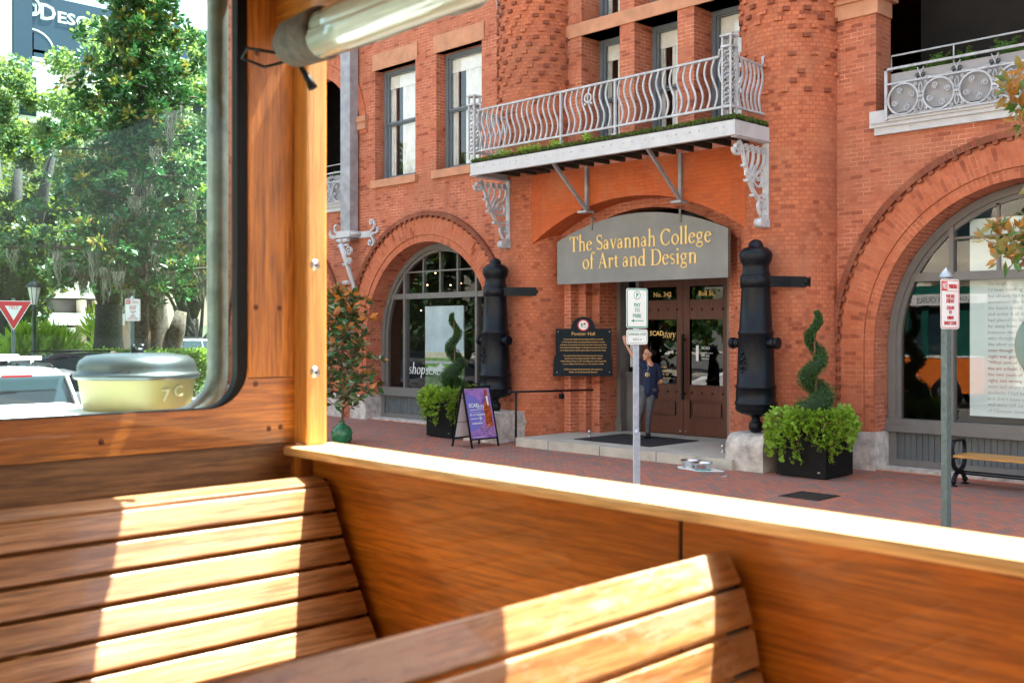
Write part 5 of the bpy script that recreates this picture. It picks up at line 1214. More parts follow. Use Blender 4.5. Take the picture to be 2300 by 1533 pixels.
def blob(name, caps, mat, parent, vox=.009, ell=(), smooth=4):
    bm = bmesh.new()
    for c in caps: capsule(bm, *c)
    for c, r in ell:
        g = bmesh.ops.create_uvsphere(bm, u_segments=20, v_segments=14, radius=1)
        for v in g['verts']: v.co = Vector((v.co.x * r[0] + c[0], v.co.y * r[1] + c[1], v.co.z * r[2] + c[2]))
    me = bpy.data.meshes.new(name); bm.to_mesh(me); bm.free()
    o = bpy.data.objects.new(name, me); COL.objects.link(o)
    r = o.modifiers.new('r', 'REMESH'); r.mode = 'VOXEL'; r.voxel_size = vox; s = o.modifiers.new('s', 'SMOOTH'); s.iterations = smooth; s.factor = .5
    bpy.context.view_layer.update(); dg = bpy.context.evaluated_depsgraph_get(); m2 = bpy.data.meshes.new_from_object(o.evaluated_get(dg)); bpy.data.objects.remove(o)
    m2.materials.clear(); m2.materials.append(mat); m2.polygons.foreach_set('use_smooth', [True] * len(m2.polygons)); m2.name = name
    return link(name, m2, parent, (0, 0, 0))
def hand(caps, w, d, side, s=1.0, curl=.2):
    """palm at w, fingers along d, thumb towards side"""
    w, d, side = Vector(w), Vector(d).normalized(), Vector(side).normalized(); nn = d.cross(side)
    caps.append((w, w + d * .055 * s, .024 * s, .030 * s)); caps.append((w + side * .018 * s, w + d * .075 * s + side * .022 * s, .016 * s, .014 * s)); caps.append((w - side * .018 * s, w + d * .075 * s - side * .022 * s, .016 * s, .013 * s))
    for k, L in enumerate((.066, .075, .070, .056)):
        b = w + d * .078 * s + side * (.027 - k * .018) * s; c = b + (d + side * (.12 - k * .09)) * L * .5 * s; e = c + (d + nn * curl + side * (.1 - k * .08)) * L * .5 * s
        caps.append((b, c, .0088 * s, .008 * s)); caps.append((c, e, .008 * s, .0065 * s))
    b = w + d * .02 * s + side * .028 * s; c = b + (d * .5 + side * .8) * .035 * s; caps.append((b, c, .011 * s, .010 * s)); caps.append((c, c + (d * .85 + side * .3) * .032 * s, .010 * s, .0075 * s))
# woman leaning at the entrance; local x = picture right, local -y = towards the viewer
def person_xf(px, py, d, name, lab, zfoot):
    p = atd(px, 742, d); return thing(name, (p[0], p[1], zfoot), lab, 'person', None, math.atan2(RD[1], RD[0]), True)
wm = person_xf(1440, 985, 19.72, 'person', 'woman in navy T-shirt and gray jeans leaning with one arm raised at the entrance doors', .175)
hd = Vector((.115, -.02, 1.575))
caps = [((.165, 0, 1.38), (.135, -.01, 1.50), .052, .048), ((.15, 0, 1.2), (.165, 0, 1.36), .10, .09), ((.13, 0, .95), (.15, 0, 1.2), .11, .095)]
fx = Vector((-.86, -.5, 0)).normalized()                                  # facing direction
ell = [(hd + Vector((.012, .005, .02)), (.082, .080, .098)), (hd + fx * .035 + Vector((0, 0, -.045)), (.055, .055, .062))]
caps += [(hd + fx * .080 + Vector((0, 0, .012)), hd + fx * .108 + Vector((0, 0, -.020)), .010, .013), (hd + fx * .078 + Vector((0, 0, -.058)), hd + fx * .088 + Vector((0, 0, -.058)), .017, .012), (hd + fx * .066 + Vector((0, 0, -.092)), hd + fx * .080 + Vector((0, 0, -.094)), .018, .014)]
sdv = Vector((fx.y * -1, fx.x, 0)) * 1; earv = Vector((.5, -.86, 0))
caps.append((hd + earv * .078 + Vector((.02, 0, -.01)), hd + earv * .080 + Vector((.02, 0, .02)), .012, .014))
sh1 = Vector((.01, -.01, 1.40)); el1 = Vector((-.155, .03, 1.545)); wr1 = Vector((-.275, .08, 1.77))
sh2 = Vector((.31, .02, 1.34)); el2 = Vector((.385, .03, 1.06)); wr2 = Vector((.265, .13, 1.02))
caps += [(sh1, el1, .048, .037), (el1, wr1, .037, .024), (sh2, el2, .046, .036), (el2, wr2, .036, .024)]
hand(caps, wr1 + Vector((-.01, 0, .02)), (-.2, .05, 1), (.9, 0, .1), 1, .3); hand(caps, wr2, (-1, .1, -.1), (0, 0, 1), 1, .3)
hl, hr = Vector((.05, 0, .90)), Vector((.20, 0, .90)); kl, kr = Vector((-.03, -.05, .49)), Vector((.135, -.04, .46)); al, ar = Vector((-.10, .03, .07)), Vector((.125, 0, .07))
for h, k, a in ((hl, kl, al), (hr, kr, ar)): caps += [(h, k, .085, .052), (k, a, .050, .034)]
blob('body', caps, mSkin, wm, .0075, ell, 3)
sc = [((.12, 0, .88), (.145, 0, 1.1), .135, .125), ((.145, 0, 1.1), (.155, 0, 1.31), .12, .105), ((.21, 0, 1.15), (.22, 0, 1.31), .10, .09), ((.10, 0, .92), (.09, 0, 1.33), .11, .085), ((.20, 0, .82), (.19, 0, 1.1), .10, .115), ((.165, .0, 1.335), (.16, 0, 1.365), .09, .065),
      (sh1 + Vector((.06, 0, -.05)), sh1 + (el1 - sh1) * .42, .085, .063), (sh2 - Vector((.06, 0, -.01)), sh2, .075, .068), (sh2, sh2 + (el2 - sh2) * .66, .068, .066), ((.27, .0, .78), (.24, 0, .95), .05, .09)]
sh = blob('shirt', sc, mShirt, wm, .010, (), 2)
pc_ = [(hl + Vector((0, 0, .02)), hr + Vector((0, 0, .02)), .105, .11)]
for h, k, a in ((hl, kl, al), (hr, kr, ar)): pc_ += [(h, k, .102, .066), (k, a + Vector((0, 0, .045)), .064, .047)]
blob('trousers', pc_, mPants, wm, .010, (), 2)
blob('hair', [(hd + Vector((.085, .03, .035)), hd + Vector((.11, .04, .03)), .045, .05), (hd + Vector((.05, .02, -.03)), hd + Vector((.05, .03, .05)), .055, .065)], mHair, wm, .007, [(hd + Vector((.028, .016, .040)), (.088, .084, .088)), (hd + Vector((.115, .05, .03)), (.06, .055, .055))], 2)
for a, s in ((al, 0), (ar, 1)):
    m = MB(); blob('shoe', [(a + Vector((.02, .02, -.055)), a + Vector((-.09, -.11, -.055)), .036, .032), (a + Vector((.02, .02, -.05)), a + Vector((0, 0, .03)), .044, .046)], mShoe, wm, .008, (), 1)
m = MB()
for sgn in (0, 1):
    c = hd + fx * (.092 if sgn == 0 else .075) + (earv * (.0 if sgn == 0 else .05)) + Vector((0, 0, .012)) + (earv * -.018 if sgn == 0 else Vector((0, 0, 0)))
    tu = (earv * .8 + fx * -.35).normalized(); m.ribbon([(.024 * cos(a * pi / 8), .019 * sin(a * pi / 8)) for a in range(16)], .0035, .004, lambda a, b, d: tuple(c + tu * a + Vector((0, 0, b)) + fx * d), True)
m.tube([hd + fx * .078 + earv * .07 + Vector((0, 0, .015)), hd + earv * .085 + Vector((.015, 0, .012))], .003, 5); m.build('glasses', mBlack, wm)
m = MB(); c = Vector((.10, -.145, 1.20)); m.mi = 0
mpd = lambda a, b, d: (c.x + a, c.y + (a * .2) - d, c.z + b)
m.lathe((c.x, c.y, c.z), [(.042, .02), (.042, -.004), (.001, -.006)], 20, 'y'); m.mi = 1; m.lathe((c.x, c.y - .004, c.z), [(.028, .01), (.028, -.004), (.001, -.005)], 16, 'y'); m.mi = 0; m.lathe((c.x, c.y - .008, c.z), [(.017, .01), (.017, -.003), (.001, -.004)], 12, 'y'); m.build('shirt_badge', [mGold, mShirt], sh)
m = MB(); m.tube([(.10, -.06, 1.41), (.12, -.115, 1.33), (.105, -.135, 1.27)], .003, 5); m.build('lanyard', mWhite, wm)
# man with a cap beyond the parked cars
mn = person_xf(255, 742, 27.5, 'person', 'man in a tan cap whose head shows over the metal drum beyond the windscreen', -.1)
caps = [((0, 0, 1.42), (0, 0, 1.54), .058, .056), ((-.08, 0, 1.0), (-.13, 0, 1.36), .13, .10), ((.08, 0, 1.0), (.13, 0, 1.36), .13, .10), ((-.22, 0, 1.38), (-.26, 0, 1.1), .05, .04), ((-.26, 0, 1.1), (-.24, -.12, .86), .04, .028), ((.22, 0, 1.38), (.26, 0, 1.1), .05, .04), ((.26, 0, 1.1), (.24, -.12, .86), .04, .028)]
for s in (-1, 1): caps += [((s * .09, 0, .92), (s * .10, -.02, .5), .09, .06), ((s * .10, -.02, .5), (s * .11, .02, .07), .055, .04), ((s * .11, .02, .05), (s * .12, -.14, .04), .04, .035)]; hand(caps, Vector((s * .24, -.12, .86)), (0, -.1, -1), (-s, 0, 0))
caps.append(((0, -.09, 1.62), (0, -.105, 1.6), .012, .014))
blob('body', caps, mSkinP, mn, .010, [((0, 0, 1.64), (.078, .09, .11)), ((0, -.03, 1.59), (.055, .06, .06))], 3)
blob('shirt', [((-.08, 0, .96), (-.13, 0, 1.36), .15, .12), ((.08, 0, .96), (.13, 0, 1.36), .15, .12), ((-.2, 0, 1.38), (-.25, 0, 1.2), .07, .065), ((.2, 0, 1.38), (.25, 0, 1.2), .07, .065)], M_plain('tan_shirt', (.35, .28, .2), .8), mn, .014)
blob('trousers', [((s * .09, 0, .92), (s * .10, -.02, .5), .11, .08) for s in (-1, 1)] + [((s * .10, -.02, .5), (s * .11, .02, .1), .075, .06) for s in (-1, 1)], mPants, mn, .014)
m = MB(); m.lathe((0, 0, 1.68), [(.088, -.02), (.092, .02), (.08, .065), (.04, .085), (.001, .088)], 18); m.prism([(-.07, -.07), (.07, -.07), (.06, -.15), (0, -.17), (-.06, -.15)], lambda a, b, d: (a, b, 1.675 - d), 0, .01); m.build('cap', M_plain('tan_cap', (.50, .36, .27), .8), mn)

# ================================================================== vegetation
mMag = M_leaf('magnolia_leaf', (.022, .12, .028), (.055, .20, .045), (.05, .12, .03), .3, .25, .6, .6)
mMagNew = M_leaf('magnolia_new_leaf', (.15, .22, .025), (.25, .27, .03), (.28, .22, .04), .35, .35, .6, .6)
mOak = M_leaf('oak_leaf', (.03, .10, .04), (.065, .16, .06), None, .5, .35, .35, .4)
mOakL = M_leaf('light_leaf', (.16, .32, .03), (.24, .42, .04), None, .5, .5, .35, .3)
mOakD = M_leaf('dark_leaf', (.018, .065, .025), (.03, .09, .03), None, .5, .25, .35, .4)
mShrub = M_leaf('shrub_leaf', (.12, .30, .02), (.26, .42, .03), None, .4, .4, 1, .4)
mOakHaze = M_leaf('hazed_oak_leaf', (.08, .18, .10), (.14, .26, .14), None, .5, .4, .35, .4)  # haze over the background oaks put into the leaf colour, pale and bluish
mHedge = M_leaf('hedge_leaf', (.10, .26, .03), (.22, .38, .04), None, .45, .4, 1, .4)
def limbs(m, base, h, r, n, spread, seed, lean=(0, 0), z0=.35, flare=1.5):
    rnd = random.Random(seed); tips = []
    pts = [Vector((base[0] + lean[0] * t + .12 * sin(t * 5 + seed), base[1] + lean[1] * t + .1 * cos(t * 4 + seed), base[2] + h * t)) for t in [i / 9 for i in range(10)]]
    rs = [r * (flare if i == 0 else 1) * (1 - .85 * i / 9) for i in range(10)]
    m.tube(pts, rs, 12)
    for k in range(n):
        t = z0 + (1 - z0) * (k + rnd.random() * .6) / n; i = min(8, int(t * 9)); p = pts[i].lerp(pts[i + 1], t * 9 - i)
        a = k * 2.4 + rnd.uniform(-.4, .4); L = spread(t) * rnd.uniform(.65, 1.0); q = [p]
        for j in range(1, 6):
            u = j / 5; q.append(p + Vector((cos(a + .3 * sin(j)) * L * u, sin(a + .3 * cos(j)) * L * u, L * (.35 * u - .22 * u * u) + rnd.uniform(-.05, .05))))
        m.tube(q, [rs[i] * .42 * (1 - .8 * j / 5) + .012 for j in range(6)], 6)
        for j in (2, 3, 4, 5): tips.append((q[j], L))
    return tips
# big magnolia in the square
mg = thing('magnolia_tree', (-32.6, 15.3, -.1), 'tall magnolia with glossy leaves and hanging moss filling the windscreen view', 'tree')
m = MB(); tips = limbs(m, (-32.6, 15.3, -.2), 13.6, .30, 62, lambda t: .5 + 4.4 * (1 - t) ** .75 * min(1, (t - .12) * 5 + .2), 3, (-.3, -.2), .24, 1.7)
m.build('trunk', mBark, mg)
P = []; O = []; S = []
for p, L in tips:
    for c in range(4 if L > 1.5 else 3):
        c0 = p + Vector((random.gauss(0, .34), random.gauss(0, .34), random.gauss(0, .22)))
        nl = random.randint(20, 34); new = random.random() < .16
        for k in range(nl):
            d = Vector((random.gauss(0, 1), random.gauss(0, 1), random.gauss(.35, .7))).normalized()
            P.append(c0 + d * random.uniform(.02, .16)); O.append(d); S.append(1 if new and random.random() < .7 else 0)
print('magnolia leaves', len(P))
leaf_cloud('crown', [tuple(p) for p in P], .225, None, mg, aspect=.48, outward=np.array([tuple(o) for o in O]), mi=np.array(S), mats=[mMag, mMagNew], fold=.2)
# Spanish moss strands on the lower limbs
def moss_strands(name, anchors, par, Lr=(.5, 1.6), n=5, w=.022, mat=mMoss):
    V = []; F = []
    for (x, y, z) in anchors:
        LL = random.uniform(*Lr)
        for k in range(n * 5):
            L = LL * random.uniform(.35, 1.0); x0 = x + random.gauss(0, .13); y0 = y + random.gauss(0, .13); a = random.uniform(0, pi); c, s_ = cos(a) * w, sin(a) * w
            px = x0; py = y0; b = len(V); N = 6; ph = random.uniform(0, 6)
            for j in range(N + 1):
                t = j / N; px = x0 * (1 - t * .0) + (x - x0) * t * .6 + .03 * sin(ph + t * 9); py = y0 + (y - y0) * t * .6 + .03 * cos(ph + t * 8); ww = (1 - t * .7)
                V.append((px - c * ww, py - s_ * ww, z - L * t)); V.append((px + c * ww, py + s_ * ww, z - L * t))
            for j in range(N): F.append((b + 2 * j, b + 2 * j + 1, b + 2 * j + 3, b + 2 * j + 2))
    return numesh(name, V, F, mat, par)
anc = []
for p, L in tips:
    if p.z < 7.5 and random.random() < .30: anc.append((p.x + random.gauss(0, .2), p.y + random.gauss(0, .2), p.z - .05))
for px, py in ((130, 565), (150, 580), (165, 590), (185, 600), (120, 545), (215, 560), (240, 600), (275, 590), (250, 480), (300, 440), (320, 450), (310, 500), (350, 330), (380, 250), (345, 500), (290, 650), (265, 610), (190, 620)):
    q = atd(px, py, random.uniform(31, 33.5)); anc.append(q)
moss_strands('hanging_moss', anc, mg)
# hollow old trunk beside it
ot = thing('hollow_tree', (-35.4, 17.2, 0), 'thick hollow grey brown trunk with a red scar behind the NO PARKING sign', 'tree')
q = Vector(atd(345, 800, 38)); m = MB(); m.tube([(q.x, q.y, -.1), (q.x + .0, q.y, 1.0), (q.x - .05, q.y, 2.4), (q.x - .1, q.y - .1, 4.2), (q.x - .25, q.y, 7)], [.75, .62, .55, .46, .28], 16)
m.tube([(q.x + .15, q.y + .3, -.1), (q.x + .35, q.y + .45, 1.2), (q.x + .5, q.y + .65, 2.2), (q.x + .55, q.y + .8, 2.9)], [.4, .33, .3, .2], 12); m.ball((q.x - .25, q.y - .45, 3.1), .38, 12, 8)
m.tube([(q.x, q.y, 3.6), (q.x + .9, q.y + .9, 5.5), (q.x + 1.6, q.y + 1.6, 7.2)], [.3, .2, .1], 8)
m.build('trunk', mBark, ot); m = MB(); m.ball((q.x + .28, q.y - .40, 1.9), .22, 10, 8, (1, .7, 2.8)); m.build('scar', M_plain('red_heartwood', (.13, .04, .025), .9, 0, .3, 5, .6), ot)
def cloud(centers, n, rxy, rz):
    P = []
    for c in centers:
        k = rxy * (c[3] if len(c) > 3 else 1)
        d = RNG.normal(size=(n, 3)); d /= np.linalg.norm(d, axis=1)[:, None]; r = RNG.random(n)[:, None] ** .45
        P.append(np.array(c[:3]) + d * r * np.array([k, k, rz * (c[3] if len(c) > 3 else 1)]))
    return np.concatenate(P)
def oak(name, px, d, r, h, crown, mat, lab, cat='tree', grp=None, n=330, leaf=.22, bark=mBarkD, seed=1, forks=4, zf=.25, moss=0, fspread=2.0):
    b = Vector(atd(px, 742, d)); b.z = -.1; t = thing(name, tuple(b), lab, cat, grp)
    m = MB(); m.tube([b, b + Vector((.05, 0, h * zf * .5)), b + Vector((.0, .05, h * zf))], [r * 1.35, r, r * .95], 12); rnd = random.Random(seed); u = Vector((RD[0], RD[1], 0))
    for k in range(forks):
        s = (k - (forks - 1) / 2) / max(1, (forks - 1) / 2); a = u * s * fspread + Vector((rnd.uniform(-.6, .6), rnd.uniform(-.6, .6), 0)); p0 = b + Vector((0, 0, h * zf))
        m.tube([p0 - Vector((0, 0, .3)), p0 + a * .45 + Vector((0, 0, h * .10)), p0 + a * .8 + Vector((0, 0, h * .26)), p0 + a * 1.2 + Vector((0, 0, h * .45))], [r * .62, r * .5, r * .4, r * .18], 8)
    m.build('trunk', bark, t)
    C = []
    for (cpx, cpy, cd, cr) in crown: C.append((*atd(cpx, cpy, cd), cr))
    CC = []
    for c in C:
        for k in range(9): CC.append((c[0] + rnd.gauss(0, c[3] * .55), c[1] + rnd.gauss(0, c[3] * .55), c[2] + rnd.gauss(0, c[3] * .45), rnd.uniform(.22, .5) * c[3]))
    leaf_cloud('crown', cloud(CC, n, 1.0, .8), leaf, mat, t, aspect=.75, fold=.1)
    if moss: moss_strands('hanging_moss', [tuple(Vector(c[:3]) + Vector((rnd.gauss(0, 1.2), rnd.gauss(0, 1.2), -1.0))) for c in C for k in range(moss)], t, (1, 2.6), 4, .04)
    return t
oak('live_oak', 425, 50, .42, 13, [(430, 440, 50, 3.0), (400, 330, 52, 3.2), (460, 560, 49, 2.2), (455, 300, 52, 3), (430, 220, 53, 2.6)], mOakHaze, 'forked live oak with dark upswept limbs between the far lamp post and the brick corner', n=420, forks=4, zf=.22, seed=5, moss=7, fspread=1.7)
oak('live_oak', 243, 58, .75, 15, [(60, 420, 60, 3.2), (150, 440, 60, 3.4), (250, 420, 60, 3.4), (190, 560, 56, 2.4), (300, 530, 57, 2.4), (110, 560, 56, 2.2)], mOakD, 'dark straight live oak trunk behind the small lamp by the hotel canopy', n=420, seed=8, moss=4, leaf=.24)
oak('live_oak', 15, 44, .7, 14, [(25, 560, 44, 2.6), (90, 600, 46, 2.0), (-30, 450, 44, 2.6), (60, 660, 47, 1.3), (15, 480, 44, 1.5), (85, 500, 45, 1.4), (60, 560, 45, 1.5), (110, 440, 46, 1.2)], mOakD, 'dark live oak at the left picture edge behind the yield sign', n=460, seed=9)
oak('live_oak', 100, 66, .2, 15, [(60, 300, 66, 3.2), (10, 270, 66, 3.0), (20, 190, 66, 2.4), (100, 360, 66, 3)], mOakHaze, 'pale hazy oak in front of the hotel at the left edge', n=380, seed=10, leaf=.26)
oak('live_oak', 350, 64, .25, 17, [(250, 170, 64, 2.8), (320, 200, 64, 3.2), (400, 210, 64, 3.2), (430, 130, 64, 2.6), (260, 290, 64, 3.2), (330, 330, 64, 3.4)], mOakHaze, 'pale hazy oak behind the top of the magnolia', n=380, seed=11, leaf=.26)
oak('small_tree', 448, 46, .16, 8, [(445, 500, 46, 1.25), (452, 440, 46, 1.1), (440, 560, 46, 1.0)], mOakL, 'bright yellow green small tree behind the gray blade sign', n=240, seed=12, leaf=.15)
# strappy shrubs and hedge
def strap_shrub(px, d, w, h, n, lab, seed=1, L=.55):
    b = Vector(atd(px, 742, d)); b.z = -.05; rnd = random.Random(seed); P = []; O = []
    for k in range(n):
        a = rnd.uniform(0, 2 * pi); e = rnd.uniform(.1, 1.5); r = rnd.random() ** .4; v_ = Vector((cos(a) * cos(e), sin(a) * cos(e), sin(e)))
        P.append((b.x + v_.x * w * r, b.y + v_.y * w * r, b.z + .2 + v_.z * h * r)); O.append((v_.x, v_.y, v_.z * .8 + .1))
    o = leaf_cloud('shrub', P, L, mShrub, None, aspect=.17, outward=np.array(O) * 1.6, org=tuple(b)); return tag(o, lab, 'shrub')
strap_shrub(55, 33, 1.0, 1.9, 1100, 'strappy yellow green shrub left of the tall lamp post', 1); strap_shrub(112, 33.5, 1.15, 1.9, 1600, 'large strappy shrub right of the tall lamp post', 2); strap_shrub(215, 60, .9, 3.2, 260, 'small pale shrub in front of the hotel entrance pillar', 3, .7)
def hedge(p0, p1, w, h, n, lab, size=.09):
    a, b = Vector(p0), Vector(p1); P = []
    for k in range(n):
        t = random.random(); s = random.uniform(-1, 1); z = h * random.random() ** .4; q = a.lerp(b, t); P.append((q.x + s * w * .7, q.y + s * w * .7, -.1 + z + random.gauss(0, .04) + .08 * sin(t * 40)))
    o = leaf_cloud('hedge', P, size, mHedge, None, aspect=.8, up=.5, org=tuple(a)); o['label'] = lab; o['category'] = 'hedge'; return o
hedge(atd(352, 742, 31.5)[:2] + (0,), atd(480, 742, 34)[:2] + (0,), .7, 1.62, 9000, 'clipped sunlit hedge between the hollow trunk and the brick corner')
hedge(atd(150, 742, 50)[:2] + (0,), atd(330, 742, 50)[:2] + (0,), .5, 1.3, 3500, 'low hedge in front of the far hotel entrance', .14)
# magnolia sapling with bagged root ball
sx, sy = atd(768, 742, 20.6)[:2]
sp = thing('magnolia_sapling', (sx, sy, 0), 'young magnolia with rusty undersided leaves standing in a green plastic bag by the wall', 'tree', None, 0, True)
m = MB(); m.lathe((0, 0, 0), [(.14, 0), (.19, .05), (.20, .20), (.16, .30), (.07, .36), (.05, .38), (.06, .42)], 22)
for i in range(len(m.v)):
    x, y, z = m.v[i]; a = math.atan2(y, x); k = 1 + .07 * sin(a * 7 + z * 20) + .05 * sin(a * 13 - z * 31); m.v[i] = (x * k, y * k, z)
m.build('root_bag', M_plain('green_plastic', (.03, .17, .07), .22, 0, .3, 10, .5), sp)
m = MB(); m.tube([(0, 0, .3), (.05, .0, .9), (0, .02, 1.7), (.03, 0, 2.5), (.02, 0, 2.95)], [.026, .022, .018, .012, .007], 7)
ms = NT('magnolia_sapling_leaf'); P = []; O = []; S = []
for k in range(44):
    z = .5 + 2.4 * k / 44; a = k * 2.4; L = (.62 * (1 - (z / 3.3) ** 2) + .12) * random.uniform(.7, 1.15); q = [Vector((.02, 0, z)) + Vector((cos(a) * L * u, sin(a) * L * u, L * (.75 * u - .1 * u * u))) for u in (0, .35, .7, 1)]
    m.tube(q, [.010, .008, .006, .003], 5)
    for u in (1, .7, .4):
        c = q[0].lerp(q[3], u); 
        for j in range(15 if u == 1 else 10):
            b = random.uniform(0, 2 * pi); d = Vector((cos(b), sin(b), random.uniform(-.2, .9))); P.append(c + d * .015); O.append(d); S.append(1 if (u == 1 and random.random() < (.16 if z < 1.9 else .55)) else 0)
for j in range(12): b = random.uniform(0, 2 * pi); P.append(Vector((.02, 0, 2.9))); O.append(Vector((cos(b) * .5, sin(b) * .5, 1))); S.append(1)
m.build('stem', mTwig, sp)
mMagS = M_leaf('sapling_leaf', (.04, .13, .035), (.06, .17, .05), (.13, .12, .045), .22, .1, 3, .7); mMagR = M_leaf('rusty_leaf', (.55, .17, .02), (.60, .25, .03), (.40, .16, .05), .35, .3, 3, .5)
leaf_cloud('leaves', [tuple(p) for p in P], .185, None, sp, aspect=.44, outward=np.array([tuple(o) for o in O]), mi=np.array(S), mats=[mMagS, mMagR], fold=.15, org=(0, 0, 0))
# street magnolia whose twigs reach in at the right edge
rt = thing('street_magnolia', (-2.75, 10.9, 0), 'magnolia branches with green and rusty leaves reaching in at the right edge', 'tree')
m = MB(); m.tube([(-2.75, 10.9, -.05), (-2.8, 10.9, 2.5), (-2.7, 10.85, 5), (-2.7, 10.8, 7)], [.10, .08, .06, .03], 9); P = []; O = []; S = []
def tuft(c, n, s, newp):
    for j in range(n):
        d = Vector((random.gauss(0, 1), random.gauss(0, 1), random.gauss(.15, .9))).normalized(); P.append(c + d * random.uniform(.0, s)); O.append(d); S.append(1 if random.random() < newp else 0)
for px, py, d, n, s in ((2272, 540, 9.6, 38, .14), (2248, 525, 9.6, 20, .07), (2262, 575, 9.5, 26, .10), (2292, 520, 9.7, 40, .14), (2215, 540, 9.7, 9, .05), (2235, 500, 9.6, 8, .04), (2292, 575, 9.5, 24, .1), (2275, 190, 9.8, 26, .08), (2288, 235, 9.8, 34, .10), (2265, 215, 9.8, 14, .05), (2298, 280, 9.7, 26, .1), (2290, 165, 9.8, 14, .05), (2330, 540, 9.8, 40, .2), (2340, 230, 9.9, 40, .2), (2400, 400, 10.2, 60, .35), (2420, 150, 10.2, 60, .35)):
    c = Vector(atd(px, py, d)); tuft(c, n, s, .45 if py < 530 else .28); r0 = Vector((-2.75, 10.88, c.z - .7)); m.tube([r0, r0.lerp(c, .5) + Vector((0, 0, -.05)), c], [.022, .013, .005], 5)
m.build('trunk', mTwig, rt); leaf_cloud('leaves', [tuple(p) for p in P], .135, None, rt, aspect=.40, outward=np.array([tuple(o) for o in O]), mi=np.array(S), mats=[M_leaf('mag_leaf_b', (.05, .16, .02), (.09, .22, .03), (.25, .22, .06), .3, .3, 3, .6), M_leaf('mag_leaf_rust', (.45, .20, .03), (.52, .26, .05), (.42, .22, .06), .35, .35, 3, .5)], fold=.15)

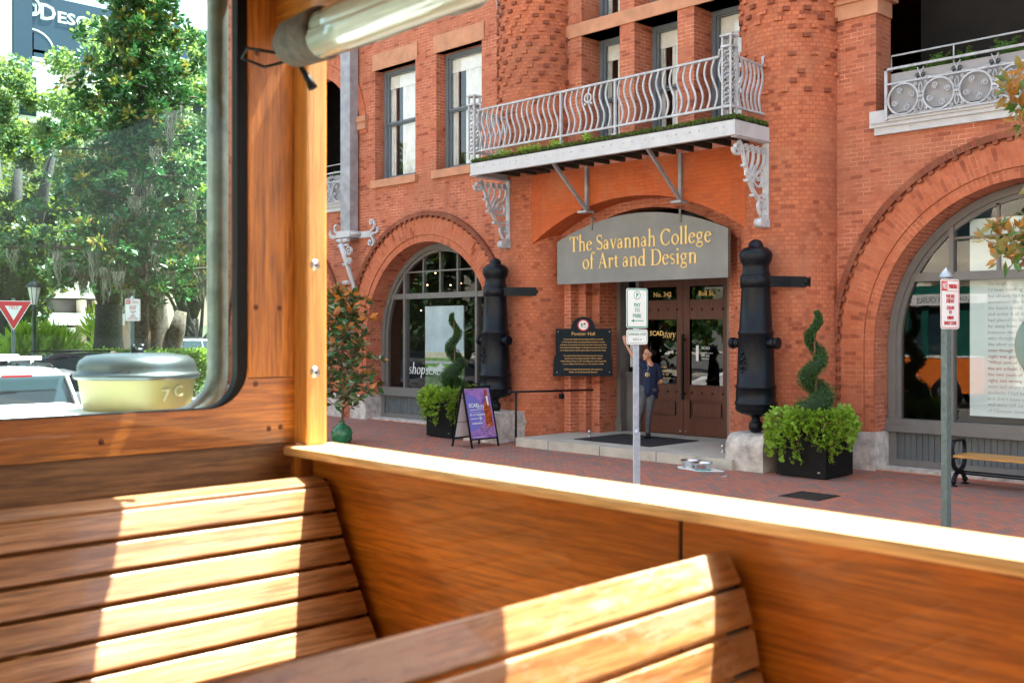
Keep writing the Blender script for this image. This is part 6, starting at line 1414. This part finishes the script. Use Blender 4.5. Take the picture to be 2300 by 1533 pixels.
# ================================================================== cars
def car(name, lab, loc, rz, paint, L=4.8, W=1.88, H=1.75, group=None, suv=True, rack=False, cat='car'):
    t = thing(name, loc, lab, cat, group, rz, True); hw = W / 2      # +x is the front; rear at -L/2
    x = lambda f: -L / 2 + f * L
    belt = H * .60; st = [(.0, .34, .78, .90), (.015, .30, belt * .93, .94), (.06, .28, belt, .97), (.3, .24, belt + .01, 1), (.55, .24, belt, 1), (.72, .26, belt - .03, .99), (.80, .28, belt - .09, .97), (.92, .30, belt - .20, .93), (.985, .34, belt - .34, .86), (1.0, .40, .62, .80)]
    V = []; F = []; N = 12
    for f, zb_, zt, wf in st:
        w_ = hw * wf
        prof = [(-w_ * .86, zb_), (-w_ * .98, zb_ + .10), (-w_, zb_ + (zt - zb_) * .45), (-w_ * .985, zt - .10), (-w_ * .94, zt - .02), (-w_ * .80, zt + .015), (w_ * .80, zt + .015), (w_ * .94, zt - .02), (w_ * .985, zt - .10), (w_, zb_ + (zt - zb_) * .45), (w_ * .98, zb_ + .10), (w_ * .86, zb_)]
        V += [(x(f), a, b) for a, b in prof]
    for i in range(len(st) - 1):
        for k in range(N): F.append([i * N + k, i * N + (k + 1) % N, (i + 1) * N + (k + 1) % N, (i + 1) * N + k])
    m = MB(); 
    for f in F: m.smooth = True; m.poly([V[q] for q in f])
    m.smooth = True; m.poly([V[k] for k in range(N)][::-1]); m.poly([V[(len(st) - 1) * N + k] for k in range(N)]); m.smooth = False
    # roof shell and pillars
    rf = [(.045, belt), (.10 if suv else .16, H - .10), (.16 if suv else .24, H - .01), (.35, H + .01), (.52, H - .02), (.60, H - .10), (.745, belt - .03)]
    wr = [.93, .80, .78, .79, .79, .78, .90]
    g = MB(); g.smooth = True
    for i in range(len(rf) - 1):
        (f0, z0), (f1, z1) = rf[i], rf[i + 1]; a0, a1 = hw * wr[i], hw * wr[i + 1]
        tgt = m if 1 <= i <= 4 else g
        tgt.poly([(x(f0), -a0, z0), (x(f1), -a1, z1), (x(f1), a1, z1), (x(f0), a0, z0)])
        if tgt is m: m.poly([(x(f0), -a0, z0 + .0), (x(f0), -a0 - .02, z0 - .09), (x(f1), -a1 - .02, z1 - .09), (x(f1), -a1, z1)]); m.poly([(x(f1), a1, z1), (x(f1), a1 + .02, z1 - .09), (x(f0), a0 + .02, z0 - .09), (x(f0), a0, z0)])
    for s in (-1, 1):
        ws = hw * .93; pts = [(x(.055), s * ws, belt - .01), (x(.10 if suv else .17), s * (hw * .80 + .02), H - .18), (x(.35), s * (hw * .79 + .02), H - .075), (x(.58), s * (hw * .78 + .02), H - .17), (x(.74), s * ws, belt - .03)]
        if s > 0: pts = pts[::-1]
        g.poly(pts)
        for f0, w0 in ((.22, .035), (.44, .03)): m.obox((x(f0), s * (hw * .868), (belt + H - .07) / 2), (w0, 0, 0), (0, .012, 0), (0, -s * hw * .07, (H - .07 - belt) / 2))
        m.obox((x(.068), s * (hw * .865), (belt + H - .12) / 2), (.05, 0, 0), (0, .02, 0), ((x(.10) - x(.045)) / 2 * 1.0, -s * hw * .065, (H - .10 - belt) / 2))
    b = m.build('body', paint, t); g.build('window', mCarGlass, t)
    for f in (.17, .80):
        for s in (-1, 1):
            c = (x(f), s * (hw - .10), .35 - .01)
            q = MB(); q.lathe(c, [(.20, -.11), (.33, -.11), (.345, -.07), (.345, .07), (.33, .11), (.20, .11)], 24, 'y'); wl = q.build('wheel', mRubber, t); q = MB(); q.lathe(c, [(.21, -.10), (.21, .10), (.001, .08), (.001, -.08), (.21, -.10)], 5, 'y'); q.build('rim', mSteel, wl)
    for s in (-1, 1):
        q = MB(); q.box(x(.0) - .01, x(.03), s * hw * .74 - .09, s * hw * .74 + .09, belt - .30, belt - .02); q.build('tail_light', mRed, t)
        q = MB(); q.obox((x(.975), s * hw * .66, belt - .40), (.06, 0, 0), (0, .16, 0), (0, 0, .07)); q.build('headlight', mSignW, t)
    q = MB(); q.box(x(-.02), x(.02), -hw * .88, hw * .88, .38, .62); q.build('bumper', paint, t)
    q = MB(); q.box(x(.0) - .012, x(.0), -.26, .26, .70, .84); q.build('number_plate', mSignW, t)
    if suv:
        q = MB(); q.obox((x(.055), 0, H - .075), (.12, 0, -.005), (0, hw * .74, 0), (.0, 0, .022)); sp_ = q.build('spoiler', paint, t)
        q = MB(); q.obox((x(.028), 0, H - .085), (.012, 0, 0), (0, .20, 0), (0, 0, .014)); q.build('brake_light', mRed, sp_)
        for s in (-1, 1): q = MB(); q.tube([(x(.14), s * hw * .7, H + .0), (x(.17), s * hw * .7, H + .05), (x(.5), s * hw * .7, H + .05), (x(.53), s * hw * .7, H)], .018, 6); q.build('roof_rail', mBlack, t)
    if rack:
        q = MB(); q.box(x(.50), x(.535), -hw * .82, hw * .82, H + .10, H + .17); q.box(x(.30), x(.33), -hw * .82, hw * .82, H + .10, H + .16)
        for s in (-1, 1):
            for f0 in (.315, .517): q.box(x(f0) - .02, x(f0) + .02, s * hw * .7 - .02, s * hw * .7 + .02, H + .04, H + .10)
        q.build('roof_rack', mWhite, t)
        q = MB(); q.tube([(x(.17), .25, H), (x(.14), .25, H + .30)], [.012, .003], 5); q.lathe((x(.17), .25, H), [(.04, 0), (.02, .03), (.001, .04)], 8); q.build('antenna', mBlack, t)
    return t
zr = -.13
car('parked_car', 'white SUV with a roof rack seen from behind just beyond the windscreen', (-17.45, 5.25, zr), pi, mCarWhite, 4.8, 2.0, 1.78, rack=True)
k = atd(215, 742, 29.6); car('parked_car', 'dark blue car parked side on behind the metal drum', (k[0], k[1], zr), radians(100), mCarDark, 4.6, 1.85, 1.72)
k = atd(170, 742, 26.5); car('parked_car', 'white hatchback partly hidden between the white SUV and the metal drum', (k[0] - .3, k[1] - .6, zr), radians(97), mCarWhite, 4.1, 1.75, 1.40, suv=False)
k = atd(440, 742, 46); car('parked_car', 'silver minivan parked behind the clipped hedge', (k[0], k[1], .05), radians(100), mCarSilver, 4.9, 1.95, 1.80)
k = atd(20, 742, 27.5); car('parked_car', 'dark car parked under the yield sign at the left edge', (k[0], k[1] - .6, zr), radians(100), mCarDark, 4.5, 1.8, 1.62)

# ================================================================== far buildings
mNavy = M_plain('navy_wall', (.03, .075, .13), .6, 0, .05, .3); mBeige = M_plain('beige_wall', (.50, .40, .32), .85, 0, .06, .3); mPale = M_plain('pale_wall', (.62, .62, .58), .85, 0, .05, .3)
ht = thing('hotel', (-72, 30, 0), 'large hotel with a navy sign band and an arched window behind the oaks', 'building')
XH = -72.0
f = lambda px, py: onX(px, py, XH)
yl = f(27, 0)[1]; yr_ = f(560, 0)[1]; zt, z1_ = 27.5, f(30, 128)[2]
m = MB(); m.box(XH - 14, XH, yl, yr_ + 14, z1_ - .0, 24.6); m.box(XH - 14, XH + .25, yl - .0, yl + 1.2, 18, 24.6); 
m.build('sign_band', mNavy, ht)
m = MB(); m.box(XH - 14, XH - .12, yl + .4, yr_ + 14, .0, z1_); m.build('wall', mBeige, ht)
m = MB(); m.box(XH - 14, XH + .3, yl - 14, yl - .1, 0, 30); m.build('wing', mPale, ht)
aw = f(73, 120); 
def archwin(cy, w, z0, zs):
    m = MB(); P = [(cy - w, z0), (cy + w, z0)] + [(cy + w * cos(pi * i / 12), zs + w * sin(pi * i / 12)) for i in range(13)]
    m.prism(P, lambda a, b, d: (XH - .10 + .02 - d, a, b), 0, .04); o = m.build('window', mCarGlass, ht)
    m = MB(); m.box(XH - .08, XH + .02, cy - w - .2, cy + w + .2, z0 - .25, z0); m.box(XH - .08, XH + .0, cy - .08, cy + .08, z0, zs + w * .9); m.box(XH - .08, XH, cy - w, cy + w, zs - .1, zs + .1)
    m.ribbon([(cy - w * 1.05 * cos(pi * i / 12), zs + w * 1.05 * sin(pi * i / 12)) for i in range(13)], .12, .1, lambda a, b, d: (XH - .04 + d, a, b)); m.build('frame', mWhite, o)
archwin(aw[1], 1.35, aw[2] - .2, aw[2] + .2)
for k in range(1, 4): archwin(aw[1] + k * 5.2, 1.35, aw[2] - .2, aw[2] + .2)
for k in range(4):
    cy = aw[1] + k * 5.2; m = MB(); m.box(XH - .1, XH + .15, cy - 1.7, cy + 1.9, aw[2] - 4.6, aw[2] - .6); o = m.build('bay', mWhite, ht); m = MB(); m.box(XH + .14, XH + .16, cy - .9, cy + .2, aw[2] - 4.2, aw[2] - 1.6); m.build('pane', mCarGlass, o)
q = f(88, 38); yv = (0, 1, 0)
text('lettering', 'D', 1.5, mSignW, ht, (XH + .02, q[1], q[2] - .10), yv, Z1, bold=.03, xs=1.0); text('lettering', 'ESOTO', 1.05, mSignW, ht, (XH + .02, q[1] + 1.15, q[2] - .10), yv, Z1, bold=.03, xs=1.25); text('lettering', 'THE', .5, mSignW, ht, (XH + .02, q[1] + .05, q[2] + 1.5), yv, Z1, bold=.01)
q = f(69, 20); m = MB(); m.ribbon(spiral(q[1], q[2] + .1, .25, .75, .4, 1.4, 30), .16, .05, lambda a, b, d: (XH + .05 + d, a, b)); m.ribbon([(q[1] - .2, q[2] - .4), (q[1] - .2, q[2] + .6), (q[1] + .3, q[2] + .3), (q[1] + .3, q[2] - .2), (q[1] - .2, q[2] - .4)], .14, .05, lambda a, b, d: (XH + .05 + d, a, b)); m.build('emblem', mSignW, ht)
# hotel ground floor: canopy, pillars, dark entrance
X2 = -70.5; f2 = lambda px, py: onX(px, py, X2)
en = thing('hotel_entrance', (X2, 30, 0), 'low hotel entrance with a white canopy band and beige brick pillars beyond the square', 'building')
a0, a1 = f2(-60, 0)[1], f2(272, 0)[1]
m = MB(); m.box(X2 - 2, X2 + .6, a0, a1, f2(150, 730)[2], f2(150, 703)[2]); m.build('canopy', mWhite, en)
m = MB(); m.box(X2 - 6, X2 - 1, a0, f2(360, 0)[1], 0, f2(150, 672)[2]); m.build('wall', mDark2, en)
m = MB(); m.box(X2 - 6.2, X2 - .8, a0, f2(560, 0)[1], f2(150, 668)[2], f2(150, 640)[2] + .8); m.build('fascia', mPale, en)
for px0, px1 in ((40, 52), (185, 197), (220, 226), (267, 300)):
    m = MB(); m.box(X2 - 1, X2 - .2, f2(px0, 0)[1], f2(px1, 0)[1], 0, f2(150, 672)[2]); m.build('pillar', mBeige, en)
m = MB(); m.box(X2 - .99, X2 - .8, f2(98, 0)[1], f2(106, 0)[1], 0.1, 3.6); m.mi = 1; m.box(X2 - .4, X2 + .0, f2(155, 0)[1], f2(170, 0)[1], .9, 2.4); m.build('entrance_furniture', [mWhite, mPale], en)
gh = thing('pink_house', (-66, 38, 0), 'pinkish stucco building with a stepped green wall behind the silver minivan', 'building')
X3 = -64.0; f3 = lambda px, py: onX(px, py, X3)
m = MB(); m.box(X3 - 8, X3 - .5, f3(378, 0)[1], f3(520, 0)[1] + 6, 0, f3(400, 620)[2]); m.build('wall', M_plain('pink_stucco', (.55, .42, .36), .9, 0, .05, .5), gh)
m = MB(); m.box(X3 - .4, X3, f3(366, 0)[1], f3(408, 0)[1], 0, f3(400, 737)[2]); m.box(X3 - .4, X3 - .002, f3(408, 0)[1], f3(480, 0)[1], 0, f3(400, 731)[2]); m.build('screen_wall', M_plain('sage_wall', (.27, .30, .22), .9, 0, .06, .5), gh)
m = MB(); m.box(X3, X3 + .03, f3(384, 0)[1], f3(406, 0)[1], f3(395, 768)[2], f3(395, 760)[2]); m.build('panel', mCarGlass, gh)

# ================================================================== across the street (behind the viewer; lights and mirrors in the glass)
op = thing('opposite_building', (-5, -16, 0), 'cream classical building across the street seen only as a reflection', 'building')
m = MB(); mCream = M_plain('cream_stone', (.62, .58, .48), .85, 0, .05, .6)
m.box(-26, 22, -24, -15, -.1, 15); m.box(-26, 22, -15, -14.6, 4.6, 5.2); m.box(-26, 22, -15, -14.4, 14.4, 15.4)
for k in range(12): m.box(-25.5 + k * 4.1, -24.8 + k * 4.1, -15, -14.7, -.1, 4.6)
m.build('wall', mCream, op)
for k in range(11):
    for z in (1.0, 6.4, 10.6): m = MB(); m.box(-23.9 + k * 4.1, -22.2 + k * 4.1, -14.99, -14.93, z, z + 2.7); m.build('window', mCarGlass, op)
for k in range(8):
    x = (-28, -12.5, 8, -36, -43, -50, -57, -65)[k]; t = thing('street_tree', (x, -12.2, 0), ('leafy street tree across the road at its western end', 'leafy street tree across the road opposite the entrance', 'leafy street tree across the road at its eastern end') [k] if k < 3 else 'dense street tree in the row across the road', 'tree', None if k < 3 else 'row of dense street trees across the road')
    m = MB(); m.tube([(x, -12.2, -.1), (x, -12.2, 3), (x + .1, -12.1, 6)], [.25, .2, .1], 9); m.build('trunk', mBarkD, t)
    if k < 3: leaf_cloud('crown', cloud([(x + random.gauss(0, 1.2), -12.2 + random.gauss(0, 1.0), 6.0 + random.gauss(0, 1.2), random.uniform(.7, 1.3)) for q in range(14)], 220, 1.2, 1), .3, mOak, t, aspect=.7)
    else: leaf_cloud('crown', cloud([(x + random.gauss(0, 1.8), -12.2 + random.gauss(0, 1.2), random.uniform(1.2, 13), random.uniform(1.2, 1.9)) for q in range(26)], 170, 1.2, 1), .5, mOakD, t, aspect=.8)
# the orange and green trolley standing ahead in the same lane, mirrored in the shop windows
tb = thing('trolley_bus', (-15.6, -.2, zr), 'orange and green trolley bus standing ahead in the lane, seen mirrored in the big window', 'bus', None, 0, True)
mOr = M_plain('trolley_orange', (.75, .17, .02), .3, 0, .03, 2, 0, .6); mGr = M_plain('trolley_green', (.01, .10, .075), .3, 0, .05, 2, 0, .6)
m = MB(); m.mi = 0; m.box(-3.6, 3.4, -1.15, 1.15, .45, 1.55); m.mi = 1; m.box(-3.6, -3.5, -1.1, 1.12, 1.55, 3.1); m.box(3.3, 3.4, -1.1, 1.12, 1.55, 3.1)
for k in range(7): m.box(-3.5 + k * 1.0, -2.9 + k * 1.0 if k % 2 == 0 else -3.3 + k * 1.0, 1.05, 1.12, 1.55, 3.1); m.box(-3.5 + k * 1.0, -3.38 + k * 1.0, -1.12, -1.05, 1.55, 3.1)
m.box(3.1, 3.3, 1.05, 1.12, 1.55, 3.1); m.mi = 2; m.box(-3.7, 3.5, -1.2, 1.2, 3.1, 3.42); m.box(-3.61, 3.41, 1.13, 1.16, 1.52, 1.58); m.mi = 1; m.box(-3.4, 3.2, -.9, .9, 3.42, 3.7)
m.build('body', [mOr, mGr, mWhite], tb)
m = MB(); m.box(-3.3, 3.2, 1.06, 1.07, 1.6, 3.05); m.build('window', mCarGlass, tb)
for x in (-2.6, 2.3):
    for s in (-1, 1): m = MB(); m.lathe((x, s * 1.05, .45), [(.001, -.12), (.3, -.12), (.45, -.1), (.45, .1), (.3, .12), (.001, .12)], 24, 'y'); w_ = m.build('wheel', mRubber, tb); m = MB(); m.lathe((x, s * 1.05, .45), [(.001, -.14), (.25, -.13), (.25, .13), (.001, .14)], 16, 'y'); m.build('rim', mSteel, w_)
text('lettering', 'TROLLEY TOURS  -  912-480-9', .24, mGr, tb, (3.2, 1.202, 3.17), (-1, 0, 0), Z1, org=(0, 0, 0)); text('lettering', 'Stop', .34, mWhite, tb, (1.5, 1.152, 1.15), (-1, 0, 0), Z1, org=(0, 0, 0)); text('lettering', 'Carriage', .34, mWhite, tb, (1.5, 1.152, .75), (-1, 0, 0), Z1, org=(0, 0, 0))

# ================================================================== the wooden trolley we sit in (own frame, slightly askew to the kerb)
TR = thing('trolley', (0, 0, 0), 'open sided wooden trolley with slatted benches and a honey coloured side rail in the foreground', 'trolley', None, radians(-1.3), True)
E0 = 2.2
def tbox(name, mat, x0, x1, y0, y1, z0, z1, bev=.006, parent=None, seg=2):
    """bevelled board; z given relative to the eye"""
    bm = bmesh.new(); bmesh.ops.create_cube(bm, size=1)
    for v in bm.verts: v.co = Vector(((x0 + x1) / 2 + v.co.x * (x1 - x0), (y0 + y1) / 2 + v.co.y * (y1 - y0), E0 + (z0 + z1) / 2 + v.co.z * (z1 - z0)))
    bmesh.ops.bevel(bm, geom=bm.edges[:], offset=bev, segments=seg, affect='EDGES', profile=.6)
    me = bpy.data.meshes.new(name); bm.to_mesh(me); bm.free(); me.materials.append(mat)
    return link(name, me, parent or TR, (0, 0, 0))
YW = 1.20
# side rail, panels and post
tbox('side_rail', mWRail, -1.935, 3.4, 1.150, 1.272, -.262, -.242, .007)
mWPanel = M_wood('panel_wood', 0, (.27, .076, .006), (.48, .148, .010), (.62, .21, .02), .34, 0, .55, .3)
tbox('side_panel', mWPanel, -1.93, -.932, YW, YW + .02, -1.35, -.263, .003)
tbox('side_panel', mWPanel, -.926, 3.4, YW, YW + .02, -1.35, -.263, .003)
tbox('seam_strip', mBlack, -.9315, -.9265, YW + .001, YW + .006, -1.35, -.2635, .001)
tbox('side_post', mWPost, -1.995, -1.90, 1.188, 1.238, -.2415, .612, .006)
tbox('side_post', mWZ, 2.9, 2.98, 1.188, 1.238, -.2415, .612, .006)
for z in (.138 + .0, -.088): 
    m = MB(); m.lathe((-1.899, 1.207, E0 + z), [(.001, .004), (.008, .004), (.011, .0015), (.012, 0)], 14, 'x'); m.mi = 1; m.lathe((-1.8945, 1.207, E0 + z), [(.001, .0008), (.0035, .0008), (.0035, 0)], 6, 'x'); m.build('screw', [mSteel, mBlack], TR)
for x, y in ((-1.77, 1.222), (-1.02, 1.20)):
    m = MB(); m.lathe((x, y, E0 - .242), [(.010, 0), (.009, .0025), (.001, .003)], 12); m.build('screw', mSteel, TR)
# bulkhead with rounded window
XB = -1.95
tbox('bulkhead_stile', mWZ, XB - .04, XB, 1.078, 1.190, -.098, .95, .004)
def corner_board():
    # lower beam with the rounded corner cut
    P = [(-1.25, -.236), (1.190, -.236), (1.190, -.100), (1.078, -.100)]
    r = .085; c = (1.078 - r, -.158 + r)
    P += [(c[0] + r * cos(a), c[1] + r * sin(a)) for a in [radians(0 - 90 * i / 10) for i in range(11)]] + [(-1.25, -.158)]
    m = MB(); m.prism(P, lambda a, b, d: (XB - d, a, E0 + b), 0, .04); return m.build('bulkhead_beam', mWY, TR)
corner_board()
tbox('bulkhead_beam', mWY, XB - .04, XB, -1.25, 1.19, .80, .95, .004)
tbox('bulkhead_panel', mWOld, XB - .045, XB - .012, -1.25, 1.20, -1.35, -.2375, .003)
tbox('corner_batten', mWZ, -1.93, -1.895, 1.165, 1.199, -1.35, -.264, .003)
tbox('gap_shade_strip', mBlack, XB - .044, XB - .02, 1.1915, 1.232, -.236, .95, .002)  # black strip standing in for the shade in the gap between stile and post
def nail(y, z, r=.006):
    m = MB(); m.lathe((XB, y, E0 + z), [(.001, .0015), (r * .8, .0015), (r, 0)], 10, 'x'); m.build('nail', M_plain('rusty_nail', (.12, .035, .012), .6, .2) if 'rusty_nail' not in bpy.data.materials else bpy.data.materials['rusty_nail'], TR)
tm = {}
def onB(px, py):
    th = radians(43.1); k = (px - 1150) / 2350; dx = -cos(th) + k * sin(th); dy = sin(th) + k * cos(th); t = XB / dx; return dy * t, -(py - 742) / 2350 * t
for px, py in ((578, 120), (633, 130), (575, 690), (628, 692), (574, 862), (228, 992), (604, 962), (630, 958)): nail(*onB(px, py))
# rubber gasket, glass, outer metal rim
def rr_path(y1, z0, r, y0=-1.05, z1=.80, n=8):
    P = []
    for cy, cz, a0 in ((y1 - r, z1 - r, 0), (y0 + r, z1 - r, 90), (y0 + r, z0 + r, 180), (y1 - r, z0 + r, 270)):
        for i in range(n + 1): a = radians(a0 + 90 * i / n - 0); P.append((cy + r * cos(a), cz + r * sin(a)))
    return P
m = MB(); m.ribbon(rr_path(1.067, -.168, .082), .024, .022, lambda a, b, d: (XB - .014 + d, a, E0 + b), True); m.build('gasket', mRubber, TR)
m = MB(); m.prism(rr_path(1.066, -.168, .082), lambda a, b, d: (XB - .022 - d, a, E0 + b), 0, .004); m.build('windscreen', mBusGlass, TR)
m = MB(); pth = [(XB - .12, a, E0 + b) for a, b in rr_path(1.072, -.185, .10)]
m.tube(pth + [pth[0], pth[1]], .022, 12, caps=False); m.build('outer_rim', M_plain('rim_metal', (.20, .22, .215), .35, .6, .2, 20), TR)
# cowl outside the windscreen and the lidded drum on it
tbox('cowl', mWhite, -3.05, XB - .06, -1.2, 1.12, -.40, -.203, .03)
m = MB(); m.box(XB - .0, XB, -1, 1, 0, .001) if False else None
dr = thing('lidded_drum', (0, 0, 0), 'yellow drum with a domed gray metal lid standing just outside the trolley window', 'drum', None, radians(-1.3), True)
th = radians(43.1); kd = (309 - 1150) / 2350; td = 2.72; dx_, dy_ = (-cos(th) + kd * sin(th)) * td, (sin(th) + kd * cos(th)) * td
R_ = .152; mDrumMk = M_plain('faded_marking', (.34, .31, .17), .5)
m = MB(); m.lathe((dx_, dy_, E0 - .202), [(R_ * .86, 0), (R_ * .88, .01), (R_ * .955, .081)], 48); m.build('body', M_plain('yellow_enamel', (.22, .19, .06), .45, 0, .06, 4), dr)
m = MB(); m.lathe((dx_, dy_, E0 - .219), [(R_ * 1.0, .096), (R_ * 1.03, .100), (R_ * 1.035, .106), (R_ * 1.0, .111), (R_ * .965, .114), (R_ * .965, .128), (R_ * .93, .142), (R_ * .82, .154), (R_ * .5, .160), (.001, .162)], 48)
m.build('lid', M_plain('lid_metal', (.085, .10, .105), .36, .75, .18, 5), dr)
m = MB(); m.tube([(dx_ + .0, dy_, E0 - .06), (dx_, dy_, E0 - .046)], .016, 10); m.tube([(dx_, dy_ + .008, E0 - .05), (dx_, dy_ + .012, E0 - .036)], .008, 8); m.tube([(dx_ + .005, dy_ - .014, E0 - .056), (dx_ + .005, dy_ - .014, E0 - .036)], .006, 8); m.build('bolt', mBlackIron, dr)
uu = Vector((sin(th), cos(th), 0)); vv = Vector((-cos(th), sin(th), 0))
text('lettering', '7', .045, mDrumMk, dr, Vector((dx_, dy_, E0 - .178)) + uu * .098 - vv * .108, (uu * .72 + vv * .69), Z1, org=(0, 0, 0)); text('lettering', 'C', .04, mDrumMk, dr, Vector((dx_, dy_, E0 - .166)) + uu * .120 - vv * .082, (uu * .6 + vv * .8), Z1, org=(0, 0, 0))
# rolled clear blind above the opening
rb = thing('rolled_blind', (0, 0, 0), 'rolled clear plastic side blind strapped along the top of the trolley opening', 'blind', None, radians(-1.3), True)
yc, zc, rr = 1.098, .566, .044
m = MB(); n = 220; V = []; 
m.tube([(x, yc + .002 * sin(x * 7), E0 + zc + .002 * sin(x * 5)) for x in [-1.70 + 5.0 * i / 60 for i in range(61)]], [rr * (1 + .03 * sin(i * .9)) for i in range(61)], 26)
m.tube([(x, yc - .010, E0 + zc - .016 + .001 * sin(x * 9)) for x in [-1.69 + 5 * i / 50 for i in range(51)]], rr * .80, 18)
tv = NT('clear_vinyl'); v = tv.coords('Object', (.6, 30, 30)); nn = tv.noise(v, 1, 5); mVin = tv.bsdf(tv.ramp(nn, [(.3, (.22, .24, .17)), (.55, (.40, .44, .36)), (.75, (.62, .62, .52))]), .12, 0, nn, .5, .01, .8, .6); tv.b.inputs['Transmission Weight'].default_value = .15
m.build('roll', mVin, rb)
m = MB(); m.tube([(-1.83, yc, E0 + zc), (-1.80, yc, E0 + zc), (-1.70, yc, E0 + zc), (-1.685, yc, E0 + zc)], [.034, .047, .051, .047], 20); m.build('end_wrap', M_plain('brown_fabric', (.075, .06, .045), .8, 0, .3, 40, .6), rb)
m = MB(); m.tube([(-1.325, yc, E0 + zc), (-1.275, yc, E0 + zc)], .0495, 24); m.build('strap', M_plain('gray_strap', (.14, .15, .12), .5), rb)
m = MB(); m.tube([(-1.82, yc - .03, E0 + zc - .02), (-1.88, yc - .06, E0 + zc - .005), (-1.92, yc - .05, E0 + zc - .015), (-1.90, yc - .01, E0 + zc - .03), (-1.82, yc, E0 + zc - .03)], .0032, 6); m.tube([(-1.80, yc + .01, E0 + zc - .04), (-1.795, yc + .03, E0 + zc - .07), (-1.79, yc + .035, E0 + zc - .085)], [.004, .008, .010], 6); m.build('cord', mBlack, rb)
# roof, far side and floor
tbox('roof', mWX, -2.35, 3.6, -1.35, 1.165, .862, .92, .004)
tbox('roof_beam', mWX, -1.995, 3.5, 1.144, 1.168, .615, .861, .004)
tbox('ambient_block_wall', mWY, 3.42, 3.46, -1.2, 1.2, -1.35, .86, .004)  # unseen wall added behind the viewer to cut ambient light on the benches
tbox('roof_beam', mWX, -1.995, 3.5, -1.24, -1.17, .45, .86, .004)  # far-side beam out of view, hung low to reduce light from that opening
tbox('floor', mWY, -2.0, 3.4, -1.22, 1.22, -1.40, -1.352, .004)
tbox('side_panel', mWPanel, -1.93, 3.4, -1.22, -1.20, -1.35, -.263, .003); tbox('side_rail', mWRail, -1.93, 3.4, -1.27, -1.15, -.262, -.242, .007)
m = MB(); m.box(-3.0, 3.5, 1.222, 1.26, 1.0, 1.93); m.box(-3.0, 3.5, -1.26, -1.222, 1.0, 1.93); m.box(-3.0, 3.5, -1.2, 1.2, .45, .78)
m.build('outer_skirt', mOr, TR)
for x in (-2.4, 2.6):
    for s in (-1, 1): m = MB(); m.lathe((x, s * 1.05, .32), [(.001, -.12), (.3, -.12), (.45, -.1), (.45, .1), (.3, .12), (.001, .12)], 24, 'y'); m.build('wheel', mRubber, TR)
# benches
def bench(xt, zt, prof, lab, pitch_w=.0545, rot=0, mat=None):
    """prof: polyline of the backrest face (x offset, z offset) below the top; slats are laid along it"""
    root = bpy.data.objects.new('bench', None); COL.objects.link(root); root.parent = TR; root['label'] = lab; ORG[root.name] = (0, 0, 0)
    if rot: root.matrix_local = Matrix.Translation((xt, 1.178, 0)) @ Matrix.Rotation(rot, 4, 'Z') @ Matrix.Translation((-xt, -1.178, 0))
    pts = [Vector((xt + a, 0, E0 + zt + b)) for a, b in prof]; L = [0]
    for p, q in zip(pts[:-1], pts[1:]): L.append(L[-1] + (q - p).length)
    def at(s):
        for i in range(len(pts) - 1):
            if s <= L[i + 1] or i == len(pts) - 2:
                d = (pts[i + 1] - pts[i]).normalized(); return pts[i] + d * (s - L[i]), d
    s = 0; k = 0; y0, y1 = -1.17, 1.178
    while s + pitch_w < L[-1]:
        c, d = at(s + pitch_w / 2 - .002); n = Vector((0, 1, 0)).cross(d); n = n if n.x > 0 else -n
        bm = bmesh.new(); bmesh.ops.create_cube(bm, size=1)
        M = Matrix((( 0, d.x, n.x, c.x - n.x * .009), (1, 0, 0, (y0 + y1) / 2), (0, d.z, n.z, c.z - n.z * .009), (0, 0, 0, 1)))
        for v in bm.verts: v.co = Vector((v.co.x * (y1 - y0), v.co.y * (pitch_w - .0065), v.co.z * .018))
        bmesh.ops.bevel(bm, geom=bm.edges[:], offset=.0042, segments=3, affect='EDGES', profile=.5)
        bm.transform(M); me = bpy.data.meshes.new('slat'); bm.to_mesh(me); bm.free(); me.materials.append(mat or mWSlat)
        link('slat', me, root, (0, 0, 0)); s += pitch_w; k += 1
    for y in (-1.185, -.02, 1.18):
        m = MB(); pp = [(p.x - .030, p.z - .006) for p in pts[1:]]; m.ribbon(pp, .026, .016, lambda a, b, d: (a, y + d, b)); m.build('support', mBlack, root)
    return root
seat = [(.30, -.46), (.34, -.52), (.36, -.545), (.50, -.55), (.66, -.53), (.74, -.52), (.78, -.54)]
b1p = [(-.055, .022), (-.012, .012), (.0, -.0), (.026, -.05), (.055, -.103), (.086, -.153), (.118, -.203), (.150, -.252), (.18, -.305), (.21, -.365), (.24, -.42)] + seat
bench(-1.795, -.318, b1p, 'far slatted bench against the bulkhead')
b2p = [(.0, -.0), (.016, -.018), (.034, -.047), (.047, -.09), (.055, -.13), (.066, -.18), (.082, -.23), (.105, -.29), (.14, -.35), (.18, -.41)] + seat
bench(-.838, -.296, b2p, 'nearer slatted bench with heavily worn top slats', rot=radians(1.5), mat=mWSlatW)
bench(.62, -.292, b2p, 'bench behind the viewer')
# small edge block where the far bench meets the bulkhead
SC.render.film_transparent = False
